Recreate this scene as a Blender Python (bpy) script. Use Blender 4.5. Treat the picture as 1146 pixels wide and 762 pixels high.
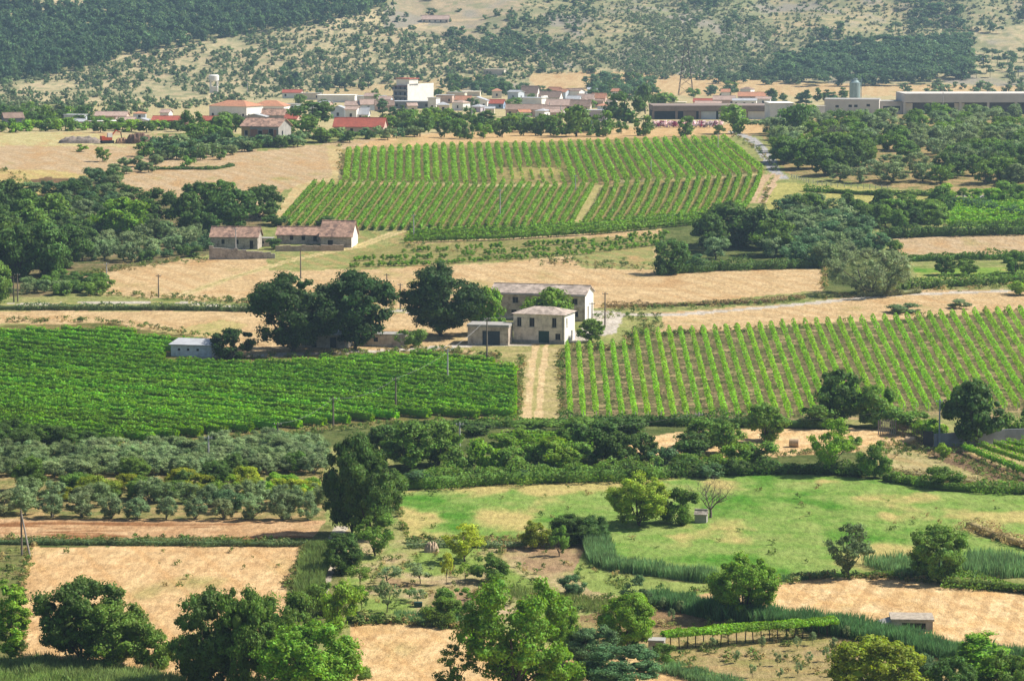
import bpy, math, random
import numpy as np
from mathutils import Vector
for o in list(bpy.data.objects): bpy.data.objects.remove(o)
sc = bpy.context.scene
R = math.radians
# ------------------------------------------------------------------ camera, sky, sun, exposure
F = 3250.0; PITCH = R(7.0); CZ = 67.0
CP, SP = math.cos(PITCH), math.sin(PITCH)
cd = bpy.data.cameras.new('camera'); cam = bpy.data.objects.new('camera', cd); sc.collection.objects.link(cam)
cam.location = (0, 0, CZ); cam.rotation_euler = (R(90) - PITCH, 0, 0)
cd.sensor_width = 36; cd.lens = 36 * F / 1146; cd.clip_start = 1; cd.clip_end = 9000
sc.camera = cam
SUN_AZ = R(12); SUN_EL = R(46)          # azimuth measured from +X towards +Y
w = bpy.data.worlds.new('World'); sc.world = w; w.use_nodes = True
nt = w.node_tree; bg = nt.nodes['Background']; sky = nt.nodes.new('ShaderNodeTexSky')
sky.sky_type = 'NISHITA'; sky.sun_disc = False; sky.sun_elevation = SUN_EL; sky.sun_rotation = R(90) - SUN_AZ
sky.dust_density = 1.5
nt.links.new(sky.outputs[0], bg.inputs[0]); bg.inputs[1].default_value = 0.07
sd = bpy.data.lights.new('sun', 'SUN'); sd.energy = 5.0; sd.angle = R(0.5); sd.color = (1.0, 0.955, 0.87)
so = bpy.data.objects.new('sun', sd); sc.collection.objects.link(so)
sv = Vector((math.cos(SUN_AZ) * math.cos(SUN_EL), math.sin(SUN_AZ) * math.cos(SUN_EL), math.sin(SUN_EL)))
so.rotation_euler = sv.to_track_quat('Z', 'Y').to_euler()
sc.view_settings.view_transform = 'Standard'; sc.view_settings.look = 'None'; sc.view_settings.gamma = 1
sc.view_settings.exposure = 0.68
sc.render.engine = 'CYCLES'
sc.cycles.max_bounces = 5; sc.cycles.diffuse_bounces = 3; sc.cycles.transmission_bounces = 3; sc.cycles.volume_bounces = 0
sc.cycles.transparent_max_bounces = 4
C = sc.collection
rng = np.random.default_rng(7)

# ------------------------------------------------------------------ small helpers
def lin(c): 
    c = np.asarray(c, float) / 255.0
    return np.where(c <= .04045, c / 12.92, ((c + .055) / 1.055) ** 2.4)
KG = 1.5
def alb(r, g, b, k=None):          # real-world albedo from the sunlit look of a surface
    v = lin((r, g, b)) / (k or KG)
    return (float(v[0]), float(v[1]), float(v[2]), 1.0)

def hash2(ix, iy, s):
    n = (ix.astype(np.int64) * 374761393 + iy.astype(np.int64) * 668265263 + s * 974634777) & 0xffffffff
    n = ((n ^ (n >> 13)) * 1274126177) & 0xffffffff
    n = n ^ (n >> 16)
    return (n & 0xffff) / 65535.0
def vnoise(x, y, s=0):
    ix = np.floor(x); iy = np.floor(y); fx = x - ix; fy = y - iy
    fx = fx * fx * (3 - 2 * fx); fy = fy * fy * (3 - 2 * fy)
    a = hash2(ix, iy, s); b = hash2(ix + 1, iy, s); c = hash2(ix, iy + 1, s); d = hash2(ix + 1, iy + 1, s)
    return (a * (1 - fx) + b * fx) * (1 - fy) + (c * (1 - fx) + d * fx) * fy
def fbm(x, y, s=0, o=4):
    t = 0; a = .5; n = 0
    for i in range(o):
        t = t + a * vnoise(x, y, s + i * 17); n += a; a *= .55; x = x * 2.03; y = y * 2.03
    return t / n

# ------------------------------------------------------------------ terrain: profile down the valley plus relief
_py = np.array([-140, -100, -40, 0, 30, 60, 90, 100, 106, 112, 118, 125, 132, 140, 155, 175, 200, 230, 260, 275, 300, 330, 370, 400, 470, 500, 540, 580, 640, 700, 762, 790, 850, 950, 1100, 1400, 2000], float)
_D = np.array([2560, 2420, 2210, 2070, 1965, 1860, 1750, 1690, 1600, 1500, 1400, 1250, 1130, 1040, 930, 865, 805, 755, 715, 697, 650, 606, 550, 515, 445, 420, 392, 365, 332, 304, 280, 268, 250, 222, 192, 152, 105], float)
_b = -(_py - 381) / F
_z = CZ + _D * (_b * CP - SP) / (CP + _b * SP)
_o = np.argsort(_D); _Ds, _zs = _D[_o], _z[_o]
# smooth monotone profile (resampled)
_Yf = np.arange(100, 2900, 2.0)
_zf = np.interp(_Yf, _Ds, _zs)
_ext = _Yf > 2560; _zf[_ext] = _zs[-1] + (_Yf[_ext] - 2560) * 0.14
_k = np.exp(-np.linspace(-2, 2, 15) ** 2); _k /= _k.sum()
_zp = np.convolve(np.pad(_zf, 7, mode='edge'), _k, mode='valid')
def zt(X, Y):
    X = np.asarray(X, float); Y = np.asarray(Y, float)
    z = np.interp(Y, _Yf, _zp)
    z = z + (fbm(X / 90 + 31, Y / 120, 3, 2) - .5) * 1.0 + (fbm(X / 14, Y / 22, 9, 2) - .5) * .22
    hill = np.clip((Y - 1720) / 250, 0, 1)
    z = z + hill * ((fbm(X / 210 + 9, Y / 330 + 3, 21, 3) - .5) * 34 + (fbm(X / 45, Y / 70, 5, 3) - .5) * 7)
    return z
def px2dir(px, py):
    a = (np.asarray(px, float) - 573) / F; b = -(np.asarray(py, float) - 381) / F
    return a, CP + b * SP, b * CP - SP
def _pyof(dy, dz): return (dz * CP + dy * SP) / (dy * CP - dz * SP)
def G(px, py):
    """where the line of sight of a photo pixel meets the ground"""
    a, dy, dz = px2dir(px, py)
    shp = np.broadcast(a, dy).shape
    a = np.broadcast_to(a, shp).astype(float).ravel(); dy = np.broadcast_to(dy, shp).ravel(); dz = np.broadcast_to(dz, shp).ravel()
    D0 = np.interp(381 - F * np.broadcast_to(_pyof(dy, dz), a.shape), _py, _D)
    Y = D0 * .86 - 6; done = np.zeros(a.shape, bool); step = D0 * .005 + .6
    lo = Y.copy()
    for i in range(110):
        f = CZ + Y / dy * dz - zt(a * Y / dy, Y)
        new = (f <= 0) & ~done
        done |= new
        if done.all(): break
        lo = np.where(done, lo, Y); Y = np.where(done, Y, Y + step)
    hi = Y
    for i in range(12):
        m = (lo + hi) / 2; f = CZ + m / dy * dz - zt(a * m / dy, m)
        lo = np.where(f > 0, m, lo); hi = np.where(f > 0, hi, m)
    Y = (lo + hi) / 2; X = a * Y / dy
    return np.stack([X, Y, zt(X, Y)], -1).reshape(shp + (3,))
def g1(px, py): 
    p = G(np.array([px]), np.array([py]))[0]; return Vector(p)
def proj(X, Y, Z):
    dz = Z - CZ
    dep = Y * CP - dz * SP; up = Y * SP + dz * CP
    return 573 + F * X / dep, 381 - F * up / dep
def inpoly(px, py, poly):
    r = np.zeros(np.shape(px), bool); n = len(poly)
    for i in range(n):
        x0, y0 = poly[i]; x1, y1 = poly[(i + 1) % n]
        if y0 == y1: continue
        c = ((y0 > py) != (y1 > py)) & (px < (x1 - x0) * (py - y0) / (y1 - y0) + x0)
        r ^= c
    return r

# ------------------------------------------------------------------ meshes
def mesh_np(name, V, faces, mats=(), mi=None, smooth=False, attrs=None):
    """V (n,3); faces: (m,k) int array or list of such arrays with different k"""
    if isinstance(faces, np.ndarray): faces = [faces]
    faces = [f for f in faces if len(f)]
    me = bpy.data.meshes.new(name)
    V = np.ascontiguousarray(V, np.float32)
    me.vertices.add(len(V)); me.vertices.foreach_set('co', V.ravel())
    loops = np.concatenate([f.ravel() for f in faces]).astype(np.int32)
    tot = np.concatenate([np.full(len(f), f.shape[1]) for f in faces])
    st = np.concatenate([[0], np.cumsum(tot)[:-1]]).astype(np.int32)
    me.loops.add(len(loops)); me.loops.foreach_set('vertex_index', loops)
    me.polygons.add(len(tot)); me.polygons.foreach_set('loop_start', st)
    me.polygons.foreach_set('loop_total', tot.astype(np.int32))
    for m in mats: me.materials.append(m)
    if mi is not None: me.polygons.foreach_set('material_index', np.asarray(mi, np.int32))
    if smooth: me.polygons.foreach_set('use_smooth', np.ones(len(tot), bool))
    me.update(calc_edges=True); me.validate()
    if attrs:
        for k, a in attrs.items():
            at = me.color_attributes.new(k, 'FLOAT_COLOR', 'POINT'); at.data.foreach_set('color', np.ascontiguousarray(a, np.float32).ravel())
    return me
def link(name, me, parent=None, color=None):
    o = bpy.data.objects.new(name, me); C.objects.link(o)
    if parent is not None: o.parent = parent
    if color is not None: o.color = color
    return o
def tag(o, label=None, cat=None, group=None, kind=None):
    if label: o['label'] = label
    if cat: o['category'] = cat
    if group: o['group'] = group
    if kind: o['kind'] = kind
    return o
def empty(name, loc, rz=0, scale=(1, 1, 1)):
    o = bpy.data.objects.new(name, None); C.objects.link(o); o.location = loc; o.rotation_euler = (0, 0, rz); o.scale = scale
    o.empty_display_size = .5
    return o
class MB:
    """collects boxes, tubes and polygons into one mesh"""
    def __init__(s): s.v = []; s.f = []; s.m = []
    def face(s, pts, m=0):
        n = len(s.v); s.v += [tuple(p) for p in pts]; s.f.append(tuple(range(n, n + len(pts)))); s.m.append(m)
    def box(s, x0, x1, y0, y1, z0, z1, m=0):
        n = len(s.v)
        s.v += [(x0, y0, z0), (x1, y0, z0), (x1, y1, z0), (x0, y1, z0), (x0, y0, z1), (x1, y0, z1), (x1, y1, z1), (x0, y1, z1)]
        for q in ((0, 3, 2, 1), (4, 5, 6, 7), (0, 1, 5, 4), (1, 2, 6, 5), (2, 3, 7, 6), (3, 0, 4, 7)):
            s.f.append(tuple(n + i for i in q)); s.m.append(m)
    def tube(s, pts, rad, n=6, m=0, cap=True):
        pts = [Vector(p) for p in pts]; k = len(pts)
        if not hasattr(rad, '__len__'): rad = [rad] * k
        b = len(s.v)
        for i, p in enumerate(pts):
            d = (pts[min(i + 1, k - 1)] - pts[max(i - 1, 0)]).normalized()
            a = d.orthogonal().normalized() if i == 0 else (a - d * a.dot(d)).normalized()
            c = d.cross(a)
            for j in range(n):
                t = 2 * math.pi * j / n
                s.v.append(tuple(p + (a * math.cos(t) + c * math.sin(t)) * rad[i]))
        for i in range(k - 1):
            for j in range(n):
                s.f.append((b + i * n + j, b + i * n + (j + 1) % n, b + (i + 1) * n + (j + 1) % n, b + (i + 1) * n + j)); s.m.append(m)
        if cap:
            s.f.append(tuple(b + j for j in reversed(range(n)))); s.m.append(m)
            s.f.append(tuple(b + (k - 1) * n + j for j in range(n))); s.m.append(m)
    def mesh(s, name, mats, smooth=False):
        me = bpy.data.meshes.new(name); me.from_pydata(s.v, [], s.f)
        for m in mats: me.materials.append(m)
        if len(mats) > 1: me.polygons.foreach_set('material_index', s.m)
        if smooth: me.polygons.foreach_set('use_smooth', [True] * len(me.polygons))
        me.update(); return me
    def build(s, name, mats, parent=None, smooth=False, loc=None):
        if not isinstance(mats, (list, tuple)): mats = [mats]
        o = link(name, s.mesh(name, mats, smooth), parent)
        if loc is not None: o.location = loc
        return o

# ------------------------------------------------------------------ materials
MATS = {}
def newmat(name):
    m = bpy.data.materials.new(name); m.use_nodes = True; nt = m.node_tree
    b = nt.nodes['Principled BSDF']; b.inputs['Roughness'].default_value = .9
    b.inputs['Specular IOR Level'].default_value = .15
    return m, nt, b
def N(nt, t, **kw):
    n = nt.nodes.new(t)
    for k, v in kw.items():
        if k.startswith('i_'): n.inputs[k[2:].replace('_', ' ')].default_value = v
        else: setattr(n, k, v)
    return n
def foliage_mat(name, src):
    m, nt, b = newmat(name)
    L = nt.links.new
    if src == 'object':
        oi = N(nt, 'ShaderNodeObjectInfo'); col = oi.outputs['Color']
    else:
        at = N(nt, 'ShaderNodeAttribute', attribute_name='tint'); col = at.outputs['Color']
    ge = N(nt, 'ShaderNodeNewGeometry')
    hsv = N(nt, 'ShaderNodeHueSaturation')
    mr = N(nt, 'ShaderNodeMapRange'); mr.inputs[3].default_value = .62; mr.inputs[4].default_value = 1.45
    L(ge.outputs['Random Per Island'], mr.inputs[0])
    mh = N(nt, 'ShaderNodeMapRange'); mh.inputs[3].default_value = .475; mh.inputs[4].default_value = .515
    L(ge.outputs['Random Per Island'], mh.inputs[0])
    no = N(nt, 'ShaderNodeTexNoise'); no.inputs['Scale'].default_value = .42; no.inputs['Detail'].default_value = 3
    L(ge.outputs['Position'], no.inputs['Vector'])
    m2 = N(nt, 'ShaderNodeMapRange'); m2.inputs[1].default_value = .3; m2.inputs[2].default_value = .7; m2.inputs[3].default_value = .68; m2.inputs[4].default_value = 1.38
    L(no.outputs['Fac'], m2.inputs[0])
    mu = N(nt, 'ShaderNodeMath', operation='MULTIPLY'); L(mr.outputs[0], mu.inputs[0]); L(m2.outputs[0], mu.inputs[1])
    L(col, hsv.inputs['Color']); L(mu.outputs[0], hsv.inputs['Value']); L(mh.outputs[0], hsv.inputs['Hue'])
    L(hsv.outputs[0], b.inputs['Base Color'])
    b.inputs['Roughness'].default_value = .6; b.inputs['Specular IOR Level'].default_value = .12
    tr = N(nt, 'ShaderNodeBsdfTranslucent'); h2 = N(nt, 'ShaderNodeHueSaturation', i_Value=1.5, i_Saturation=1.1); h2.inputs['Hue'].default_value = .49
    L(hsv.outputs[0], h2.inputs['Color']); L(h2.outputs[0], tr.inputs[0])
    mx = N(nt, 'ShaderNodeMixShader'); mx.inputs[0].default_value = .34
    L(b.outputs[0], mx.inputs[1]); L(tr.outputs[0], mx.inputs[2])
    L(mx.outputs[0], nt.nodes['Material Output'].inputs[0])
    return m
def straw_mat():
    m, nt, b = newmat('straw'); L = nt.links.new; oi = N(nt, 'ShaderNodeObjectInfo'); ge = N(nt, 'ShaderNodeNewGeometry'); hs = N(nt, 'ShaderNodeHueSaturation')
    mr = N(nt, 'ShaderNodeMapRange'); mr.inputs[3].default_value = .8; mr.inputs[4].default_value = 1.2; L(ge.outputs['Random Per Island'], mr.inputs[0]); L(mr.outputs[0], hs.inputs['Value'])
    L(oi.outputs['Color'], hs.inputs['Color']); L(hs.outputs[0], b.inputs['Base Color']); return m
STRAWM = straw_mat()
FOL = foliage_mat('foliage', 'object'); FOLS = foliage_mat('foliage_mass', 'attr')
def surf(name, col, col2=None, scale=1.2, rough=.9, bump=.2, stretch=(1, 1, 1), metal=0, spec=.15, lo=.4, hi=.65):
    key = (name, col, col2, scale, bump)
    if key in MATS: return MATS[key]
    m, nt, b = newmat(name); L = nt.links.new
    b.inputs['Roughness'].default_value = rough; b.inputs['Metallic'].default_value = metal; b.inputs['Specular IOR Level'].default_value = spec
    tc = N(nt, 'ShaderNodeTexCoord'); mp = N(nt, 'ShaderNodeMapping'); mp.inputs['Scale'].default_value = stretch
    L(tc.outputs['Object'], mp.inputs['Vector'])
    no = N(nt, 'ShaderNodeTexNoise'); no.inputs['Scale'].default_value = scale; no.inputs['Detail'].default_value = 6; no.inputs['Roughness'].default_value = .65
    L(mp.outputs[0], no.inputs['Vector'])
    mr = N(nt, 'ShaderNodeMapRange'); mr.inputs[1].default_value = lo; mr.inputs[2].default_value = hi; L(no.outputs['Fac'], mr.inputs[0])
    mx = N(nt, 'ShaderNodeMix', data_type='RGBA'); mx.inputs[6].default_value = col
    c2 = col2 or tuple(c * .72 for c in col[:3]) + (1,)
    mx.inputs[7].default_value = c2; L(mr.outputs[0], mx.inputs[0]); L(mx.outputs[2], b.inputs['Base Color'])
    if bump:
        bp = N(nt, 'ShaderNodeBump'); bp.inputs['Strength'].default_value = bump; bp.inputs['Distance'].default_value = .05
        n2 = N(nt, 'ShaderNodeTexNoise'); n2.inputs['Scale'].default_value = scale * 5; L(mp.outputs[0], n2.inputs['Vector'])
        L(n2.outputs['Fac'], bp.inputs['Height']); L(bp.outputs[0], b.inputs['Normal'])
    MATS[key] = m; return m
def stone(name, col, col2):
    key = (name, col, col2)
    if key in MATS: return MATS[key]
    m, nt, b = newmat(name); L = nt.links.new
    tc = N(nt, 'ShaderNodeTexCoord'); vo = N(nt, 'ShaderNodeTexVoronoi'); vo.inputs['Scale'].default_value = 3.2
    L(tc.outputs['Object'], vo.inputs['Vector'])
    cr = N(nt, 'ShaderNodeMix', data_type='RGBA'); cr.inputs[6].default_value = col; cr.inputs[7].default_value = col2
    sp = N(nt, 'ShaderNodeSeparateColor'); L(vo.outputs['Color'], sp.inputs[0])
    no = N(nt, 'ShaderNodeTexNoise'); no.inputs['Scale'].default_value = .7; L(tc.outputs['Object'], no.inputs['Vector'])
    ad = N(nt, 'ShaderNodeMath', operation='MULTIPLY_ADD'); L(sp.outputs[0], ad.inputs[0]); ad.inputs[1].default_value = .55
    mr = N(nt, 'ShaderNodeMapRange'); mr.inputs[1].default_value = .4; mr.inputs[2].default_value = .7; mr.inputs[4].default_value = .5; L(no.outputs['Fac'], mr.inputs[0])
    L(mr.outputs[0], ad.inputs[2]); L(ad.outputs[0], cr.inputs[0]); L(cr.outputs[2], b.inputs['Base Color'])
    bp = N(nt, 'ShaderNodeBump'); bp.inputs['Strength'].default_value = .5; bp.inputs['Distance'].default_value = .06
    L(vo.outputs['Distance'], bp.inputs['Height']); L(bp.outputs[0], b.inputs['Normal'])
    MATS[key] = m; return m
def tiles(name, col, col2, axis='x', sc_=3.3):
    """terracotta tile courses running down the slope, with worn and stained patches"""
    key = (name, col, col2, axis)
    if key in MATS: return MATS[key]
    m, nt, b = newmat(name); L = nt.links.new
    tc = N(nt, 'ShaderNodeTexCoord')
    wv = N(nt, 'ShaderNodeTexWave', bands_direction='X' if axis == 'x' else 'Y'); wv.inputs['Scale'].default_value = sc_ / 2; wv.inputs['Distortion'].default_value = .5
    L(tc.outputs['Object'], wv.inputs['Vector'])
    vo = N(nt, 'ShaderNodeTexVoronoi'); vo.inputs['Scale'].default_value = 1.7; L(tc.outputs['Object'], vo.inputs['Vector'])
    sp = N(nt, 'ShaderNodeSeparateColor'); L(vo.outputs['Color'], sp.inputs[0])
    no = N(nt, 'ShaderNodeTexNoise'); no.inputs['Scale'].default_value = .6; no.inputs['Detail'].default_value = 5; L(tc.outputs['Object'], no.inputs['Vector'])
    ad = N(nt, 'ShaderNodeMath', operation='MULTIPLY_ADD'); L(sp.outputs[1], ad.inputs[0]); ad.inputs[1].default_value = .8
    mr = N(nt, 'ShaderNodeMapRange'); mr.inputs[1].default_value = .38; mr.inputs[2].default_value = .66; mr.inputs[3].default_value = -.15; mr.inputs[4].default_value = .55; L(no.outputs['Fac'], mr.inputs[0])
    L(mr.outputs[0], ad.inputs[2])
    cr = N(nt, 'ShaderNodeMix', data_type='RGBA'); cr.inputs[6].default_value = col; cr.inputs[7].default_value = col2; L(ad.outputs[0], cr.inputs[0])
    L(cr.outputs[2], b.inputs['Base Color'])
    bp = N(nt, 'ShaderNodeBump'); bp.inputs['Strength'].default_value = .6; bp.inputs['Distance'].default_value = .08
    L(wv.outputs['Fac'], bp.inputs['Height']); L(bp.outputs[0], b.inputs['Normal'])
    MATS[key] = m; return m
def ground_mat():
    """albedo of each field comes from the mesh attributes 'ca' and 'cb', mixed by earth-scale noise"""
    m, nt, b = newmat('ground_cover'); L = nt.links.new
    a = N(nt, 'ShaderNodeAttribute', attribute_name='ca'); c = N(nt, 'ShaderNodeAttribute', attribute_name='cb')
    ge = N(nt, 'ShaderNodeNewGeometry')
    n1 = N(nt, 'ShaderNodeTexNoise'); n1.inputs['Scale'].default_value = .22; n1.inputs['Detail'].default_value = 7; n1.inputs['Roughness'].default_value = .72
    L(ge.outputs['Position'], n1.inputs['Vector'])
    mr = N(nt, 'ShaderNodeMapRange'); mr.inputs[1].default_value = .38; mr.inputs[2].default_value = .62; L(n1.outputs['Fac'], mr.inputs[0])
    mx = N(nt, 'ShaderNodeMix', data_type='RGBA'); L(mr.outputs[0], mx.inputs[0]); L(a.outputs['Color'], mx.inputs[6]); L(c.outputs['Color'], mx.inputs[7])
    n2 = N(nt, 'ShaderNodeTexNoise'); n2.inputs['Scale'].default_value = 1.5; n2.inputs['Detail'].default_value = 6; n2.inputs['Roughness'].default_value = .8
    mp = N(nt, 'ShaderNodeMapping'); mp.inputs['Scale'].default_value = (1, .3, 1); L(ge.outputs['Position'], mp.inputs['Vector']); L(mp.outputs[0], n2.inputs['Vector'])
    m2 = N(nt, 'ShaderNodeMapRange'); m2.inputs[1].default_value = .33; m2.inputs[2].default_value = .67; m2.inputs[3].default_value = .62; m2.inputs[4].default_value = 1.32; L(n2.outputs['Fac'], m2.inputs[0])
    n3 = N(nt, 'ShaderNodeTexNoise'); n3.inputs['Scale'].default_value = 7; n3.inputs['Detail'].default_value = 3; m3_ = N(nt, 'ShaderNodeMapping'); m3_.inputs['Scale'].default_value = (1, .45, 1); L(ge.outputs['Position'], m3_.inputs['Vector']); L(m3_.outputs[0], n3.inputs['Vector'])
    m3 = N(nt, 'ShaderNodeMapRange'); m3.inputs[1].default_value = .35; m3.inputs[2].default_value = .65; m3.inputs[3].default_value = .8; m3.inputs[4].default_value = 1.2; L(n3.outputs['Fac'], m3.inputs[0])
    mm = N(nt, 'ShaderNodeMath', operation='MULTIPLY'); L(m2.outputs[0], mm.inputs[0]); L(m3.outputs[0], mm.inputs[1])
    hs = N(nt, 'ShaderNodeHueSaturation'); L(mx.outputs[2], hs.inputs['Color']); L(mm.outputs[0], hs.inputs['Value'])
    L(hs.outputs[0], b.inputs['Base Color']); b.inputs['Roughness'].default_value = 1; b.inputs['Specular IOR Level'].default_value = 0
    bp = N(nt, 'ShaderNodeBump'); bp.inputs['Strength'].default_value = .55; bp.inputs['Distance'].default_value = .25
    L(n2.outputs['Fac'], bp.inputs['Height']); L(bp.outputs[0], b.inputs['Normal'])
    return m
GMAT = ground_mat()
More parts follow.
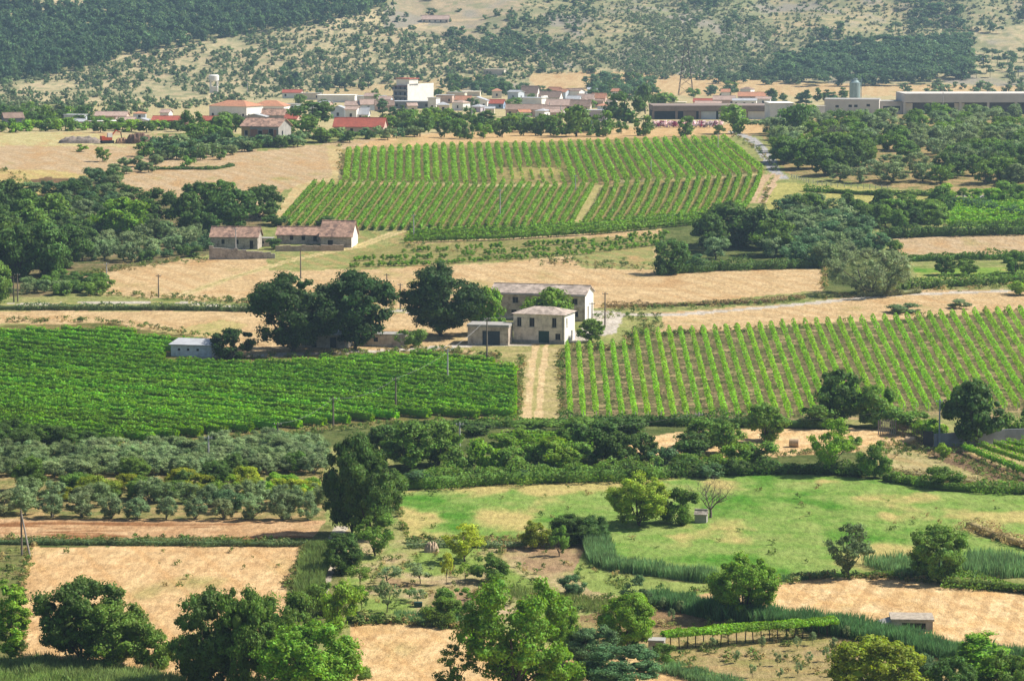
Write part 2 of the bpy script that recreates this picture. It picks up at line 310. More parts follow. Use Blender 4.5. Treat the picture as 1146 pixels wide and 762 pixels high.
# ------------------------------------------------------------------ fields (outlines surveyed on the ground plan, colours are albedo pairs)
straw = alb(222, 192, 146), alb(200, 170, 124)
wheat = alb(240, 208, 158), alb(222, 182, 126)
pink = alb(208, 182, 146), alb(188, 162, 122)
dry = alb(190, 172, 122), alb(150, 145, 92)
drygreen = alb(172, 165, 108), alb(128, 142, 76)
meadow = alb(122, 156, 70), alb(150, 168, 92)
soil = alb(196, 166, 130), alb(160, 136, 98)
weedy = alb(150, 140, 92), alb(98, 112, 58)
under = alb(120, 125, 75), alb(80, 96, 50)
vinesoil = alb(150, 132, 84), alb(96, 104, 54)
gravel = alb(216, 205, 190), alb(198, 186, 168)
hilltan = alb(212, 194, 152), alb(172, 164, 118)
hillscrub = alb(178, 166, 126), alb(142, 144, 104)
FIELDS = [
 ('ground', [(-400, -200), (1600, -200), (1600, 2200), (-400, 2200)], *drygreen),
 ('hillside', [(-400, -200), (1600, -200), (1600, 103), (900, 103), (640, 108), (300, 112), (-400, 128)], *hilltan),
 ('hillside', [(430, -200), (1600, -200), (1600, 20), (1060, 30), (870, 92), (800, 96), (600, 60), (560, 40), (440, 30)], *hillscrub),
 ('hillside', [(445, -20), (600, -20), (560, 45), (520, 48), (430, 40)], alb(196, 172, 140), alb(165, 155, 122)),
 ('hillside', [(850, -30), (1060, -30), (1020, 30), (960, 40), (830, 22)], alb(200, 180, 135), alb(160, 155, 112)),
 ('hillside', [(600, -30), (720, -30), (690, 40), (640, 30)], alb(180, 168, 125), alb(148, 148, 106)),
 ('hillside', [(620, 30), (690, 20), (740, 40), (640, 50)], alb(196, 180, 135), alb(158, 155, 112)),
 ('hillside', [(720, 0), (860, 0), (880, 90), (720, 96)], alb(162, 160, 118), alb(134, 142, 100)),
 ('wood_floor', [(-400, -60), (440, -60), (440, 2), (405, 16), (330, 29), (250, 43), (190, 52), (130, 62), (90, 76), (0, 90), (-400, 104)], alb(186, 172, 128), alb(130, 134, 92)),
 ('hillside', [(10, -60), (160, -60), (125, 4), (80, 12), (30, 12)], alb(196, 170, 138), alb(168, 160, 118)),
 ('dry_field', [(590, 82), (720, 80), (880, 92), (1000, 95), (1600, 98), (1600, 112), (760, 112), (600, 100)], alb(222, 194, 145), alb(202, 170, 122)),
 ('dry_field', [(330, 100), (400, 96), (540, 84), (560, 90), (500, 106), (340, 112)], alb(214, 190, 145), alb(180, 165, 118)),
 ('village_ground', [(-400, 134), (300, 112), (620, 105), (800, 108), (1600, 106), (1600, 130), (850, 140), (500, 150), (0, 150), (-400, 150)], alb(216, 196, 152), alb(180, 168, 118)),
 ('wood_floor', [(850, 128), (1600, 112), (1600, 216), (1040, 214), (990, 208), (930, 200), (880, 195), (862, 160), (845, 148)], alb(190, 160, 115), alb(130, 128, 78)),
 ('dry_field', [(-400, 150), (95, 148), (200, 152), (300, 170), (380, 160), (380, 200), (318, 212), (290, 240), (140, 215), (110, 195), (60, 222), (-400, 225)], *pink),
 ('dry_field', [(-400, 148), (90, 148), (190, 155), (180, 165), (100, 163), (-400, 166)], alb(214, 200, 150), alb(190, 180, 120)),
 ('dry_field', [(-400, 200), (50, 190), (110, 196), (60, 220), (-400, 226)], alb(214, 190, 130), alb(186, 170, 104)),
 ('ploughed_patch', [(30, 202), (50, 198), (95, 200), (80, 207), (48, 208)], alb(140, 112, 84), alb(112, 92, 66)),
 ('dry_field', [(150, 215), (185, 195), (240, 180), (300, 168), (380, 158), (470, 150), (560, 150), (850, 140), (850, 152), (600, 160), (385, 167), (383, 200), (318, 212), (300, 235), (290, 250), (260, 232), (180, 222)], *pink),
 ('dry_field', [(365, 162), (385, 164), (383, 204), (350, 206), (312, 252), (298, 250), (330, 208), (372, 198)], alb(216, 196, 145), alb(200, 176, 124)),
 ('dry_field', [(430, 152), (850, 138), (856, 148), (815, 152), (600, 160), (390, 168)], alb(224, 190, 140), alb(206, 170, 118)),
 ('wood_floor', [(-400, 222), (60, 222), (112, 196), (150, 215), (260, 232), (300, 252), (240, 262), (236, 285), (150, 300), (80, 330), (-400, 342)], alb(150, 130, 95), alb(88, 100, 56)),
 ('vineyard_soil', [(383, 166), (600, 158), (806, 152), (856, 192), (836, 238), (800, 250), (452, 272), (440, 257), (310, 254), (352, 204), (384, 204)], alb(172, 150, 98), alb(136, 134, 78)),
 ('vineyard_soil', [(575, 186), (632, 182), (636, 196), (570, 200)], alb(186, 164, 104), alb(150, 148, 84)),
 ('grass_strip', [(660, 207), (680, 207), (652, 254), (636, 254)], alb(196, 178, 124), alb(166, 160, 98)),
 ('dry_field', [(384, 202), (600, 206), (850, 194), (852, 197), (600, 209), (384, 205)], alb(206, 190, 140), alb(176, 165, 110)),
 ('dry_field', [(80, 312), (140, 300), (236, 288), (300, 288), (396, 276), (452, 272), (800, 254), (740, 270), (728, 300), (925, 300), (922, 325), (700, 345), (670, 345), (400, 345), (300, 340), (110, 330)], *straw),
 ('dry_field', [(396, 258), (452, 258), (452, 273), (745, 262), (740, 276), (560, 294), (400, 302), (300, 303), (300, 286), (390, 278)], *drygreen),
 ('dry_field', [(640, 285), (730, 276), (735, 302), (650, 300)], *drygreen),
 ('young_vineyard_soil', [(392, 284), (450, 274), (745, 262), (735, 276), (560, 292), (392, 300)], alb(166, 152, 100), alb(134, 136, 76)),
 ('pale_meadow', [(866, 204), (985, 210), (1048, 218), (1040, 226), (960, 232), (900, 240), (852, 242)], alb(192, 182, 112), alb(170, 166, 94)),
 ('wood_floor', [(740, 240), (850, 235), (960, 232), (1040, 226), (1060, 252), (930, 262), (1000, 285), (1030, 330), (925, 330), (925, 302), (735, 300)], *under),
 ('bright_field', [(1046, 228), (1146, 218), (1600, 215), (1600, 252), (1060, 254)], alb(140, 178, 66), alb(118, 160, 56)),
 ('dry_field', [(975, 263), (1600, 258), (1600, 290), (1010, 288)], *pink),
 ('meadow', [(1020, 300), (1600, 296), (1600, 318), (1030, 316)], alb(140, 168, 72), alb(118, 150, 62)),
 ('dry_field', [(700, 352), (920, 338), (1000, 325), (1600, 318), (1600, 348), (1146, 352), (780, 374), (700, 380)], *straw),
 ('dry_field', [(-400, 348), (280, 348), (450, 350), (540, 350), (540, 395), (230, 398), (225, 378), (110, 362), (-400, 364)], *straw),
 ('grass_strip', [(120, 372), (200, 368), (250, 358), (280, 364), (240, 376), (160, 374)], alb(176, 168, 104), alb(206, 182, 128)),
 ('grass_strip', [(660, 352), (740, 352), (745, 368), (700, 378), (640, 390), (640, 372)], alb(150, 158, 90), alb(176, 168, 110)),
 ('left_vineyard_soil', [(-400, 372), (-100, 369), (0, 365), (20, 364), (110, 361), (130, 362), (165, 370), (200, 374), (229, 377), (229, 386), (240, 400), (300, 400), (385, 394), (440, 391), (490, 390), (530, 397), (560, 402), (582, 410), (580, 472), (500, 470), (440, 472), (380, 478), (300, 485), (240, 490), (150, 499), (60, 498), (-400, 480)], *vinesoil),
 ('grass_strip', [(500, 388), (630, 385), (628, 400), (582, 408), (560, 400)], alb(186, 168, 116), alb(150, 150, 88)),
 ('grass_strip', [(582, 395), (632, 388), (630, 472), (580, 472)], alb(196, 176, 128), alb(168, 158, 100)),
 ('right_vineyard_soil', [(628, 388), (704, 386), (706, 375), (790, 371), (1146, 348), (1600, 330), (1600, 470), (1146, 468), (900, 470), (628, 472)], alb(184, 158, 118), alb(118, 124, 72)),
 ('scrub_floor', [(-400, 478), (60, 498), (150, 500), (300, 487), (380, 480), (500, 470), (860, 468), (1000, 480), (1000, 545), (860, 530), (440, 545), (440, 500), (360, 500), (360, 520), (-400, 510)], *under),
 ('hay_field', [(700, 492), (745, 484), (800, 480), (985, 480), (1040, 498), (1030, 506), (960, 504), (860, 512), (700, 514)], *wheat),
 ('dry_field', [(960, 500), (1080, 496), (1600, 492), (1600, 560), (1146, 548), (1060, 540), (980, 526)], alb(196, 178, 130), alb(168, 160, 104)),
 ('bare_soil', [(1030, 503), (1078, 504), (1150, 532), (1150, 545), (1110, 537), (1060, 518)], alb(146, 122, 94), alb(120, 98, 74)),
 ('olive_grove_floor', [(-400, 500), (360, 500), (366, 582), (-400, 582)], alb(190, 160, 112), alb(120, 128, 72)),
 ('stubble_strip', [(-400, 578), (366, 582), (362, 604), (-400, 604)], alb(216, 180, 136), alb(190, 148, 106)),
 ('weedy_verge', [(-400, 601), (362, 602), (345, 612), (-400, 612)], *under),
 ('weedy_verge', [(-400, 608), (36, 610), (24, 645), (20, 690), (22, 735), (-400, 740)], *weedy),
 ('wheat_field', [(34, 611), (342, 611), (336, 640), (318, 655), (330, 700), (320, 790), (60, 790), (20, 735), (22, 660)], alb(232, 197, 146), alb(212, 172, 122)),
 ('grass_strip', [(-400, 738), (60, 736), (190, 770), (190, 2200), (-400, 2200)], alb(142, 170, 92), alb(116, 152, 76)),
 ('weedy_verge', [(346, 606), (364, 584), (386, 600), (385, 700), (320, 700), (322, 660), (338, 640)], *weedy),
 ('orchard_floor', [(384, 590), (455, 600), (660, 600), (676, 640), (760, 658), (735, 680), (650, 690), (520, 700), (395, 694)], alb(200, 176, 138), alb(166, 162, 98)),
 ('meadow', [(436, 545), (700, 537), (860, 530), (1000, 536), (1060, 545), (1600, 556), (1600, 650), (1146, 640), (1000, 645), (870, 646), (765, 642), (700, 638), (668, 612), (655, 600), (455, 604)], *meadow),
 ('pale_meadow', [(655, 612), (675, 638), (700, 645), (800, 655), (840, 652), (800, 668), (730, 672), (660, 660), (640, 640)], alb(154, 166, 92), alb(136, 154, 80)),
 ('wheat_field', [(770, 668), (800, 662), (850, 655), (880, 652), (910, 646), (1000, 646), (1080, 654), (1600, 668), (1600, 745), (1146, 728), (1060, 715), (960, 700), (860, 690), (790, 680)], *wheat),
 ('wheat_field', [(393, 699), (440, 696), (520, 704), (600, 720), (800, 745), (830, 800), (900, 2200), (300, 2200), (330, 790), (393, 770)], alb(236, 202, 150), alb(216, 176, 122)),
 ('young_grove_soil', [(640, 692), (735, 672), (800, 682), (900, 698), (1010, 714), (1100, 728), (1400, 760), (1400, 2200), (860, 2200), (835, 770), (740, 740), (640, 715)], alb(178, 156, 112), alb(150, 144, 86)),
 ('bare_soil', [(640, 690), (735, 674), (790, 686), (870, 700), (700, 706)], alb(160, 130, 96), alb(144, 124, 84)),
]
# roads and tracks: (object name, points, half width in metres, colours)
TRACKS = [
 ('dirt_track', [(-300, 342), (0, 341), (100, 339), (195, 338), (280, 345), (340, 346), (440, 347), (500, 352)], 1.6, *gravel),
 ('dirt_track', [(205, 330), (255, 312), (330, 290), (400, 276), (450, 258)], 1.5, alb(222, 198, 150), alb(196, 176, 120)),
 ('gravel_road', [(230, 400), (440, 392), (520, 387), (600, 385), (645, 380), (680, 372), (690, 352), (760, 352), (860, 344), (1000, 330), (1146, 325), (1400, 318)], 1.6, *gravel),
 ('gravel_yard', [(640, 380), (664, 372), (676, 360), (672, 350)], 3.4, *gravel),
 ('dirt_track', [(606, 385), (603, 400), (599, 435), (596, 475)], 1.5, alb(226, 200, 154), alb(206, 176, 128)),
 ('gravel_road', [(820, 148), (838, 154), (850, 164), (860, 178), (868, 192), (875, 200)], 1.8, alb(190, 186, 182), alb(174, 170, 166)),
 ('dirt_track', [(866, 196), (856, 208), (846, 226)], 2.6, alb(214, 184, 150), alb(196, 166, 130)),
 ('gravel_road', [(1060, 217), (1100, 220), (1146, 224), (1300, 226)], 1.8, alb(170, 168, 165), alb(160, 156, 150)),
 ('concrete_path', [(382, 590), (376, 604), (366, 632), (358, 655), (350, 685)], .9, alb(214, 200, 178), alb(196, 182, 158)),
 ('dirt_track', [(985, 500), (1060, 497), (1146, 495), (1400, 490)], 1.5, alb(212, 180, 138), alb(190, 158, 116)),
 ('dirt_track', [(-200, 128), (60, 120), (200, 110), (330, 106)], 2.0, alb(222, 200, 156), alb(205, 186, 140)),
 ('dirt_track', [(430, 40), (480, 25), (540, 22)], 2.5, alb(214, 190, 150), alb(205, 180, 140)),
]
def pl_dist(X, Y, P):
    d = np.full(X.shape, 1e9)
    for i in range(len(P) - 1):
        ax, ay = P[i][:2]; bx, by = P[i + 1][:2]; vx, vy = bx - ax, by - ay
        t = np.clip(((X - ax) * vx + (Y - ay) * vy) / (vx * vx + vy * vy), 0, 1)
        d = np.minimum(d, np.hypot(X - ax - t * vx, Y - ay - t * vy))
    return d
def densify(pts, n=6):
    out = []
    for a, b in zip(pts[:-1], pts[1:]):
        for i in range(n): out.append((a[0] + (b[0] - a[0]) * i / n, a[1] + (b[1] - a[1]) * i / n))
    return out + [pts[-1]]
def build_ground():
    pys = np.concatenate([np.arange(1900, 820, -30.), np.arange(820, -12, -1.4), np.arange(-12, -150, -4.)])
    a, dy, dz = px2dir(573, pys)
    t0 = dz / dy
    Yv = np.interp(pys, _py, _D)
    Yv = np.concatenate([[60, 80], Yv, [2640, 2760, 2900]])
    Yv = np.unique(np.round(Yv, 3)); 
    uu = np.concatenate([np.linspace(-.42, -.20, 24), np.arange(-.196, .1965, 1.5 / F), np.linspace(.20, .42, 24)])
    U, Y = np.meshgrid(uu, Yv); X = U * Y
    Z = zt(X, Y)
    PX, PY = proj(X, Y, Z)
    jx = (fbm(X / 3.2, Y / 9, 71, 4) - .5) * 7; jy = (fbm(X / 5, Y / 12, 77, 4) - .5) * 4.5
    s = np.clip(Y / 600, .3, 1.2)
    QX = PX + jx; QY = PY + jy
    ca = np.zeros(X.shape + (4,)); cb = np.zeros(X.shape + (4,)); fid = np.zeros(X.shape, int)
    names = []
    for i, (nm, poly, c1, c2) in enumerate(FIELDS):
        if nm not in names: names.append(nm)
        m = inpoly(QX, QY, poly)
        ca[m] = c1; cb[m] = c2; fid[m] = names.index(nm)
    # tracks
    for nm, pts, hw, c1, c2 in TRACKS:
        if nm not in names: names.append(nm)
        P = G(*np.array(densify(pts)).T)
        x0, x1, y0, y1 = P[:, 0].min() - 9, P[:, 0].max() + 9, P[:, 1].min() - 9, P[:, 1].max() + 9
        m = (X > x0) & (X < x1) & (Y > y0) & (Y < y1)
        d = pl_dist(X[m], Y[m], P)
        k = d < hw * (.6 + .8 * fbm(X[m] / 1.5, Y[m] / 8, 33, 3))
        idx = np.argwhere(m)[k]
        kk = (idx[:, 0], idx[:, 1])
        ca[kk] = c1; cb[kk] = c2; fid[kk] = names.index(nm)
        if nm == 'dirt_track':      # grass crown between the two ruts
            q = np.abs(d[k]) < .45 * fbm(X[m][k] / 2, Y[m][k] / 9, 5, 2) * 1.6
            k2 = (idx[q, 0], idx[q, 1]); ca[k2] = alb(196, 178, 122); cb[k2] = alb(160, 158, 96)
    # large patches of the meadow that have dried to straw; green regrowth in stubble
    big = fbm(X / 26, Y / 30, 41, 4); mid = fbm(X / 7, Y / 13, 43, 4)
    def blend(mask, wgt, col):
        wgt = (np.clip(wgt, 0, 1) * mask)[..., None]
        ca[:] = ca * (1 - wgt) + np.array(col) * wgt; cb[:] = cb * (1 - wgt * .8) + np.array(col) * wgt * .8
    mw = fid == names.index('meadow')
    west = np.clip((720 - PX) / 160, 0, 1) + .35 * np.clip((PX - 740) / 60, 0, 1) * np.clip((900 - PX) / 80, 0, 1)
    blend(mw, (fbm(X / 22, Y / 14, 47, 4) * .45 + mid * .55 - .56 + .13 * west) * 11, alb(200, 180, 116))
    blend(mw, (.42 - mid) * 7, alb(84, 138, 44))
    orc = fid == names.index('orchard_floor')
    blend(orc, (mid - .56) * 9, alb(136, 160, 78)); blend(orc, (.47 - mid) * 8, alb(172, 142, 110))
    for nm, amt in (('wheat_field', .75), ('dry_field', 1.0), ('stubble_strip', .6), ('hay_field', .5)):
        k = fid == names.index(nm)
        blend(k, (big * .4 + mid * .6 - .60) * 6 * amt, alb(170, 160, 100))
        blend(k, (.40 - mid) * 5 * amt, alb(198, 160, 112))
    st = fid == names.index('stubble_strip')
    wind = fbm(X / 9, Y / 1.6, 91, 3)
    blend(st, (wind - .52) * 9, alb(150, 104, 68))
    hl = fid == names.index('hillside')
    hm = fbm(X / 40, Y / 40, 61, 4); h2 = fbm(X / 12, Y / 16, 63, 3)
    blend(hl, (hm * .6 + h2 * .4 - .54) * 5, alb(140, 146, 106))
    blend(hl, (.40 - hm) * 6 * (PX < 560), alb(224, 202, 158))
    h4 = fbm(X / 5, Y / 8, 67, 3); blend(hl, (h4 - .54) * 7, alb(148, 148, 108)); blend(hl, (.42 - h4) * 5, alb(198, 176, 138))
    ter = np.abs((Z + 3 * fbm(X / 60, Y / 60, 68, 2)) / 3.2 % 1 - .5) < .16; blend(hl, .6 * ter * (PX > 620) * (fbm(X / 25, Y / 25, 69, 2) > .46), alb(128, 134, 98))
    blend(hl & (PX > 430), (fbm(X / 30, Y / 60, 70, 3) - .56) * 8, alb(168, 158, 140))
    for nm, dx, dy, per, wt in (('wheat_field', .97, -.24, 3.4, .5), ('dry_field', .9, .43, 5.5, .45), ('hay_field', .8, -.6, 4.0, .5), ('meadow', .5, .86, 9.0, .22), ('young_grove_soil', .2, .98, 5, .25)):
        k = fid == names.index(nm); ln = ((X * dx + Y * dy + 5 * fbm(X / 40, Y / 60, 15, 2)) / per) % 1
        blend(k, wt * (np.abs(ln - .5) < .16) * (fbm(X / 12, Y / 20, 19, 2) * 1.6), alb(196, 158, 110) if nm != 'meadow' else alb(172, 176, 104))
    # combine drills in the ripe wheat: faint tramlines
    wf = (fid == names.index('wheat_field'))
    tram = (np.abs(((X * .94 + Y * .34) / 6.5) % 1 - .5) < .07)
    blend(wf & tram, .35 + 0 * X, alb(208, 160, 104))
    ny, nx = X.shape
    V = np.stack([X, Y, Z], -1).reshape(-1, 3)
    ii, jj = np.meshgrid(np.arange(ny - 1), np.arange(nx - 1), indexing='ij')
    v0 = ii * nx + jj
    quads = np.stack([v0, v0 + 1, v0 + nx + 1, v0 + nx], -1).reshape(-1, 4)
    qf = fid[:-1, :-1].ravel()
    CA = ca.reshape(-1, 4); CB = cb.reshape(-1, 4)
    for i, nm in enumerate(names):
        q = quads[qf == i]
        if not len(q): continue
        u, inv = np.unique(q, return_inverse=True)
        me = mesh_np(nm, V[u], inv.reshape(q.shape), [GMAT], smooth=True, attrs={'ca': CA[u], 'cb': CB[u]})
        tag(link(nm, me), kind='structure')
build_ground()
# ------------------------------------------------------------------ buildings
PANE = surf('dark_opening', (.018, .018, .02, 1), (.03, .028, .026, 1), 2, .5, 0)
def wall_face(mb, P0, U, Wd, H, holes, inset, n, m=0, zb=-1.2, top=None):
    """rectangular wall with real openings; P0 lower left corner, U unit direction, n outward normal"""
    P0 = Vector(P0); U = Vector(U); n = Vector(n); Zv = Vector((0, 0, 1))
    xs = sorted({0, Wd} | {v for h in holes for v in (h[0], h[1])}); zs = sorted({zb, H} | {v for h in holes for v in (h[2], h[3])})
    for i in range(len(xs) - 1):
        for j in range(len(zs) - 1):
            cx, cz = (xs[i] + xs[i + 1]) / 2, (zs[j] + zs[j + 1]) / 2
            if any(h[0] < cx < h[1] and h[2] < cz < h[3] for h in holes): continue
            mb.face([P0 + U * xs[i] + Zv * zs[j], P0 + U * xs[i + 1] + Zv * zs[j], P0 + U * xs[i + 1] + Zv * zs[j + 1], P0 + U * xs[i] + Zv * zs[j + 1]], m)
    for h in holes:
        a = [P0 + U * h[0] + Zv * h[2], P0 + U * h[1] + Zv * h[2], P0 + U * h[1] + Zv * h[3], P0 + U * h[0] + Zv * h[3]]
        b = [p - n * inset for p in a]
        for k in range(4): mb.face([a[k], a[(k + 1) % 4], b[(k + 1) % 4], b[k]], m)
def house(name, px, py, W, Dp, H, rot, wall, roofm, label, cat='house', roof='gable', rise=1.6, over=.35, openings=(), group=None,
          ridge='x', gable=None, z0=None, centre=True, pane_mat=None, door_mat=None, roof_th=.16, drop=0, frames=False, sills=True):
    """openings: (side, x, z, w, h, kind[, material]) with side front/right/left; x from the side's left end seen from outside"""
    p = g1(px, py) if not isinstance(px, Vector) else px
    th = R(rot); t = empty(name, (p.x, p.y, p.z - drop), th)
    tag(t, label, cat, group)
    x0, x1, y0, y1 = -W / 2, W / 2, 0.0, Dp
    mb = MB(); ins = .22
    sides = {'front': (Vector((x0, y0, 0)), Vector((1, 0, 0)), W, Vector((0, -1, 0))), 'right': (Vector((x1, y0, 0)), Vector((0, 1, 0)), Dp, Vector((1, 0, 0))),
             'left': (Vector((x0, y1, 0)), Vector((0, -1, 0)), Dp, Vector((-1, 0, 0))), 'back': (Vector((x1, y1, 0)), Vector((-1, 0, 0)), W, Vector((0, 1, 0)))}
    for s, (P0, U, wd, n) in sides.items():
        hs = [(o[1] - o[3] / 2, o[1] + o[3] / 2, o[2], o[2] + o[4]) for o in openings if o[0] == s]
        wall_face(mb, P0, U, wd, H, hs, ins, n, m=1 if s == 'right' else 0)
    if roof == 'gable':
        if ridge == 'x':
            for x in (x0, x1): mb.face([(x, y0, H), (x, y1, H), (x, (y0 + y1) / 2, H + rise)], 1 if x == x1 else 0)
        else:
            for y in (y0, y1): mb.face([(x0, y, H), (x1, y, H), (0, y, H + rise)])
    elif roof == 'shed':
        for x in (x0, x1): mb.face([(x, y0, H), (x, y1, H), (x, y1, H + rise)])
        mb.face([(x0, y1, H), (x1, y1, H), (x1, y1, H + rise), (x0, y1, H + rise)])
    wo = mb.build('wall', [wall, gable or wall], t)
    rb = MB(); e = over; g = .004
    def slab(a, b, c, d):           # top polygon a b c d, thickness down
        q = [Vector(v) + Vector((0, 0, roof_th + g)) for v in (a, b, c, d)]; l = [Vector(v) + Vector((0, 0, g)) for v in (a, b, c, d)]
        rb.face(q); rb.face(l[::-1])
        for k in range(4): rb.face([l[k], l[(k + 1) % 4], q[(k + 1) % 4], q[k]])
    if roof == 'gable' and ridge == 'x':
        ym = (y0 + y1) / 2; k = rise / (Dp / 2)
        slab((x0 - e, y0 - e, H - e * k), (x1 + e, y0 - e, H - e * k), (x1 + e, ym, H + rise), (x0 - e, ym, H + rise))
        slab((x0 - e, ym, H + rise), (x1 + e, ym, H + rise), (x1 + e, y1 + e, H - e * k), (x0 - e, y1 + e, H - e * k))
        rb.tube([(x0 - e, ym, H + rise + roof_th), (x1 + e, ym, H + rise + roof_th)], .14, 6)
    elif roof == 'gable':
        k = rise / (W / 2)
        slab((x0 - e, y0 - e, H - e * k), (0, y0 - e, H + rise), (0, y1 + e, H + rise), (x0 - e, y1 + e, H - e * k))
        slab((0, y0 - e, H + rise), (x1 + e, y0 - e, H - e * k), (x1 + e, y1 + e, H - e * k), (0, y1 + e, H + rise))
    elif roof == 'hip':
        L_ = min(W, Dp) / 2; ym = (y0 + y1) / 2; a = (x0 - e, y0 - e, H); b = (x1 + e, y0 - e, H); c = (x1 + e, y1 + e, H); d = (x0 - e, y1 + e, H)
        r0 = (x0 + L_ * .9, ym, H + rise); r1 = (x1 - L_ * .9, ym, H + rise)
        for f in ([a, b, r1, r0], [b, c, r1], [c, d, r0, r1], [d, a, r0]): rb.face(f)
        rb.face([(v[0], v[1], v[2] - .02) for v in (d, c, b, a)])
    elif roof == 'shed':
        slab((x0 - e, y0 - e, H), (x1 + e, y0 - e, H), (x1 + e, y1 + e, H + rise + .05), (x0 - e, y1 + e, H + rise + .05))
    else:
        slab((x0 - e, y0 - e, H), (x1 + e, y0 - e, H), (x1 + e, y1 + e, H), (x0 - e, y1 + e, H))
    ro = rb.build('roof', roofm, t)
    for o in openings:
        P0, U, wd, n = sides[o[0]]
        kind = o[5]; mat = o[6] if len(o) > 6 else (PANE if kind == 'window' else (door_mat or PANE))
        x, z, ww, hh = o[1:5]; a = P0 + U * (x - ww / 2) + Vector((0, 0, z)) - n * (ins - .02)
        c = MB(); b = a + U * ww; Z = Vector((0, 0, hh))
        c.face([a, b, b + Z, a + Z])
        if frames and kind == 'window':
            f = MB(); q = P0 + U * (x - ww / 2) + Vector((0, 0, z)) - n * (ins - .05); bt = .07
            def bar(u0, u1, v0, v1):
                p0 = q + U * u0 + Vector((0, 0, v0)); p1 = q + U * u1 + Vector((0, 0, v0)); p2 = q + U * u1 + Vector((0, 0, v1)); p3 = q + U * u0 + Vector((0, 0, v1)); f.face([p0, p1, p2, p3])
            bar(0, bt, 0, hh); bar(ww - bt, ww, 0, hh); bar(bt, ww - bt, 0, bt); bar(bt, ww - bt, hh - bt, hh); bar(ww / 2 - .03, ww / 2 + .03, bt, hh - bt)
            fo = f.build('window', surf('window_frame', (.2, .18, .16, 1), None, 2, .7, 0), t)
            c.build('pane', mat, fo)
            if sills:
                s_ = MB(); pa = P0 + U * (x - ww / 2 - .12) + Vector((0, 0, z - .1)); pb = pa + U * (ww + .24); o_ = n * .09
                s_.face([pa + o_, pb + o_, pb + o_ + Vector((0, 0, .1)), pa + o_ + Vector((0, 0, .1))]); s_.face([pa + o_ + Vector((0, 0, .1)), pb + o_ + Vector((0, 0, .1)), pb + Vector((0, 0, .1)), pa + Vector((0, 0, .1))])
                s_.face([pa, pb, pb + o_, pa + o_])
                s_.build('sill', surf('sill_stone', (.42, .38, .33, 1), None, 2, .8, 0), fo)
        else:
            c.build(kind, mat, t)
    return t, wo, ro
def wgrid(side, wd, cols, z, ww=1.0, hh=1.3, m0=1.2):
    return [(side, m0 + (wd - 2 * m0) * (i / max(cols - 1, 1) if cols > 1 else .5), z, ww, hh, 'window') for i in range(cols)]
plaster = surf('old_plaster', (.56, .47, .37, 1), (.27, .21, .165, 1), .9, .9, .4, lo=.40, hi=.66)
plaster2 = surf('pale_plaster', (.74, .63, .50, 1), (.38, .31, .24, 1), .8, .9, .35, lo=.43, hi=.70)
whitew = surf('white_wall', (.78, .75, .70, 1), (.66, .63, .58, 1), .4, .85, .1)
bluewh = surf('bluish_wall', (.55, .60, .66, 1), (.45, .50, .55, 1), .4, .85, .1)
cream = surf('cream_wall', (.66, .58, .46, 1), (.55, .48, .38, 1), .4, .85, .1)
pinkw = surf('pink_wall', (.55, .40, .33, 1), (.44, .31, .25, 1), .5, .85, .1)
grayw = surf('concrete', (.36, .34, .31, 1), (.25, .24, .22, 1), .8, .9, .2)
lilac = surf('lilac_wall', (.50, .44, .48, 1), (.42, .36, .40, 1), .4, .85, .1)
oldtile = tiles('old_roof_tiles', (.55, .34, .24, 1), (.20, .13, .10, 1))
paletile = tiles('pale_roof_tiles', (.58, .47, .39, 1), (.27, .22, .18, 1))
orangetile = tiles('orange_roof_tiles', (.54, .25, .14, 1), (.42, .20, .12, 1))
redtile = tiles('red_roof_tiles', (.42, .11, .07, 1), (.32, .09, .06, 1))
browntile = tiles('brown_roof_tiles', (.32, .22, .17, 1), (.22, .155, .12, 1))
pinktile = tiles('pink_roof_tiles', (.50, .36, .29, 1), (.38, .27, .22, 1))
metalroof = surf('sheet_roof', (.42, .43, .44, 1), (.33, .33, .34, 1), .6, .6, .1)
rubble = stone('rubble_stone', (.50, .44, .37, 1), (.19, .16, .13, 1))
rubblep = stone('pinkish_rubble', (.50, .38, .29, 1), (.30, .21, .16, 1))
green_door = surf('green_paint', (.03, .075, .06, 1), (.02, .05, .04, 1), 3, .6, .1)
garage_door = surf('grey_blue_door', (.045, .06, .075, 1), (.03, .04, .05, 1), 3, .6, .1)
brick = stone('brick_infill', (.40, .19, .12, 1), (.30, .14, .09, 1))

sunwhite = surf('sunlit_white_plaster', (.74, .70, .63, 1), (.60, .55, .47, 1), .6, .9, .15, lo=.5, hi=.75)  # barn and farmhouse gables: sunlight put into a whiter plaster colour
# the farmstead
S = 1 / 6.0
house('stone_barn', 602, 358, 19.0, 7.0, 5.2, -15, plaster, paletile, gable=sunwhite, label='long stone barn with tiled roof and bright gable, standing behind the smaller farmhouse', cat='barn',
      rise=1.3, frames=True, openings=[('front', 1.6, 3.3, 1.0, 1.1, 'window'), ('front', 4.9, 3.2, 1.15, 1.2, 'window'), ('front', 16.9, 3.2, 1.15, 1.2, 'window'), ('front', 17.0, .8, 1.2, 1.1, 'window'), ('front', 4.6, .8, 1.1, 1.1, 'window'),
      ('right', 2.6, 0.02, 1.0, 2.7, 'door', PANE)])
B_ = [o for o in C.objects if o.name == 'stone_barn'][0]
mb = MB(); mb.tube([(-2.4, -.09, -.3), (-2.4, -.09, 4.9)], .07, 6); mb.build('drainpipe', surf('zinc', (.3, .3, .29, 1), None, 2, .6, 0), B_)
mb = MB(); mb.tube([(-9.8, -.42, 4.98), (9.8, -.42, 4.98)], .08, 6); mb.build('gutter', surf('zinc', (.3, .3, .29, 1), None, 2, .6, 0), B_)
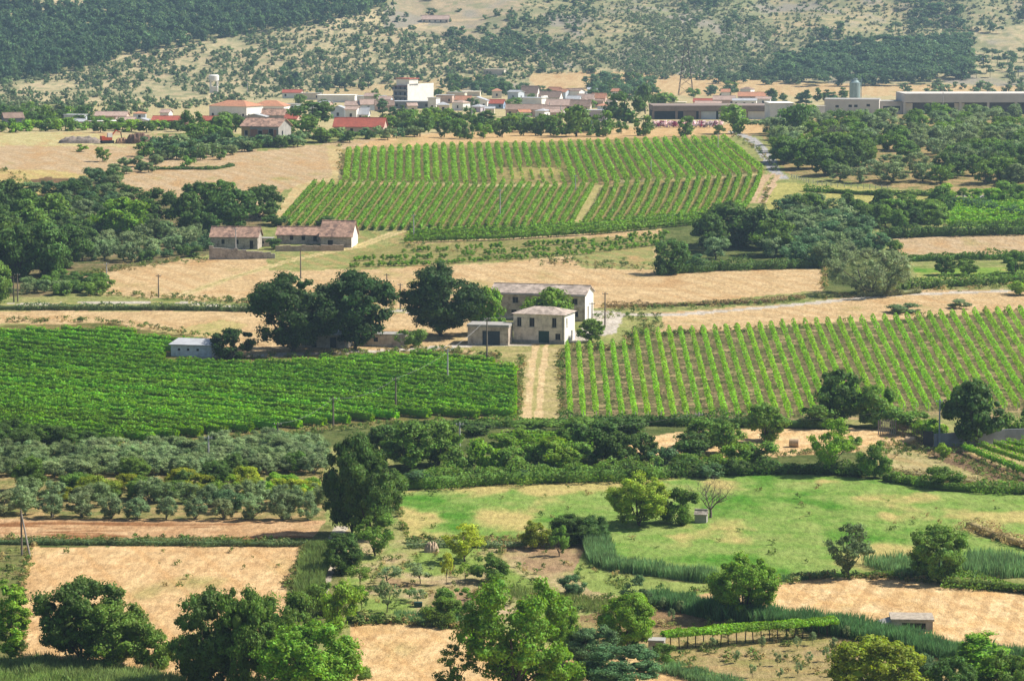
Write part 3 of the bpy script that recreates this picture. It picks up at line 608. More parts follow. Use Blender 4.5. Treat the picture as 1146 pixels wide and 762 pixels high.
house('farmhouse', 603, 384, 9.9, 7.0, 5.4, -17, plaster2, paletile, gable=sunwhite, label='small square two storey farmhouse of beige plaster with hipped tile roof and dark green door', cat='house', roof='hip', rise=1.1, frames=True, door_mat=green_door,
      openings=[('front', 1.15, 3.0, .85, 1.7, 'window'), ('front', 3.6, 3.0, 1.0, 1.7, 'window'), ('front', 7.9, 3.0, .85, 1.8, 'window'), ('front', 5.9, 0.02, 2.1, 2.3, 'door'), ('front', 8.6, .7, 1.0, 1.2, 'window'),
      ('right', 1.6, 3.1, .7, 1.5, 'window'), ('right', 5.0, 0.02, .9, 2.0, 'door', garage_door)])
B_ = [o for o in C.objects if o.name == 'farmhouse'][0]
for a_, b_ in ((-4.97, -.12), (2.02, 4.97)):
    mb = MB(); mb.box(a_, b_, -.03, .0, -.3, .55); mb.build('plinth', surf('cement_plinth', (.33, .31, .28, 1), (.22, .2, .18, 1), 1.2, .9, .2), B_)
mb = MB(); mb.tube([(4.6, -.1, -.1), (4.6, -.1, 5.3)], .06, 6); mb.build('drainpipe', surf('zinc', (.3, .3, .29, 1), None, 2, .6, 0), B_)
p = g1(630, 384); mb = MB(); mb.box(-.5, .5, -.4, .4, 0, .9); mb.box(-.6, .6, -.5, .5, .9, 1.0); mb.tube([(.3, -.42, .4), (.3, -.6, .4)], .04, 5); o = mb.build('water_butt', whitew, loc=p); tag(o, 'white square water butt at the right corner of the farmhouse', 'water butt')
house('garage_annex', 546, 386, 7.6, 5.0, 3.3, -10, plaster, grayw, 'low flat roofed garage with wide grey door, attached left of the farmhouse', 'garage', roof='flat', over=.15, roof_th=.45, door_mat=garage_door,
      openings=[('front', 4.4, 0.02, 3.3, 2.6, 'door')])
# shacks under the oaks
house('stone_shack', 362, 389, 8.0, 4.0, 2.3, -10, rubble, metalroof, 'low ruined shack with grey sheet roof beneath the pair of oaks', 'shack', roof='shed', rise=.5, openings=[('front', 2.2, 0.02, 1.0, 1.9, 'door'), ('front', 5.8, .02, 1.2, 1.9, 'door')])
house('stone_shack', 384, 389, 1.9, 4.0, 2.4, -10, whitew, metalroof, 'small whitewashed lean-to at the right end of the shack beneath the oaks', 'shack', roof='shed', rise=.3)
house('stone_shack', 428, 388, 8.5, 3.6, 2.2, -8, plaster, grayw, 'low beige outbuilding wall between the right oak and two small round trees', 'shack', roof='flat', over=.1, openings=[('front', 3.0, .9, .8, .8, 'window')])
house('store_shed', 214, 399, 7.6, 5.0, 2.0, -12, surf('blue_white_boards', (.55, .62, .68, 1), (.36, .40, .44, 1), 1.2, .8, .1), metalroof, 'low bluish white shed with grey sheet roof at the upper edge of the left vineyard', 'shed', roof='shed', rise=.45,
      openings=[('front', 1.5, 1.0, .5, .45, 'window'), ('front', 3.2, 1.0, .5, .45, 'window'), ('front', 5.0, 1.0, .5, .45, 'window')])
# ruined farm on the slope
house('ruined_house', 262, 279, 11.4, 5.5, 3.0, -6, rubble, oldtile, 'ruined stone cottage with patchy tile roof, leftmost of the derelict farm', 'ruin', rise=2.0, drop=0,
      openings=[('front', 3.0, 1.2, .8, 1.1, 'window'), ('front', 6.4, 1.2, .8, 1.1, 'window'), ('front', 9.9, .1, .9, 2.0, 'door')])
house('ruined_annex', 297, 276, 3.2, 3.0, 1.9, -6, plaster, grayw, 'tiny flat roofed annex between the derelict cottages', 'ruin', roof='flat', over=.1, openings=[('front', 1.0, .7, .6, .7, 'window')])
house('ruined_house', 334, 273, 10.6, 5.0, 2.2, -6, rubble, oldtile, 'low ruined stable with long tile roof, in the middle of the derelict farm', 'ruin', rise=1.6, openings=[('front', 3.6, .9, .9, 1.2, 'window'), ('front', 6.5, .9, .9, 1.2, 'window'), ('front', 9.4, .6, .9, 1.6, 'door')])
house('ruined_house', 376, 277, 7.6, 8.0, 2.7, -8, rubble, oldtile, gable=sunwhite, label='tallest ruined cottage with steep tile roof and white gable, right end of the derelict farm', cat='ruin', rise=3.3, openings=[('front', 2.4, .02, 1.3, 1.7, 'door')])
mb = MB()
p = g1(271, 290)
for i in range(16):
    x = -7.6 + i * .95; hgt = 2.9 - .10 * i + random.uniform(-.25, .25)
    mb.box(x, x + .951, -.3, .3, -1, hgt)
t = mb.build('terrace_wall', rubble); t.location = p; t.rotation_euler.z = R(2); tag(t, 'crumbling rubble terrace wall in front of the leftmost ruined cottage', 'wall')
mb = MB(); p = g1(346, 281)
for i in range(18):
    x = -8 + i * .9; mb.box(x, x + .902, -.3, .3, -1, 1.3 + random.uniform(-.15, .2))
t = mb.build('terrace_wall', rubblep); t.location = p; t.rotation_euler.z = R(4); tag(t, 'low pinkish rubble wall below the middle and right ruined cottages', 'wall')

# concrete hut at the edge of the wheat
t, _, _ = house('field_hut', 1021, 706, 4.3, 3.2, 1.08, -4, grayw, surf('lichened_slab', (.42, .36, .28, 1), (.24, .2, .16, 1), 2.5, .9, .3), 'low concrete field hut with a wide dark opening at the edge of the ripe wheat', 'hut', roof='flat', over=.15, roof_th=.22, openings=[('front', 2.3, .2, 2.5, .68, 'window')])
mb = MB()   # sloping flank wall
mb.v += [(-2.16, -.1, -.5), (-3.6, .3, -.5), (-3.6, .3, .55), (-2.16, -.1, 1.02), (-2.16, 2.6, -.5), (-3.6, 2.6, -.5), (-3.6, 2.6, .55), (-2.16, 2.6, 1.02)]
mb.f += [(0, 3, 2, 1), (1, 2, 6, 5), (3, 7, 6, 2), (4, 5, 6, 7)]; mb.m += [0] * 4
mb.build('wing_wall', grayw, t)
# dry stone well house by the bare tree
t, _, _ = house('stone_hut', 784, 585, 1.5, 1.2, 1.0, -12, grayw, rubble, 'tiny grey stone hut between a dark bush and the bare tree in the green meadow', 'hut', rise=.45, over=.1, openings=[])
t, _, _ = house('stone_hut', 734, 733, 1.6, 1.5, 1.4, -10, rubble, grayw, 'tiny grey stone hut half hidden beside the bright tree left of the vine pergola', 'hut', roof='flat', over=.05, openings=[('front', .8, 0.02, .7, 1.0, 'door')])

# ------------------------------------------------------------------ the town, nearest landmark first
def wall2(front, cols, rows, W, h0=1.0, dz=3.0, ww=1.0, hh=1.3):
    r = []
    for k in range(rows): r += wgrid(front, W, cols, h0 + dz * k, ww, hh, 1.6)
    return r
TW = []
def town(name, x0, x1, base, h_px, roof_px, wallm, roofm, label, cat='house', roof='gable', ops=None, rot=-14, depth=None, group=None, **kw):
    p = g1((x0 + x1) / 2, base); s = p.y / F
    W = (x1 - x0) * s / math.cos(R(rot)); H = h_px * s; rise = max(roof_px * s * 1.0, .3)
    if depth is None: depth = min(max(W * .6, 5), 9)
    if ops is None:
        n = max(1, int(W / 3.6)); rows = max(1, int(H / 3.0))
        ops = wall2('front', n, rows, W, min(1.0, H * .3), 2.9, 1.0, min(1.3, H * .45))
        if roof != 'shed': ops += wall2('right', max(1, int(depth / 4)), rows, depth, min(1.0, H * .3), 2.9, .9, min(1.2, H * .4))
    return house(name, p, None, W, depth, H, rot, wallm, roofm, label, cat, roof=roof, rise=rise, openings=ops, group=group, **kw)
# brick shell of an unfinished house
p = g1(291, 164); s = p.y / F
t, _, _ = house('unfinished_house', p, None, 44 * s * 1.03, 9.5, 22.5 * s, -20, grayw, oldtile, 'unfinished house with brick infill and ochre end wall, at the edge of the town', 'house', rise=2.2, over=.5,
      openings=[('front', 1.6, 3.4, 1.0, 1.4, 'window'), ('front', 6.3, 3.2, 1.3, 1.6, 'window'), ('front', 10.0, 3.0, 1.5, 2.4, 'window'), ('front', 10.6, .02, 2.6, 2.5, 'door'), ('front', 6.0, .3, 3.5, 1.8, 'window'),
                ('right', 3.0, 3.4, 1.0, 1.4, 'window'), ('right', 6.0, .6, 1.0, 1.6, 'window')])
W_ = 44 * s * 1.03; x0 = -W_ / 2
for a, b in ((3.0, 5.5), (7.1, 9.1), (10.9, 11.9)):
    mb = MB(); mb.box(x0 + a, x0 + b, -.02, .02, 3.0, 5.2); mb.build('brick_infill', brick, t)
mb = MB(); mb.box(x0 + .05, x0 + 1.0, -.02, .02, 2.8, 6.2); mb.box(x0 + 2.2, x0 + 2.9, -.02, .02, 2.8, 6.2); mb.box(x0 + 1.0, x0 + 2.2, -.02, .02, 4.9, 6.2)
mb.build('ochre_panel', surf('ochre', (.50, .33, .15, 1), None, 1, .9, .1), t)
mb = MB(); mb.box(-W_ / 2 - .02, W_ / 2 + .02, -.08, .0, 2.55, 2.8); mb.build('floor_band', grayw, t)

town('apartment_house', 233, 277, 134, 15, 6, whitew, orangetile, 'big white three storey house with bright orange hipped roof, right below the water tower', roof='hip', rot=-30, depth=11, group=None)
town('apartment_house', 281, 318, 131, 12, 6, whitew, orangetile, 'long white house with orange roof behind the unfinished brick house', roof='hip', rot=-10, depth=10)
town('balcony_house', 315, 331, 129, 12, 2, bluewh, grayw, 'narrow white and blue house with balconies, joined to the orange roofed house', roof='flat', rot=-20)
town('long_shed', 293, 320, 136, 7, 6, grayw, oldtile, 'dark long shed with brown roof in front of the orange roofed house', 'shed', rot=-4, ops=[])
town('low_house', 272, 297, 137, 6, 3, grayw, metalroof, 'low grey gabled house just behind the unfinished brick house', ridge='y', rot=-8)
town('low_house', 318, 332, 140, 7, 4, pinkw, redtile, 'small red roofed house left of the big round tree in the town')
town('blue_gabled_house', 6, 26, 141, 9, 5, surf('slate_blue_wall', (.22, .25, .30, 1), None, 1, .9, .1), browntile, 'slate blue house with steep dark gable at the far left of the town', rot=22, ridge='x')
town('low_house', 41, 60, 141, 4, 3, pinkw, pinktile, 'low pinkish house between the slate blue house and the pale blue one', rot=-5)
town('pale_house', 71, 92, 139, 10, 2, bluewh, metalroof, 'pale blue two storey house with flat grey roof, above the green reeds', roof='flat')
town('long_house', 106, 141, 136, 6, 4, pinkw, pinktile, 'long pink house with two chimneys behind the white canopy', rot=-4)
town('white_canopy', 101, 131, 142, 6, 1, whitew, whitew, 'white flat canopy building beside the reeds on the left of the town', 'building', roof='flat', rot=-6, over=.8, ops=None)
town('low_house', 130, 150, 140, 5, 3, cream, pinktile, 'low cream house with faded roof right of the white canopy', rot=0)
town('white_shed', 150, 165, 142, 7, 2, whitew, metalroof, 'small white shed left of the long red roofed barns', 'shed', roof='gable', ridge='y', rot=-6, ops=[('front', 2.6, .9, .9, 1.0, 'window')])
town('long_barn', 170, 208, 142, 7, 4, surf('dark_brick', (.16, .09, .07, 1), None, 1, .9, .1), redtile, 'long dark barn with red roof left of the tall dark tree', 'barn', rot=-3, ops=[])
town('long_barn', 222, 248, 143, 8, 4, surf('dark_brick', (.16, .09, .07, 1), None, 1, .9, .1), redtile, 'dark barn with red roof right of the tall dark tree', 'barn', rot=-3, ops=[])
town('porch_house', 245, 254, 141, 6, 2, pinkw, orangetile, 'small orange porch below the big white three storey house', rot=-3, ops=[])
town('long_white_shed', 355, 397, 115, 8, 1, whitew, whitew, 'long plain white industrial shed, foot of the hill', 'shed', roof='flat', rot=-4, ops=[])
town('long_white_shed', 316, 337, 110, 6, 3, whitew, redtile, 'white shed with red roof, foot of the hill left of the plain white one', 'shed', rot=-5)
town('low_building', 336, 358, 112, 7, 1, cream, grayw, 'small cream building with arched wall between two white sheds', 'building', roof='flat', rot=-5)
town('white_shed_far', 396, 430, 114, 6, 1, whitew, metalroof, 'white workshop with dark roof left of the tall white block', 'shed', roof='flat', rot=-5, ops=[])
town('pale_house', 370, 386, 133, 11, 3, bluewh, metalroof, 'pale blue house with white gable right of the round tree', ridge='y', rot=-10)
town('pale_house', 386, 399, 134, 11, 3, whitew, pinktile, 'white house with faded pink roof above the long red roof', rot=-14)
town('metal_roof_house', 394, 412, 134, 6, 7, whitew, metalroof, 'small house with shiny grey roof and red eaves above the long red roof', rot=-6)
town('pink_roof_house', 386, 404, 124, 6, 4, whitew, pinktile, 'white house with pink roof in the cluster left of the conifer', rot=-8)
town('pink_roof_house', 404, 421, 124, 7, 5, bluewh, pinktile, 'bluish house with pink roof next to the conifer', rot=10)
town('pink_roof_house', 420, 441, 125, 7, 5, pinkw, browntile, 'mauve roofed house right behind the dark conifer', rot=6)
town('long_red_house', 373, 429, 150, 8, 9, pinkw, redtile, 'long low building with one big bright red roof at the edge of the stubble slope', 'building', rot=-7, depth=8, ops=None)
# tall block with dark glazed front
p = g1(448, 116); s = p.y / F
t, _, _ = house('tall_block', p + Vector((6 * 0, 0, 0)), None, 9.0, 20, 19 * s, -38, surf('dark_facade', (.16, .17, .20, 1), (.11, .12, .14, 1), 1, .7, .1), redtile, 'tall block with dark balconied front and blank white side wall, highest building of the town', 'building', roof='flat', over=.2,
      openings=wall2('front', 3, 3, 9.0, 1.0, 3.0, 1.3, 1.5))
mb = MB(); mb.box(4.51, 4.75, -.05, 20, -1, 19 * s + 1.2); mb.box(-3.5, 4.75, 1.2, 8, 19 * s + .35, 19 * s + 3.6)
mb.build('white_side_wall', whitew, t)
mb = MB(); mb.box(-4, 5.2, .7, 8.5, 19 * s + 3.6, 19 * s + 4.0); mb.build('penthouse_roof', redtile, t)
for k in range(3):
    mb = MB(); mb.box(-4.5, 4.4, -1.0, -.05, 2.9 * k + .4, 2.9 * k + .55); mb.box(-4.5, 4.4, -1.0, -.94, 2.9 * k + .55, 2.9 * k + 1.2)
    mb.build('balcony', grayw, t)
town('low_block', 440, 481, 122, 8, 1, surf('dull_grey_wall', (.20, .22, .24, 1), None, 1, .8, .1), metalroof, 'low grey building with flat roof at the foot of the tall block', 'building', roof='flat', rot=-6)
town('stepped_house', 479, 488, 124, 14, 2, whitew, grayw, 'narrow white stepped house right of the low grey building', roof='flat', rot=-20)
town('grey_house', 488, 506, 116, 9, 2, pinkw, metalroof, 'reddish grey building with flat roof right of the tall block', 'building', roof='flat', rot=-10)
town('cream_house', 500, 520, 113, 9, 1, cream, grayw, 'cream flat roofed building behind the small orange roof', 'building', roof='flat', rot=-12)
town('orange_roof_house', 509, 526, 118, 6, 4, bluewh, orangetile, 'pale blue house with orange roof in the middle of the town', rot=-12)
town('white_house', 521, 545, 122, 9, 4, whitew, metalroof, 'broad white gabled house in the middle of the town', ridge='y', rot=-12)
town('long_pale_wall', 507, 537, 108, 5, 1, cream, cream, 'long pale flat building behind the town centre', 'building', roof='flat', rot=-3, ops=[])
town('red_roof_house', 541, 563, 122, 6, 4, surf('blue_wall', (.28, .36, .48, 1), None, 1, .9, .1), redtile, 'blue walled house with red roof, centre of the town', rot=-12)
town('orange_house', 561, 573, 121, 5, 2, surf('apricot_wall', (.62, .40, .24, 1), None, 1, .9, .1), pinktile, 'small apricot house right of the blue walled one', rot=-12)
town('white_box_house', 582, 606, 120, 10, 1, whitew, metalroof, 'white box shaped house without windows, centre right of the town', roof='flat', rot=-25, depth=7, ops=[('right', 1.5, 4.5, .8, .8, 'window')])
town('brown_roof_house', 583, 601, 109, 5, 7, whitew, browntile, 'house with big brown roof directly behind the white box shaped one', rot=-16)
town('brown_roof_house', 603, 626, 115, 6, 6, whitew, browntile, 'white house with wide brown roof right of the white box shaped one', rot=-16)
town('long_roof_house', 566, 611, 131, 8, 5, pinkw, browntile, 'long low house with weathered brown roof in front of the white box', rot=-4)
town('long_roof_house', 611, 640, 124, 6, 6, pinkw, pinktile, 'low house with pinkish roof behind the pair of lamp poles', rot=-9)
town('pink_roof_house', 607, 630, 132, 7, 5, whitew, pinktile, 'white house with pink roof behind the row of round trees', rot=-14)
town('white_tower_house', 632, 648, 112, 10, 2, whitew, browntile, 'tall narrow white house with dark left side, right part of the town', rot=-30, depth=6)
town('white_house', 647, 656, 110, 7, 1, bluewh, metalroof, 'small bluish box house beside the tall narrow white one', roof='flat', rot=-15)
town('pink_roof_house', 646, 664, 116, 5, 5, whitew, pinktile, 'white walled house with salmon roof right of the tall narrow white house', rot=-8)
town('pink_roof_house', 662, 677, 115, 5, 5, pinkw, orangetile, 'house with orange roof left of the big dark tree', rot=-14)
town('pink_roof_house', 638, 660, 126, 7, 6, cream, browntile, 'cream house with brown roof above the lilac house', rot=-10)
town('lilac_house', 655, 677, 136, 12, 3, lilac, metalroof, 'lilac house with flat grey roof, left of the big dark tree', roof='flat', rot=-12)
town('hill_farm', 541, 564, 84, 6, 1, cream, cream, 'long cream farm building alone on the slope above the town', 'building', roof='flat', rot=-22, depth=6, ops=[])
town('hill_farm', 472, 502, 26, 4, 4, cream, pinktile, 'long low farm with faded pink roof high on the hillside', 'building', rot=-6, depth=8)
town('white_cabin', 1090, 1101, 67, 4, 1, whitew, whitew, 'small white cabin on the hillside right of the pine wood', 'cabin', roof='flat', rot=-6, ops=[])
town('white_cabin', 1139, 1150, 81, 5, 1, whitew, metalroof, 'white cabin at the right edge on the hillside', 'cabin', roof='flat', rot=-6, ops=[])
for (a, b, c, h, r_, wm, rm, lb) in [(776, 796, 118, 6, 3, pinkw, redtile, 'low house with dark red roof right of the pylon'), (798, 822, 117, 7, 4, pinkw, pinktile, 'low rosy roofed house behind the factory'),
     (820, 846, 118, 7, 2, whitew, metalroof, 'white and grey building behind the factory'), (826, 856, 112, 6, 4, pinkw, orangetile, 'house with salmon roof and white right wall behind the factory'),
     (778, 806, 120, 5, 3, cream, pinktile, 'cream shed directly behind the factory roof'), (846, 862, 116, 7, 2, whitew, pinktile, 'white gabled house behind the right end of the factory')]:
    town('village_house', a, b, c + 2, h, r_, wm, rm, lb, rot=-8)
town('green_building', 749, 767, 124, 9, 1, surf('yellow_green_wall', (.45, .50, .26, 1), None, 1, .9, .1), cream, 'yellow green building with cream parapet behind the factory', 'building', roof='flat', rot=-6, ops=[])
town('green_building', 766, 779, 124, 7, 1, surf('sea_green_wall', (.30, .45, .34, 1), None, 1, .9, .1), metalroof, 'lower sea green building joined to the yellow green one', 'building', roof='flat', rot=-6, ops=[])

# the many small houses of the dense right part of the town
rh = random.Random(12)
for k, (x, y) in enumerate([(574, 112), (596, 128), (618, 108), (628, 112), (641, 118), (652, 121), (668, 121), (664, 108), (676, 126), (684, 120), (548, 128), (532, 126), (556, 110), (588, 133), (604, 134), (622, 136), (642, 134), (690, 112), (362, 124), (352, 128), (414, 117), (430, 118), (462, 127), (496, 126), (512, 124), (184, 136), (156, 134), (88, 143), (300, 126), (812, 112), (834, 108)]):
    w_ = rh.uniform(9, 15); wm = rh.choice([whitew, whitew, whitew, cream, pinkw, bluewh, lilac]); rm = rh.choice([pinktile, browntile, orangetile, metalroof, metalroof, pinktile])
    nm = {id(whitew): 'white', id(cream): 'cream', id(pinkw): 'pink', id(bluewh): 'pale blue', id(lilac): 'lilac'}[id(wm)]; rn = {id(pinktile): 'faded pink', id(browntile): 'brown', id(orangetile): 'orange', id(metalroof): 'grey'}[id(rm)]
    town('village_house', x - w_ / 2, x + w_ / 2, y, rh.uniform(6, 10), rh.uniform(1.6, 3.2), wm, rm, 'small %s house with %s roof among the packed houses of the town' % (nm, rn), rot=rh.uniform(-40, 15), group='small %s houses with %s roofs in the town' % (nm, rn), roof=rh.choice(['gable', 'gable', 'hip']))
# factory with dark brown fascia
def hall(name, x0, x1, base, topz, fascia, ncol, label, fm, panel, wm, rot=-3, under=True, yz=None):
    p = g1((x0 + x1) / 2, base); s = p.y / F; W = (x1 - x0) * s; H = topz * s; fh = fascia * s
    t = empty(name, p, R(rot)); tag(t, label, 'factory')
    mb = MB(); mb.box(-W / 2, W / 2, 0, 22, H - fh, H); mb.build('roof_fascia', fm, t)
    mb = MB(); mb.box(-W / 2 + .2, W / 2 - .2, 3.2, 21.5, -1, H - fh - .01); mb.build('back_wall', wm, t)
    for i in range(ncol + 1):
        x = -W / 2 + W * i / ncol; c = MB(); c.box(x - .45, x + .45, .3, 1.2, -1, H - fh - .01); c.build('column', fm, t)
    for (a, b, m_) in panel:
        c = MB(); c.box(-W / 2 + W * a, -W / 2 + W * b, 1.3, 1.45, .02, (H - fh) * .93); c.build('wall_panel', m_, t)
    return t
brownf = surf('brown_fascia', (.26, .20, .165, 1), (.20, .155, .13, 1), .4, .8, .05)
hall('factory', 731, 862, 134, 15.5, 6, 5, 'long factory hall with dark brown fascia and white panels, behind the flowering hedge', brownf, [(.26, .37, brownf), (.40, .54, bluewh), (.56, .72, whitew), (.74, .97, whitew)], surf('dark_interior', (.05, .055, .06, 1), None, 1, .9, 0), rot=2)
town('factory_end', 862, 888, 136, 20, 1, whitew, whitew, 'white end block of the brown factory', 'building', roof='flat', rot=4, ops=[], depth=14)
town('beige_works', 923, 983, 129, 17, 1, surf('beige_render', (.64, .58, .51, 1), (.56, .51, .45, 1), .3, .85, .05), grayw, 'plain beige works building with four small windows beside the metal silo', 'building', roof='flat', rot=-9, depth=16, over=.1,
     ops=[('front', 5.2, 3.0, 1.4, 1.0, 'window'), ('front', 10.5, 3.2, 1.4, 1.0, 'window'), ('front', 12.8, 3.2, 1.4, 1.0, 'window'), ('front', 17.8, 3.5, 1.4, 1.0, 'window'), ('right', 9, .02, 2.4, 2.6, 'door', surf('red_door', (.35, .03, .03, 1), None, 1, .6, 0))])
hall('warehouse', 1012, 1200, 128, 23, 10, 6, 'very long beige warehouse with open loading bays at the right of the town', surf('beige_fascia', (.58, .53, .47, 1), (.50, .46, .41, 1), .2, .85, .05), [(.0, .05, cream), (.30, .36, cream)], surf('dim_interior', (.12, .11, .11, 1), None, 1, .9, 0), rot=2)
town('low_hall', 984, 1018, 128, 14, 1, surf('beige_fascia', (.58, .53, .47, 1), (.50, .46, .41, 1), .2, .85, .05), grayw, 'lower beige hall joining the beige works to the long warehouse', 'building', roof='flat', rot=0, ops=[('front', 5, 1.5, 7, 1.8, 'window')], depth=14)
town('white_hoarding', 909, 923, 130, 11, 1, whitew, whitew, 'white panel fence left of the beige works', 'fence', roof='flat', rot=0, ops=[], depth=1)
# stacked pallets in the loading bays
boxm = surf('wrapped_pallet', (.68, .72, .78, 1), (.5, .55, .6, 1), 1.5, .6, .1); proto = None
p0 = g1(1060, 127)
for k in range(16):
    mb = MB()
    if proto is None:
        mb.box(-1.6, 1.6, 0, 2, 0, 1.3); mb.box(-1.5, 1.5, .1, 1.9, 1.34, 2.7); mb.box(-1.7, 1.7, -.05, 2.05, -.3, 0)
        proto = mb.build('pallet_stack', boxm); o = proto
    else: o = proto.copy(); C.objects.link(o)
    q = g1(1018 + k * 9, 126.6); o.location = q + Vector((0, 0, .3)); o.scale = (1.05, 1, random.choice([.8, 1, 1.15]))
    tag(o, 'white wrapped pallet stack standing in a bay of the long warehouse', 'pallet stack', 'pallet stacks under the warehouse roof')

# silo
p = g1(956.5, 122); s = p.y / F; t = empty('silo', p); tag(t, 'tall grey green metal silo with a cap, behind the beige works', 'silo')
sm = surf('galvanised', (.30, .38, .38, 1), (.20, .27, .27, 1), .5, .5, .05, stretch=(3, 3, .4), metal=.3)
r = 6.2 * s; H = 29 * s; mb = MB(); mb.tube([(0, 0, 0), (0, 0, H)], r, 24); b = mb.build('tank', sm, t, smooth=False)
mb = MB(); mb.tube([(0, 0, H), (0, 0, H + 1.0)], [r, r * .5], 24); mb.tube([(0, 0, H + 1), (0, 0, H + 2.0)], r * .42, 12); mb.build('cap', sm, t)
mb = MB()
for k in range(24):
    a = 2 * math.pi * k / 24; mb.tube([(r * math.cos(a), r * math.sin(a), H + .05), (r * math.cos(a), r * math.sin(a), H + 1.1)], .05, 4)
mb.tube([((r) * math.cos(2 * math.pi * k / 24), r * math.sin(2 * math.pi * k / 24), H + 1.1) for k in range(25)], .05, 4); mb.build('railing', sm, t)
mb = MB(); mb.tube([(r + .3, -.6, 0), (r + .3, -.6, H + 2)], .12, 5); mb.tube([(r + .3, .1, 0), (r + .3, .1, H + 2)], .12, 5); mb.build('ladder', sm, t)
# water tower
p = g1(239.5, 104); s = p.y / F; t = empty('water_tower', p); tag(t, 'small white water tower on four legs on the dry slope', 'water tower')
mb = MB(); H = 20 * s; mb.tube([(0, 0, H * .62), (0, 0, H * .68), (0, 0, H * .95), (0, 0, H)], [1.4, 2.9, 2.9, 2.2], 20); mb.build('tank', whitew, t)
for sx in (-1, 1):
    for sy in (-1, 1):
        mb = MB(); mb.box(sx * 1.9 - .35, sx * 1.9 + .35, sy * 1.9 - .35, sy * 1.9 + .35, -1, H * .63); mb.build('leg', whitew, t)
mb = MB(); mb.box(-1.5, 1.5, -1.5, 1.5, -1, 3.4); mb.build('pump_room', whitew, t); mb = MB(); mb.box(-2.2, 2.2, -2.2, 2.2, H * .30, H * .30 + .35); mb.build('ring_beam', whitew, t)
# lattice pylon
p = g1(767.5, 107); s = p.y / F; t = empty('power_pylon', p); tag(t, 'tall brown steel lattice pylon behind the town', 'pylon')
stl = surf('rusty_steel', (.10, .075, .065, 1), None, 2, .7, 0); H = 62 * s
mb = MB(); bw = 3.6
def lw(z): return bw * (1 - z / H) + .45
Zs = [0, 5, 9.5, 13.5, 17, 20, 22.5, 25, 27.5, 30, H]
for sx in (-1, 1):
    for sy in (-1, 1): mb.tube([(sx * lw(z), sy * lw(z), z) for z in Zs], .16, 4)
for a, b in zip(Zs[:-1], Zs[1:]):
    for (s1, s2) in (((-1, -1), (1, -1)), ((1, -1), (1, 1)), ((1, 1), (-1, 1)), ((-1, 1), (-1, -1))):
        mb.tube([(s1[0] * lw(a), s1[1] * lw(a), a), (s2[0] * lw(b), s2[1] * lw(b), b)], .09, 4); mb.tube([(s2[0] * lw(a), s2[1] * lw(a), a), (s1[0] * lw(b), s1[1] * lw(b), b)], .09, 4)
mb.build('lattice_mast', stl, t)
for z in (H * .78, H * .88, H * .96):
    mb = MB(); mb.tube([(-4.2, 0, z), (0, 0, z + .9), (4.2, 0, z)], .14, 4); mb.tube([(-4.2, 0, z), (4.2, 0, z)], .12, 4)
    for x in (-4, 4): mb.tube([(x, 0, z), (x, 0, z - 1.1)], .14, 5)
    mb.build('cross_arm', stl, t)
# excavator by the spoil heap
p = g1(120, 160.5); t = empty('excavator', p, R(25)); tag(t, 'orange excavator with white cab beside the dark spoil heap', 'excavator')
om = surf('orange_paint', (.55, .10, .04, 1), None, 2, .5, 0); dk = surf('dark_rubber', (.03, .03, .03, 1), None, 2, .8, 0)
for sy in (-1.1, 1.1):
    mb = MB(); mb.tube([(-1.5, sy - .3, .45), (-1.5, sy + .3, .45)], .45, 10); mb.tube([(1.5, sy - .3, .45), (1.5, sy + .3, .45)], .45, 10); mb.box(-1.5, 1.5, sy - .29, sy + .29, 0.02, .88); mb.build('track', dk, t)
mb = MB(); mb.box(-2.0, 1.3, -1.2, 1.2, .95, 1.9); mb.box(-2.0, -.9, -1.15, 1.15, 1.9, 2.3); mb.build('body', om, t)
mb = MB(); mb.box(-.1, 1.4, -1.2, -.1, 1.9, 3.2); mb.build('cab', whitew, t)
mb = MB(); mb.tube([(1.0, .4, 1.6), (3.0, .4, 4.0), (4.6, .4, 3.2)], [.3, .25, .2], 4); mb.build('boom', om, t)
mb = MB(); mb.tube([(4.6, .4, 3.2), (4.9, .4, 1.2)], [.2, .15], 4); mb.box(4.4, 5.2, -.1, .9, .5, 1.2); mb.build('bucket', dk, t)
# heaps
def heap(name, px, py, w_, d_, h_, mat, label, cat, seed, n=22):
    p = g1(px, py); xs = np.linspace(-1, 1, n * 2); ys = np.linspace(-1, 1, n); XX, YY = np.meshgrid(xs, ys)
    rr = np.clip(1 - (XX ** 2) ** 1.5 - (YY ** 2), 0, 1) ** .6
    Z = h_ * rr * (.45 + .9 * fbm(XX * 6 + seed, YY * 3, seed, 4)) - .15
    V = np.stack([XX * w_ / 2, YY * d_ / 2, Z], -1).reshape(-1, 3); nx = n * 2
    ii, jj = np.meshgrid(np.arange(n - 1), np.arange(nx - 1), indexing='ij'); v = ii * nx + jj
    me = mesh_np(name, V, np.stack([v, v + 1, v + nx + 1, v + nx], -1).reshape(-1, 4), [mat]); o = link(name, me); o.location = p; return tag(o, label, cat)
heap('timber_heap', 156, 160.5, 8.5, 5, 3.4, surf('dark_timber', (.10, .06, .045, 1), (.2, .12, .08, 1), 3, .9, .3), 'dark brown heap of old timber right of the excavator', 'heap', 3)
heap('spoil_heap', 137, 160.5, 4.5, 4, 2.0, surf('reddish_spoil', (.34, .19, .11, 1), (.22, .14, .09, 1), 2, .9, .3), 'reddish spoil heap between the excavator and the timber heap', 'heap', 5)
heap('rubble_heap', 90, 160, 14, 5, 2.2, surf('grey_rubble', (.30, .24, .19, 1), (.15, .13, .12, 1), 2, .9, .3), 'long grey and brown rubble heap left of the excavator', 'heap', 8)
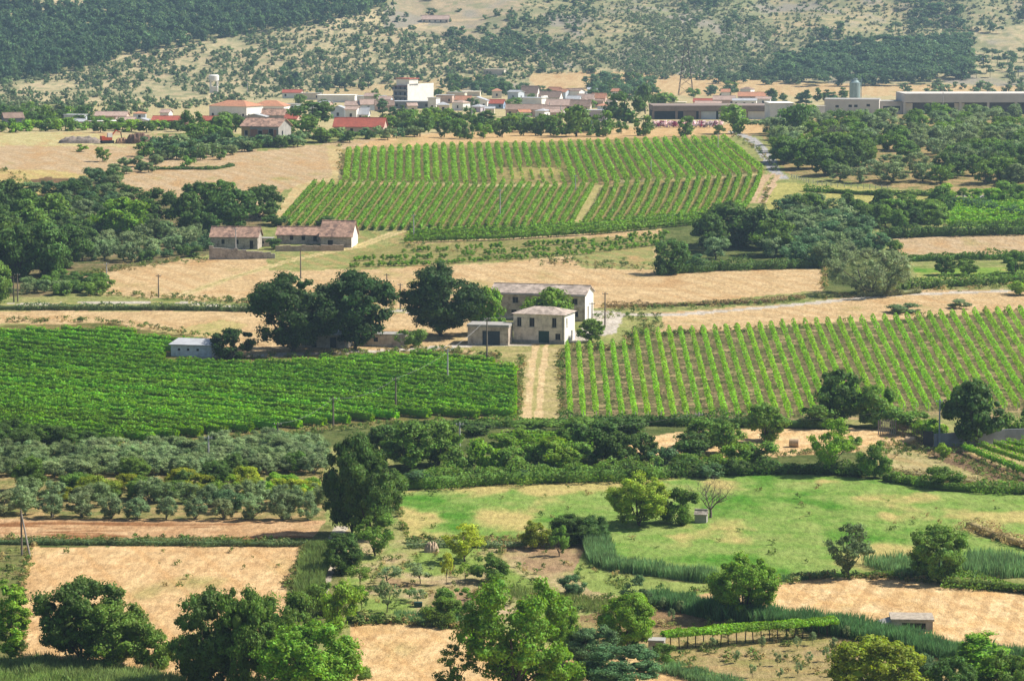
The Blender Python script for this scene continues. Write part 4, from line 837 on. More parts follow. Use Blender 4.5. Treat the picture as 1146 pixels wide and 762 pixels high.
heap('straw_heap', 483, 617, 1.9, 1.6, 1.3, surf('dry_straw_heap', (.48, .36, .24, 1), (.34, .25, .17, 1), 3, .9, .3), 'small pale straw and stone heap left of the yellow green bush', 'heap', 11)

# hay bales
hm = surf('hay', (.50, .36, .22, 1), (.38, .26, .15, 1), 4, .95, .4)
for px, py, lb in ((889, 500, 'round straw bale on the stubble left of the light willow'), (1018.5, 497.5, 'round straw bale at the foot of the paling fence, beside the grey pole')):
    mb = MB(); r = .62; mb.tube([(-.7, 0, r), (-.66, 0, r), (.66, 0, r), (.7, 0, r)], [r * .93, r, r, r * .93], 22)
    o = mb.build('hay_bale', hm, loc=g1(px, py) - Vector((0, 0, .04))); o.rotation_euler.z = R(-16); tag(o, lb, 'hay bale', 'round straw bales on the stubble field')

# paling fence, boundary wall and gate right of the hay field
def fence_line(name, pts, h, gap, mat, label, bw=.1, wires=2):
    P = G(*np.array(pts, float).T); o0 = Vector(P[0]); t = empty(name, o0); tag(t, label, 'fence')
    L_ = 0; mbp = MB(); mbr = MB()
    for a, b in zip(P[:-1], P[1:]):
        a = Vector(a) - o0; b = Vector(b) - o0; d = (b - a).length; n = max(1, int(d / gap))
        for i in range(n):
            q = a.lerp(b, i / n); q.z = float(zt(q.x + o0.x, q.y + o0.y)) - o0.z
            hh = h * random.uniform(.92, 1.05)
            mbp.box(q.x - bw / 2, q.x + bw / 2, q.y - .03, q.y + .03, q.z - .3, q.z + hh)
        for k in range(wires): mbr.tube([a + Vector((0, 0, h * (.35 + .4 * k))), b + Vector((0, 0, h * (.35 + .4 * k)))], .03, 4)
    mbp.build('palings', mat, t); mbr.build('rail', mat, t); return t
palm = surf('weathered_wood', (.40, .36, .31, 1), (.26, .23, .2, 1), 2, .9, .2)
fence_line('paling_fence', [(983, 486), (1002, 486), (1003, 486)], 2.2, .28, palm, 'pale upright plank fence between the hay field and the right vineyard', .16)
fence_line('paling_fence', [(1003, 487), (1020, 493), (1037, 499)], 2.0, .5, surf('brown_wood', (.22, .16, .11, 1), None, 2, .9, .2), 'brown stick fence sloping down beside the straw bale', .1)
p = g1(1045, 500); t = empty('boundary_wall', p); tag(t, 'grey concrete boundary wall behind the dark round tree at the right', 'wall')
gm = surf('blue_grey_render', (.26, .28, .30, 1), (.19, .20, .22, 1), .7, .9, .1)
mb = MB(); q = g1(1125, 497) - p; r2 = g1(1220, 494) - p
mb.face([(0, 0, -1), (q.x, q.y, q.z - 1), (q.x, q.y, q.z + 2.2), (0, 0, 1.9)]); mb.face([(q.x, q.y, q.z - 1), (r2.x, r2.y, r2.z - 1), (r2.x, r2.y, r2.z + 2.3), (q.x, q.y, q.z + 2.2)])
mb.face([(0, .25, -1), (0, .25, 1.9), (q.x, q.y + .25, q.z + 2.2), (q.x, q.y + .25, q.z - 1)]); mb.face([(0, 0, 1.9), (q.x, q.y, q.z + 2.2), (q.x, q.y + .25, q.z + 2.2), (0, .25, 1.9)])
mb.face([(q.x, q.y, q.z + 2.2), (r2.x, r2.y, r2.z + 2.3), (r2.x, r2.y + .25, r2.z + 2.3), (q.x, q.y + .25, q.z + 2.2)])
mb.build('wall_panel', gm, t)
mb = MB(); mb.box(-1.6, -.1, -.1, .1, -.5, 2.3); mb.build('gate_panel', surf('dark_gate', (.07, .06, .055, 1), None, 2, .8, .1), t)
fence_line('post_fence', [(886, 199), (905, 205), (930, 209), (960, 211), (1000, 212)], 1.1, 1.6, surf('white_posts', (.6, .57, .5, 1), None, 2, .9, 0), 'line of short white fence posts along the foot of the olive wood', .18)

# ------------------------------------------------------------------ poles and wires
pm = surf('pole_concrete', (.42, .41, .40, 1), (.32, .31, .30, 1), 2, .8, .05); pw = surf('pole_wood', (.20, .165, .13, 1), (.13, .11, .09, 1), 2, .9, .1); pg = surf('pole_steel', (.26, .31, .36, 1), None, 2, .5, .05)
POLES = [(20, 338, 306, pw, 'weathered power pole, right one of the pair at the left edge beside the lane'), (15.5, 338, 309, pw, 'weathered power pole, left one of the pair at the left edge beside the lane'),
 (119.5, 318, 294, pm, 'pale pole at the left end of the straw field below the olive trees'), (177.5, 333, 307, pw, 'thin brown pole on the straw field beside the small green bush'),
 (264, 290, 255, pm, 'tall pale pole in front of the leftmost ruined cottage'), (336.5, 312, 278, pw, 'brown pole standing behind the left oak'),
 (233.5, 519, 487, pm, 'pale pole rising from the silvery olive grove'), (311, 499, 472, pw, 'brown pole with cross arm at the lower edge of the left vineyard'), (373, 480, 444, pw, 'pole with cross arm at the lower right of the left vineyard'),
 (501, 425, 390, pm, 'pale pole inside the left vineyard near its right end'), (443, 460, 422, pw, 'thin brown pole in the middle right of the left vineyard'), (514.5, 505, 472, pm, 'pale pole among the green thicket below the left vineyard'),
 (545, 399, 355, pw, 'stout grey brown pole in front of the garage annex'), (677, 366, 327, pw, 'pole beside the yard right of the stone barn'), (662.5, 366, 338, pw, 'pole close against the sunlit gable of the stone barn'),
 (782, 492, 461, pm, 'white pole below the right vineyard'), (1051, 500, 446, pg, 'blue grey steel pole beside the dark round tree'), (448, 347, 317, pw, 'thin pole between the right oak and the rounder oak'),
 (433, 338, 306, pw, 'very thin pole on the straw field right of the oak pair'), (559.7, 247, 212, pm, 'pale pole inside the upper vineyard left of the grass gap'), (463, 268, 240, pm, 'pale pole at the left end of the horizontal vine rows'),
 (644, 213, 196, pm, 'pale pole at the seam between the two upper vineyards'), (728.5, 196, 178, pm, 'pale pole inside the top vineyard'), (803.5, 173, 149, pm, 'white pole at the top right corner of the top vineyard'),
 (1055, 130, 104, pm, 'white pole in front of the long warehouse'), (627.5, 136, 118, pm, 'right one of the pale lamp poles in the town centre'), (615, 130, 115, pm, 'left one of the pale lamp poles in the town centre'),
 (277, 105, 92, pm, 'pole on the slope right of the water tower'), (509, 46, 34, pm, 'pole on the upper hillside below the pink roofed farm'), (528, 138, 118, pm, 'pole among the town trees right of the tall block'),
 (1128, 70, 55, pm, 'pole on the bare slope right of the pine wood')]
PT = {}
for px, py, top, m_, lb in POLES:
    p = g1(px, py); h = (py - top) * p.y / F * 1.01
    t = empty('power_pole', p); tag(t, lb, 'pole', 'power poles across the fields'); k = 1.0 if p.y < 900 else 1.3
    mb = MB(); mb.tube([(0, 0, -.5), (0, 0, h)], [.16 * k, .10 * k], 8); mb.build('shaft', m_, t, smooth=False)
    if p.y < 800:
        mb = MB(); mb.box(-.55, .55, -.05, .05, h - .4, h - .3); mb.build('cross_arm', m_, t)
        for sx in (-.5, 0, .5):
            mb = MB(); mb.tube([(sx, 0, h - .3), (sx, 0, h - .1)], .04, 5); mb.build('insulator', whitew, t)
    PT[(px, py)] = p + Vector((0, 0, h - .12))
# braced double pole on the left
p = g1(24.5, 621); h = 52 * p.y / F; t = empty('braced_pole', p); tag(t, 'wooden pole with a second pole leaning on it at the left edge of the wheat', 'pole')
mb = MB(); mb.tube([(0, 0, -.4), (0, 0, h)], [.13, .10], 8); mb.build('shaft', pw, t)
mb = MB(); mb.tube([(1.05, -.3, -.3), (.02, .05, h * .93)], [.12, .09], 8); mb.build('brace', surf('pole_grey_wood', (.34, .31, .27, 1), None, 2, .9, .1), t)
PT[(24.5, 621)] = p + Vector((0, 0, h - .1))
wm_ = surf('wire', (.35, .35, .35, 1), None, 2, .6, 0)
def wire(a, b, sag, label, off=0):
    A = PT[a] + Vector((off, 0, 0)); B = PT[b] + Vector((off, 0, 0)); pts = []
    for i in range(17):
        f = i / 16; q = A.lerp(B, f); q.z -= sag * 4 * f * (1 - f); pts.append(q - A)
    mb = MB(); mb.tube(pts, .013, 4); o = mb.build('power_line', wm_, loc=A); tag(o, label, 'power line')
for a, b, s_, lb in [((545, 399), (662.5, 366), .7, 'slack wire from the stout pole past the farmhouse to the barn gable'), ((545, 399), (443, 460), 1.4, 'wire from the stout farm pole down across the left vineyard'),
    ((443, 460), (373, 480), 1.0, 'wire between two poles in the lower left vineyard'), ((373, 480), (311, 499), .9, 'wire along the lower edge of the left vineyard'), ((501, 425), (545, 399), .6, 'short wire from the vineyard pole to the stout farm pole'),
    ((782, 492), (1051, 500), 1.8, 'long wire from the white pole to the blue grey pole'), ((514.5, 505), (782, 492), 1.6, 'long wire above the thicket under the dirt track')]:
    wire(a, b, s_, lb)
# ------------------------------------------------------------------ foliage
def unit(v): return v / np.maximum(np.linalg.norm(v, axis=-1, keepdims=True), 1e-9)
def leaf_quads(P, Nn, size, rg, asp=.75):
    n = len(P); r = unit(rg.normal(size=(n, 3))); t = unit(np.cross(Nn, r)); b = np.cross(Nn, t)
    s = (size * (.6 + .8 * rg.random(n)))[:, None] * .5
    tw = (rg.random((n, 1)) - .5) * .9
    V = np.stack([P - t * s, P - b * s * asp + Nn * s * .25, P + t * s, P + b * s * asp + Nn * s * tw], 1)
    return V.reshape(-1, 3)
ICO_V = None
def ico():
    global ICO_V
    if ICO_V is None:
        f = (1 + 5 ** .5) / 2
        v = np.array([(-1, f, 0), (1, f, 0), (-1, -f, 0), (1, -f, 0), (0, -1, f), (0, 1, f), (0, -1, -f), (0, 1, -f), (f, 0, -1), (f, 0, 1), (-f, 0, -1), (-f, 0, 1)], float)
        v /= np.linalg.norm(v[0])
        t = np.array([(0, 11, 5), (0, 5, 1), (0, 1, 7), (0, 7, 10), (0, 10, 11), (1, 5, 9), (5, 11, 4), (11, 10, 2), (10, 7, 6), (7, 1, 8), (3, 9, 4), (3, 4, 2), (3, 2, 6), (3, 6, 8), (3, 8, 9), (4, 9, 5), (2, 4, 11), (6, 2, 10), (8, 6, 7), (9, 8, 1)])
        ICO_V = (v, t)
    return ICO_V
def crown_geo(seed, w, h, z0, nc, cr, leaves, leaf, shape='round', core=.48, asp=.75, droop=0, open_=0.0, lobes=9, lr=.40, ):
    """branch lobes round a centre, leafy clumps on each lobe, leaf-sized faces on each clump"""
    rg = np.random.default_rng(seed); H = (h - z0) / 2
    k = np.arange(lobes) + .5; ph = np.arccos(1 - 2 * k / lobes); th = np.pi * (1 + 5 ** .5) * k + rg.random() * 6
    ld = np.stack([np.cos(th) * np.sin(ph), np.sin(th) * np.sin(ph), np.cos(ph)], 1); ld = unit(ld + rg.normal(size=ld.shape) * .28)
    lrad = lr * (.72 + .6 * rg.random(lobes)); lc = ld * (1.02 - lrad * (.85 + .3 * rg.random(lobes)))[:, None]
    lc = np.concatenate([lc, [[0, 0, -.1]]]); lrad = np.concatenate([lrad, [.5]])
    if shape == 'cone': f = (1.0 - .42 * (lc[:, 2:3] + 1)); lc[:, :2] *= f * 1.1; lrad *= f[:, 0] * .9 + .15
    if shape == 'vase': lc[:, :2] *= .72 + .34 * (lc[:, 2:3] + .3)
    if shape == 'umbrella': lc[:, 2] = .2 + .45 * np.abs(lc[:, 2]) - .35 * (lc[:, 0] ** 2 + lc[:, 1] ** 2)
    pr = lrad ** 2; pr[-1] *= .4; li = rg.choice(len(lc), nc, p=pr / pr.sum())
    d = unit(rg.normal(size=(nc, 3))); d = np.where(((d * lc[li]).sum(1) < -.12)[:, None], -d, d)
    c = lc[li] + d * (lrad[li] * (.55 + .5 * rg.random(nc)))[:, None]
    S = np.array([w / 2, w / 2, H]) * .98
    c = c * S + np.array([0, 0, z0 + H]); lcw = lc * S + np.array([0, 0, z0 + H])
    c[:, 2] = np.maximum(c[:, 2], z0 + cr * .35)
    rr = cr * (.5 + .75 * rg.random(nc) ** 1.3)
    k = max(3, int(leaves / nc)); cc = np.repeat(c, k, 0); r2 = np.repeat(rr, k)
    dd = unit(rg.normal(size=(len(cc), 3))); dd[:, 2] = dd[:, 2] * .85 + .1
    P = cc + dd * (r2 * (.62 + .55 * rg.random(len(cc))))[:, None] * np.array([1, 1, .82])
    if droop: P[:, 2] -= droop * np.abs(rg.normal(size=len(P))) * r2
    inside = np.zeros(len(P), bool)
    for q_, r_ in zip(lcw, lrad): inside |= np.linalg.norm((P - q_) / S, axis=1) < r_ * .42
    keep = ~inside & (P[:, 2] > .05); P = P[keep]; dd = dd[keep]
    out = unit((P - np.array([0, 0, z0 + H * .8])) / S)
    nn = unit(dd * .8 + out * .45 + rg.normal(size=P.shape) * .5)
    LV = leaf_quads(P, nn, leaf, rg, asp); n = len(P)
    quads = np.arange(n * 4).reshape(-1, 4); iv, it = ico(); faces = [quads]
    if core > 0:
        sel = rg.random(nc) > open_
        cs = np.concatenate([c[sel], lcw]); rs = np.concatenate([(rr[sel] * core)[:, None] * np.ones(3), lrad[:, None] * S * (.36 if open_ < .3 else .2)])
        jit_ = 1 + .3 * (rg.random((len(cs), 12, 1)) - .5)
        CV = (cs[:, None] + iv[None] * rs[:, None, :] * jit_).reshape(-1, 3)
        CV[:, 2] = np.maximum(CV[:, 2], .02)
        T = (it[None] + 12 * np.arange(len(cs))[:, None, None]).reshape(-1, 3) + n * 4
        LV = np.concatenate([LV, CV]); faces.append(T)
    return LV, faces, c, rr
BARK = surf('bark', (.10, .078, .06, 1), (.06, .048, .038, 1), 3, .9, .4)
BARKO = surf('olive_bark', (.17, .145, .12, 1), (.09, .078, .065, 1), 3, .9, .4)
def trunk_mesh(seed, h, z0, r, c, n=6, mat=BARK, multi=1):
    rd = random.Random(seed); mb = MB()
    for m_ in range(multi):
        ox, oy = (0, 0) if multi == 1 else (rd.uniform(-.25, .25), rd.uniform(-.25, .25))
        lean = (rd.uniform(-.12, .12) * h * (1 if multi == 1 else 2), rd.uniform(-.1, .1) * h)
        zt_ = z0 + (h - z0) * .5; pts = [(ox, oy, -.4), (ox + lean[0] * .1, oy + lean[1] * .1, z0 * .5), (ox + lean[0] * .4, oy + lean[1] * .4, z0), (ox + lean[0], oy + lean[1], zt_)]
        mb.tube(pts, [r * 1.35, r, r * .85, r * .4], 8)
    idx = list(range(len(c))); rd.shuffle(idx)
    for i in idx[:n]:
        e = c[i]; f = .55; mb.tube([(lean[0] * .3, lean[1] * .3, z0 * .85), (e[0] * f, e[1] * f, z0 * .85 + (e[2] - z0 * .85) * .62), (e[0] * .95, e[1] * .95, e[2])], [r * .55, r * .35, r * .12], 5)
    return mb.mesh('trunk', [mat])
PROTO = {}
def proto(name, seed, w, h, z0, nc, cr, leaves, leaf, tr=.2, mat=BARK, limbs=6, multi=1, joined=False, **kw):
    V, Fc, c, rr = crown_geo(seed, w, h, z0, nc, cr, leaves, leaf, **kw)
    if joined:      # small in the picture: crown and trunk in one mesh
        mb = MB(); mb.tube([(0, 0, -.5), (0, 0, z0 + (h - z0) * .5), (0, 0, z0 + (h - z0) * .8)], [tr, tr * .6, tr * .3], 5)
        tv = np.array(mb.v, float); tf = [f for f in mb.f if len(f) == 4]; n0 = len(V)
        V2 = np.concatenate([V, tv]); fs = list(Fc) + [np.array(tf) + n0]
        mi = np.concatenate([np.zeros(sum(len(f) for f in Fc)), np.ones(len(tf))])
        me = mesh_np('tree', V2, fs, [FOL, mat], mi=mi); PROTO[name] = (me, None, w, h, (V, Fc)); return
    me = mesh_np('crown', V, Fc, [FOL]); tm = trunk_mesh(seed, h, z0, tr, c, limbs, mat, multi)
    PROTO[name] = (me, tm, w, h, (V, Fc))
# near kinds (leaf about 2 px), middle-distance kinds, far kinds
for i in range(3):
    proto(f'broad{i}', 11 + i, 9, 9, .3, 170, .85, 24000, .25, .2, lobes=12, lr=.42)
    proto(f'dense{i}', 21 + i, 8, 8.5, .05, 170, .8, 22000, .22, .2, limbs=3, lobes=14, lr=.42)
    proto(f'bush{i}', 31 + i, 5, 4, .02, 60, .65, 8000, .20, .08, limbs=2, lobes=7)
    proto(f'oak{i}', 41 + i, 13, 12.5, .9, 210, 1.25, 21000, .38, .32, limbs=8, lobes=15, lr=.42)
    proto(f'mid{i}', 51 + i, 8, 8, .2, 70, 1.05, 5600, .44, .18, limbs=4, lobes=9)
    proto(f'midbush{i}', 61 + i, 5, 4.2, .02, 40, .8, 3000, .34, .1, limbs=2, lobes=6)
    proto(f'olive{i}', 71 + i, 4.6, 4.2, .10, 75, .55, 7000, .19, .15, BARKO, limbs=5, asp=.45, lobes=8)
    proto(f'olivem{i}', 81 + i, 6, 5.4, .4, 50, .85, 2400, .38, .2, BARKO, limbs=4, asp=.5, lobes=7)
    proto(f'fruit{i}', 91 + i, 2.6, 3.0, .7, 30, .36, 1700, .15, .05, limbs=6, open_=.6, core=.4, lobes=6)
    proto(f'fart{i}', 101 + i, 8, 8, .1, 36, 1.3, 1100, .75, .25, joined=True, lobes=7)
    proto(f'farb{i}', 111 + i, 5, 4, .02, 18, 1.0, 460, .65, .15, joined=True, lobes=5)
    proto(f'conif{i}', 121 + i, 6, 13, .5, 70, 1.1, 1500, .7, .25, joined=True, shape='cone', lobes=12, lr=.3)
    proto(f'stone{i}', 131 + i, 9, 9, 3.2, 34, 1.4, 900, .85, .3, joined=True, shape='umbrella', lobes=7)
    proto(f'hillb{i}', 141 + i, 4, 2.8, .02, 10, .9, 150, .7, .12, joined=True, lobes=4)
    proto(f'hillt{i}', 151 + i, 7, 7, .2, 20, 1.5, 340, 1.0, .25, joined=True, lobes=5)
proto('poplar', 161, 3.2, 10.5, .1, 120, .5, 9000, .22, .12, limbs=3, lobes=16, lr=.36)
proto('airy0', 171, 6, 6, .6, 70, .6, 6200, .20, .12, limbs=8, shape='vase', open_=.35, lobes=8)
proto('airy1', 172, 6, 6, .6, 55, .55, 4200, .20, .12, limbs=9, multi=2, open_=.6, core=.4, lobes=7)
proto('walnut', 173, 11.5, 12.5, .4, 170, 1.05, 26000, .30, .26, limbs=9, open_=.3, lobes=14, lr=.32)
proto('willow0', 174, 12, 8, .1, 140, 1.0, 11000, .32, .18, limbs=12, multi=2, asp=.4, open_=.3, lobes=12, lr=.34)
proto('spiky', 175, 6, 4.6, .1, 90, .55, 6200, .28, .12, limbs=3, lobes=14, lr=.28)

DARK = alb(98, 130, 62); MIDG = alb(124, 160, 70); BRI = alb(146, 188, 68); YEL = alb(186, 202, 72); OLV = alb(152, 174, 120); OLV2 = alb(140, 164, 106)
BLU = alb(104, 140, 90); OAK = alb(74, 104, 52); VIN = alb(146, 194, 66)
def mul(c, f): return (c[0] * f, c[1] * f, c[2] * f, 1)
trd = random.Random(5)
def jit(c, a=.12): 
    f = 1 + trd.uniform(-a, a); return (c[0] * f * (1 + trd.uniform(-.08, .08)), c[1] * f, c[2] * f, 1)
def tree(kind, px, py, hpx, wpx, col, label, name='tree', cat='tree', group=None, p=None, rz=None, j=.05, fit=1.10):
    p = p or g1(px, py); s = p.y / F
    if kind not in PROTO: kind = kind + str(trd.randrange(3))
    me, tm, w0, h0, _ = PROTO[kind]
    sc_ = (wpx * s / w0 * fit, wpx * s / w0 * fit, hpx * s / h0 * 1.02); rz = trd.uniform(0, 6.28) if rz is None else rz
    c = jit(col, j)
    if tm is None:
        o = link(name, me, None, c); o.location = p; o.scale = sc_; o.rotation_euler = (0, 0, rz); return tag(o, label, cat, group)
    t = empty(name, p, rz, sc_); tag(t, label, cat, group)
    link('crown' if cat == 'tree' else 'foliage', me, t, c); link('trunk' if cat == 'tree' else 'stem', tm, t); return t

T = lambda *a, **k: tree(*a, **k)
# --- foreground, left to right
T('poplar', 12, 737, 92, 38, BRI, 'narrow bright green poplar at the left edge of the wheat field', 'poplar_tree', rz=.5)
T('broad0', 92, 742, 106, 100, DARK, 'large dark many-lobed tree at the lower left, in front of the wheat field', 'broadleaf_tree', rz=1)
T('broad1', 128, 748, 80, 92, mul(MIDG, .95), 'olive green rounded tree in front of the large dark one at lower left', 'broadleaf_tree', rz=2.4)
T('bush0', 176, 752, 52, 50, MIDG, 'low rounded bush at the right foot of the lower left tree group', 'bush', 'bush')
T('dense0', 232, 772, 112, 82, DARK, 'dark tall tree left of the lit tree pair below the wheat field', 'broadleaf_tree', rz=3)
T('dense1', 272, 778, 126, 72, mul(MIDG, .85), 'tall tree lit on its right side, its top breaking into the wheat field', 'broadleaf_tree', rz=4)
T('dense2', 322, 765, 110, 76, mul(MIDG, .82), 'fine leaved tall tree left of the concrete path', 'broadleaf_tree', rz=1)
T('broad2', 348, 790, 100, 110, mul(BRI, .92), 'broad bright green tree at the bottom, below the concrete path', 'broadleaf_tree', rz=5)
T('bush1', 377, 705, 56, 46, BRI, 'bright green bush directly beside the lower end of the concrete path', 'bush', 'bush')
T('bush2', 402, 768, 24, 28, MIDG, 'small bush in the bottom wheat right of the broad bright tree', 'bush', 'bush')
T('airy1', 509, 774, 54, 58, mul(MIDG, .9), 'open dark green small tree at the bottom edge left of the big walnut tree', 'small_tree', rz=1)
T('walnut', 578, 776, 142, 112, mul(BRI, .82), 'big spreading tree in the bottom centre with dark trunk', 'walnut_tree', rz=.6)
T('bush0', 617, 775, 56, 66, BRI, 'bright rounded sapling crown at the right foot of the big spreading tree', 'bush', 'bush')
T('broad1', 627, 738, 64, 44, mul(BRI, .8), 'small tree touching the right side of the big spreading tree', 'broadleaf_tree')
T('broad0', 702, 728, 70, 64, mul(BRI, .9), 'bright round tree beside the tiny grey stone hut', 'broadleaf_tree', rz=2)
T('airy0', 712, 690, 46, 38, BLU, 'dark feathery tree standing behind the bright round tree beside the stone hut', 'small_tree')
T('dense2', 664, 748, 50, 60, BLU, 'dark bluish bush right of the big spreading tree', 'bush', 'bush')
T('dense0', 697, 772, 50, 84, mul(BLU, 1.1), 'wide blue green bush at the bottom right of the centre', 'bush', 'bush')
T('bush2', 744, 745, 26, 28, MIDG, 'small green bush right of the tiny grey stone hut', 'bush', 'bush')
T('bush1', 642, 665, 22, 30, BLU, 'small grey green bush in the grass above the big spreading tree', 'bush', 'bush')
T('broad2', 834, 692, 74, 74, mul(BRI, .85), 'round tree standing in the reed belt at the tip of the ripe wheat', 'broadleaf_tree', rz=1.2)
T('airy0', 950, 645, 62, 62, mul(OLV2, .72), 'dark sparse tree with forked trunk at the upper edge of the ripe wheat', 'small_tree', rz=2)
T('broad0', 1050, 650, 66, 64, MIDG, 'full rounded green tree at the right end of the upper wheat edge', 'broadleaf_tree', rz=4)
T('broad1', 984, 792, 84, 112, mul(YEL, .72), 'wide olive yellow tree at the bottom right corner area', 'broadleaf_tree', rz=3)
T('poplar', 1098, 776, 74, 50, BRI, 'upright bright green tree at the bottom right', 'broadleaf_tree', rz=3)
T('broad2', 1066, 790, 60, 52, mul(DARK, 1.2), 'dark tree between the olive yellow tree and the bright upright one', 'broadleaf_tree')
T('bush0', 1128, 785, 58, 52, MIDG, 'green bush crown at the bottom right corner', 'bush', 'bush')
T('bush2', 1168, 780, 60, 60, MIDG, 'green bush just beyond the bottom right corner', 'bush', 'bush')
T('bush1', 1028, 762, 34, 40, BLU, 'dull green bush in front of the reed belt below the field hut', 'bush', 'bush')
# --- orchard and meadow
T('broad2', 716, 588, 60, 66, alb(158, 188, 70), 'yellow green round tree standing alone in the meadow', 'small_tree', rz=1)
T('bush1', 758, 586, 40, 46, mul(MIDG, .85), 'dark round bush at the right side of the yellow green meadow tree', 'bush', 'bush')
T('dense1', 637, 610, 36, 46, DARK, 'left half of the dark dense hedge clump in the meadow', 'bush', 'bush')
T('dense2', 662, 608, 33, 42, DARK, 'right half of the dark dense hedge clump in the meadow', 'bush', 'bush')
T('bush0', 599, 614, 32, 34, mul(YEL, .72), 'olive yellow bush left of the dark hedge clump', 'bush', 'bush')
T('airy0', 626, 622, 34, 24, MIDG, 'small round tree with visible stem in front of the dark hedge clump', 'small_tree')
T('airy0', 520, 628, 44, 54, YEL, 'spreading yellow bush like tree in the orchard', 'small_tree', rz=2)
for (x, y, h, w_, c, lb) in [(499.5, 654, 40, 15, YEL, 'thin yellow green sapling below the spreading yellow tree'), (520.5, 652, 23, 13, BRI, 'small bright sapling right of the thin yellow green one'),
     (470.5, 653, 27, 28, OLV, 'small grey olive with two-lobed crown in the orchard middle'), (467.7, 674, 17, 20, OLV, 'tiny grey tree beside the green crate in the orchard'), (457.7, 671, 16, 13, MIDG, 'tiny thin sapling left of the tiny grey tree'),
     (433, 685, 36, 27, OLV2, 'grey green fruit tree at the lower left of the orchard'), (434, 654, 24, 26, OLV, 'sparse grey tree above the grey green fruit tree'), (405, 684, 34, 19, BRI, 'slender bright green fruit tree left of the grey green one'),
     (403, 656, 27, 28, MIDG, 'mid green fruit tree right of the round dark bush by the path')]:
    T('fruit', x, y, h, w_, c, lb, 'fruit_tree', fit=1.15)
T('dense0', 382, 642, 46, 42, mul(DARK, .95), 'round dark bush right of the concrete path', 'bush', 'bush')
T('airy0', 420, 622, 48, 52, MIDG, 'loose mid green tree in front of the tall dark tree pair', 'small_tree')
T('bush2', 508, 690, 34, 44, MIDG, 'green bush at the lower edge of the orchard', 'bush', 'bush')
T('bush1', 496, 700, 32, 40, MIDG, 'brighter bush in front, at the lower edge of the orchard', 'bush', 'bush')
T('bush0', 548, 650, 30, 46, mul(MIDG, .9), 'round dark green bush behind the big spreading tree', 'bush', 'bush')
T('broad0', 394, 598, 122, 62, DARK, 'tallest dark tree, left of the meadow', 'broadleaf_tree', rz=2)
T('broad2', 416, 602, 98, 66, mul(DARK, 1.1), 'tall dark tree leaning right, at the left edge of the meadow', 'broadleaf_tree', rz=.5)
T('bush2', 360, 690, 40, 34, MIDG, 'green bush left of the lower end of the concrete path', 'bush', 'bush')
# --- thicket between vineyards and meadow
for (k, x, y, h, w_, c) in [('mid', 458, 526, 54, 56, MIDG), ('mid', 490, 522, 50, 54, mul(MIDG, .9)), ('mid', 430, 520, 44, 50, DARK), ('midbush', 515, 530, 34, 34, MIDG), ('midbush', 541, 528, 36, 38, BRI), ('midbush', 572, 530, 30, 36, MIDG), ('midbush', 600, 528, 30, 34, MIDG),
      ('mid', 622, 528, 40, 44, mul(BRI, .85)), ('mid', 668, 518, 48, 58, DARK), ('mid', 694, 524, 40, 40, DARK), ('mid', 718, 520, 36, 34, DARK), ('midbush', 645, 525, 30, 36, MIDG), ('midbush', 582, 497, 18, 20, BRI), ('mid', 775, 512, 30, 40, DARK), ('mid', 812, 508, 38, 40, MIDG), ('mid', 790, 500, 34, 40, MIDG),
      ('mid', 858, 494, 44, 42, MIDG), ('midbush', 772, 520, 28, 38, DARK), ('midbush', 822, 522, 26, 34, mul(BRI, .8)), ('midbush', 848, 520, 26, 40, MIDG), ('midbush', 742, 524, 24, 30, BLU), ('mid', 640, 500, 30, 34, MIDG), ('midbush', 500, 497, 22, 34, MIDG), ('midbush', 470, 488, 20, 40, DARK), ('midbush', 530, 486, 16, 40, DARK), ('midbush', 600, 484, 14, 46, MIDG), ('midbush', 650, 483, 16, 46, MIDG), ('midbush', 700, 484, 18, 44, DARK), ('midbush', 560, 505, 20, 36, mul(BRI, .8))]:
    T(k, x, y, h, w_, c, 'dense green bush or tree in the thicket strip between the vineyards and the meadow', 'thicket_tree', 'tree', 'thicket between the vineyards and the meadow')
T('airy0', 930, 530, 64, 58, mul(BRI, .88), 'light green willow like tree in front of the stubble with the straw bale', 'small_tree', rz=2)
T('bush0', 978, 534, 40, 38, mul(MIDG, .95), 'dense conical bush at the right end of the meadow hedge', 'bush', 'bush')
T('bush1', 1056, 546, 26, 38, mul(MIDG, .9), 'low bush on the verge below the bare soil', 'bush', 'bush')
T('mid0', 940, 474, 60, 52, DARK, 'dark round tree at the lower edge of the right vineyard', 'broadleaf_tree')
T('mid1', 981, 478, 46, 44, MIDG, 'bright green tree right of the dark round one below the right vineyard', 'broadleaf_tree')
T('mid2', 1092, 499, 74, 68, mul(DARK, .9), 'big dark round tree in front of the grey boundary wall', 'broadleaf_tree')
for (x, y, h, w_, c, lb) in [(1022, 486, 26, 44, MIDG, 'bushy shrub behind the brown stick fence'), (1038, 492, 28, 36, BRI, 'bright shrub left of the blue grey pole'), (1004, 480, 24, 30, MIDG, 'shrub behind the upright plank fence'), (1056, 512, 16, 16, BRI, 'tiny bright bush right of the foot of the blue grey pole'),
      (1138, 492, 30, 36, MIDG, 'shrub overhanging the grey boundary wall at the right edge'), (1160, 490, 34, 40, DARK, 'dark shrub beyond the right edge above the wall'), (955, 500, 14, 20, MIDG, 'small shrub at the edge of the hay field'), (914, 478, 26, 40, MIDG, 'low shrub left of the dark round tree below the right vineyard')]:
    T('midbush', x, y, h, w_, c, lb, 'shrub', 'shrub')
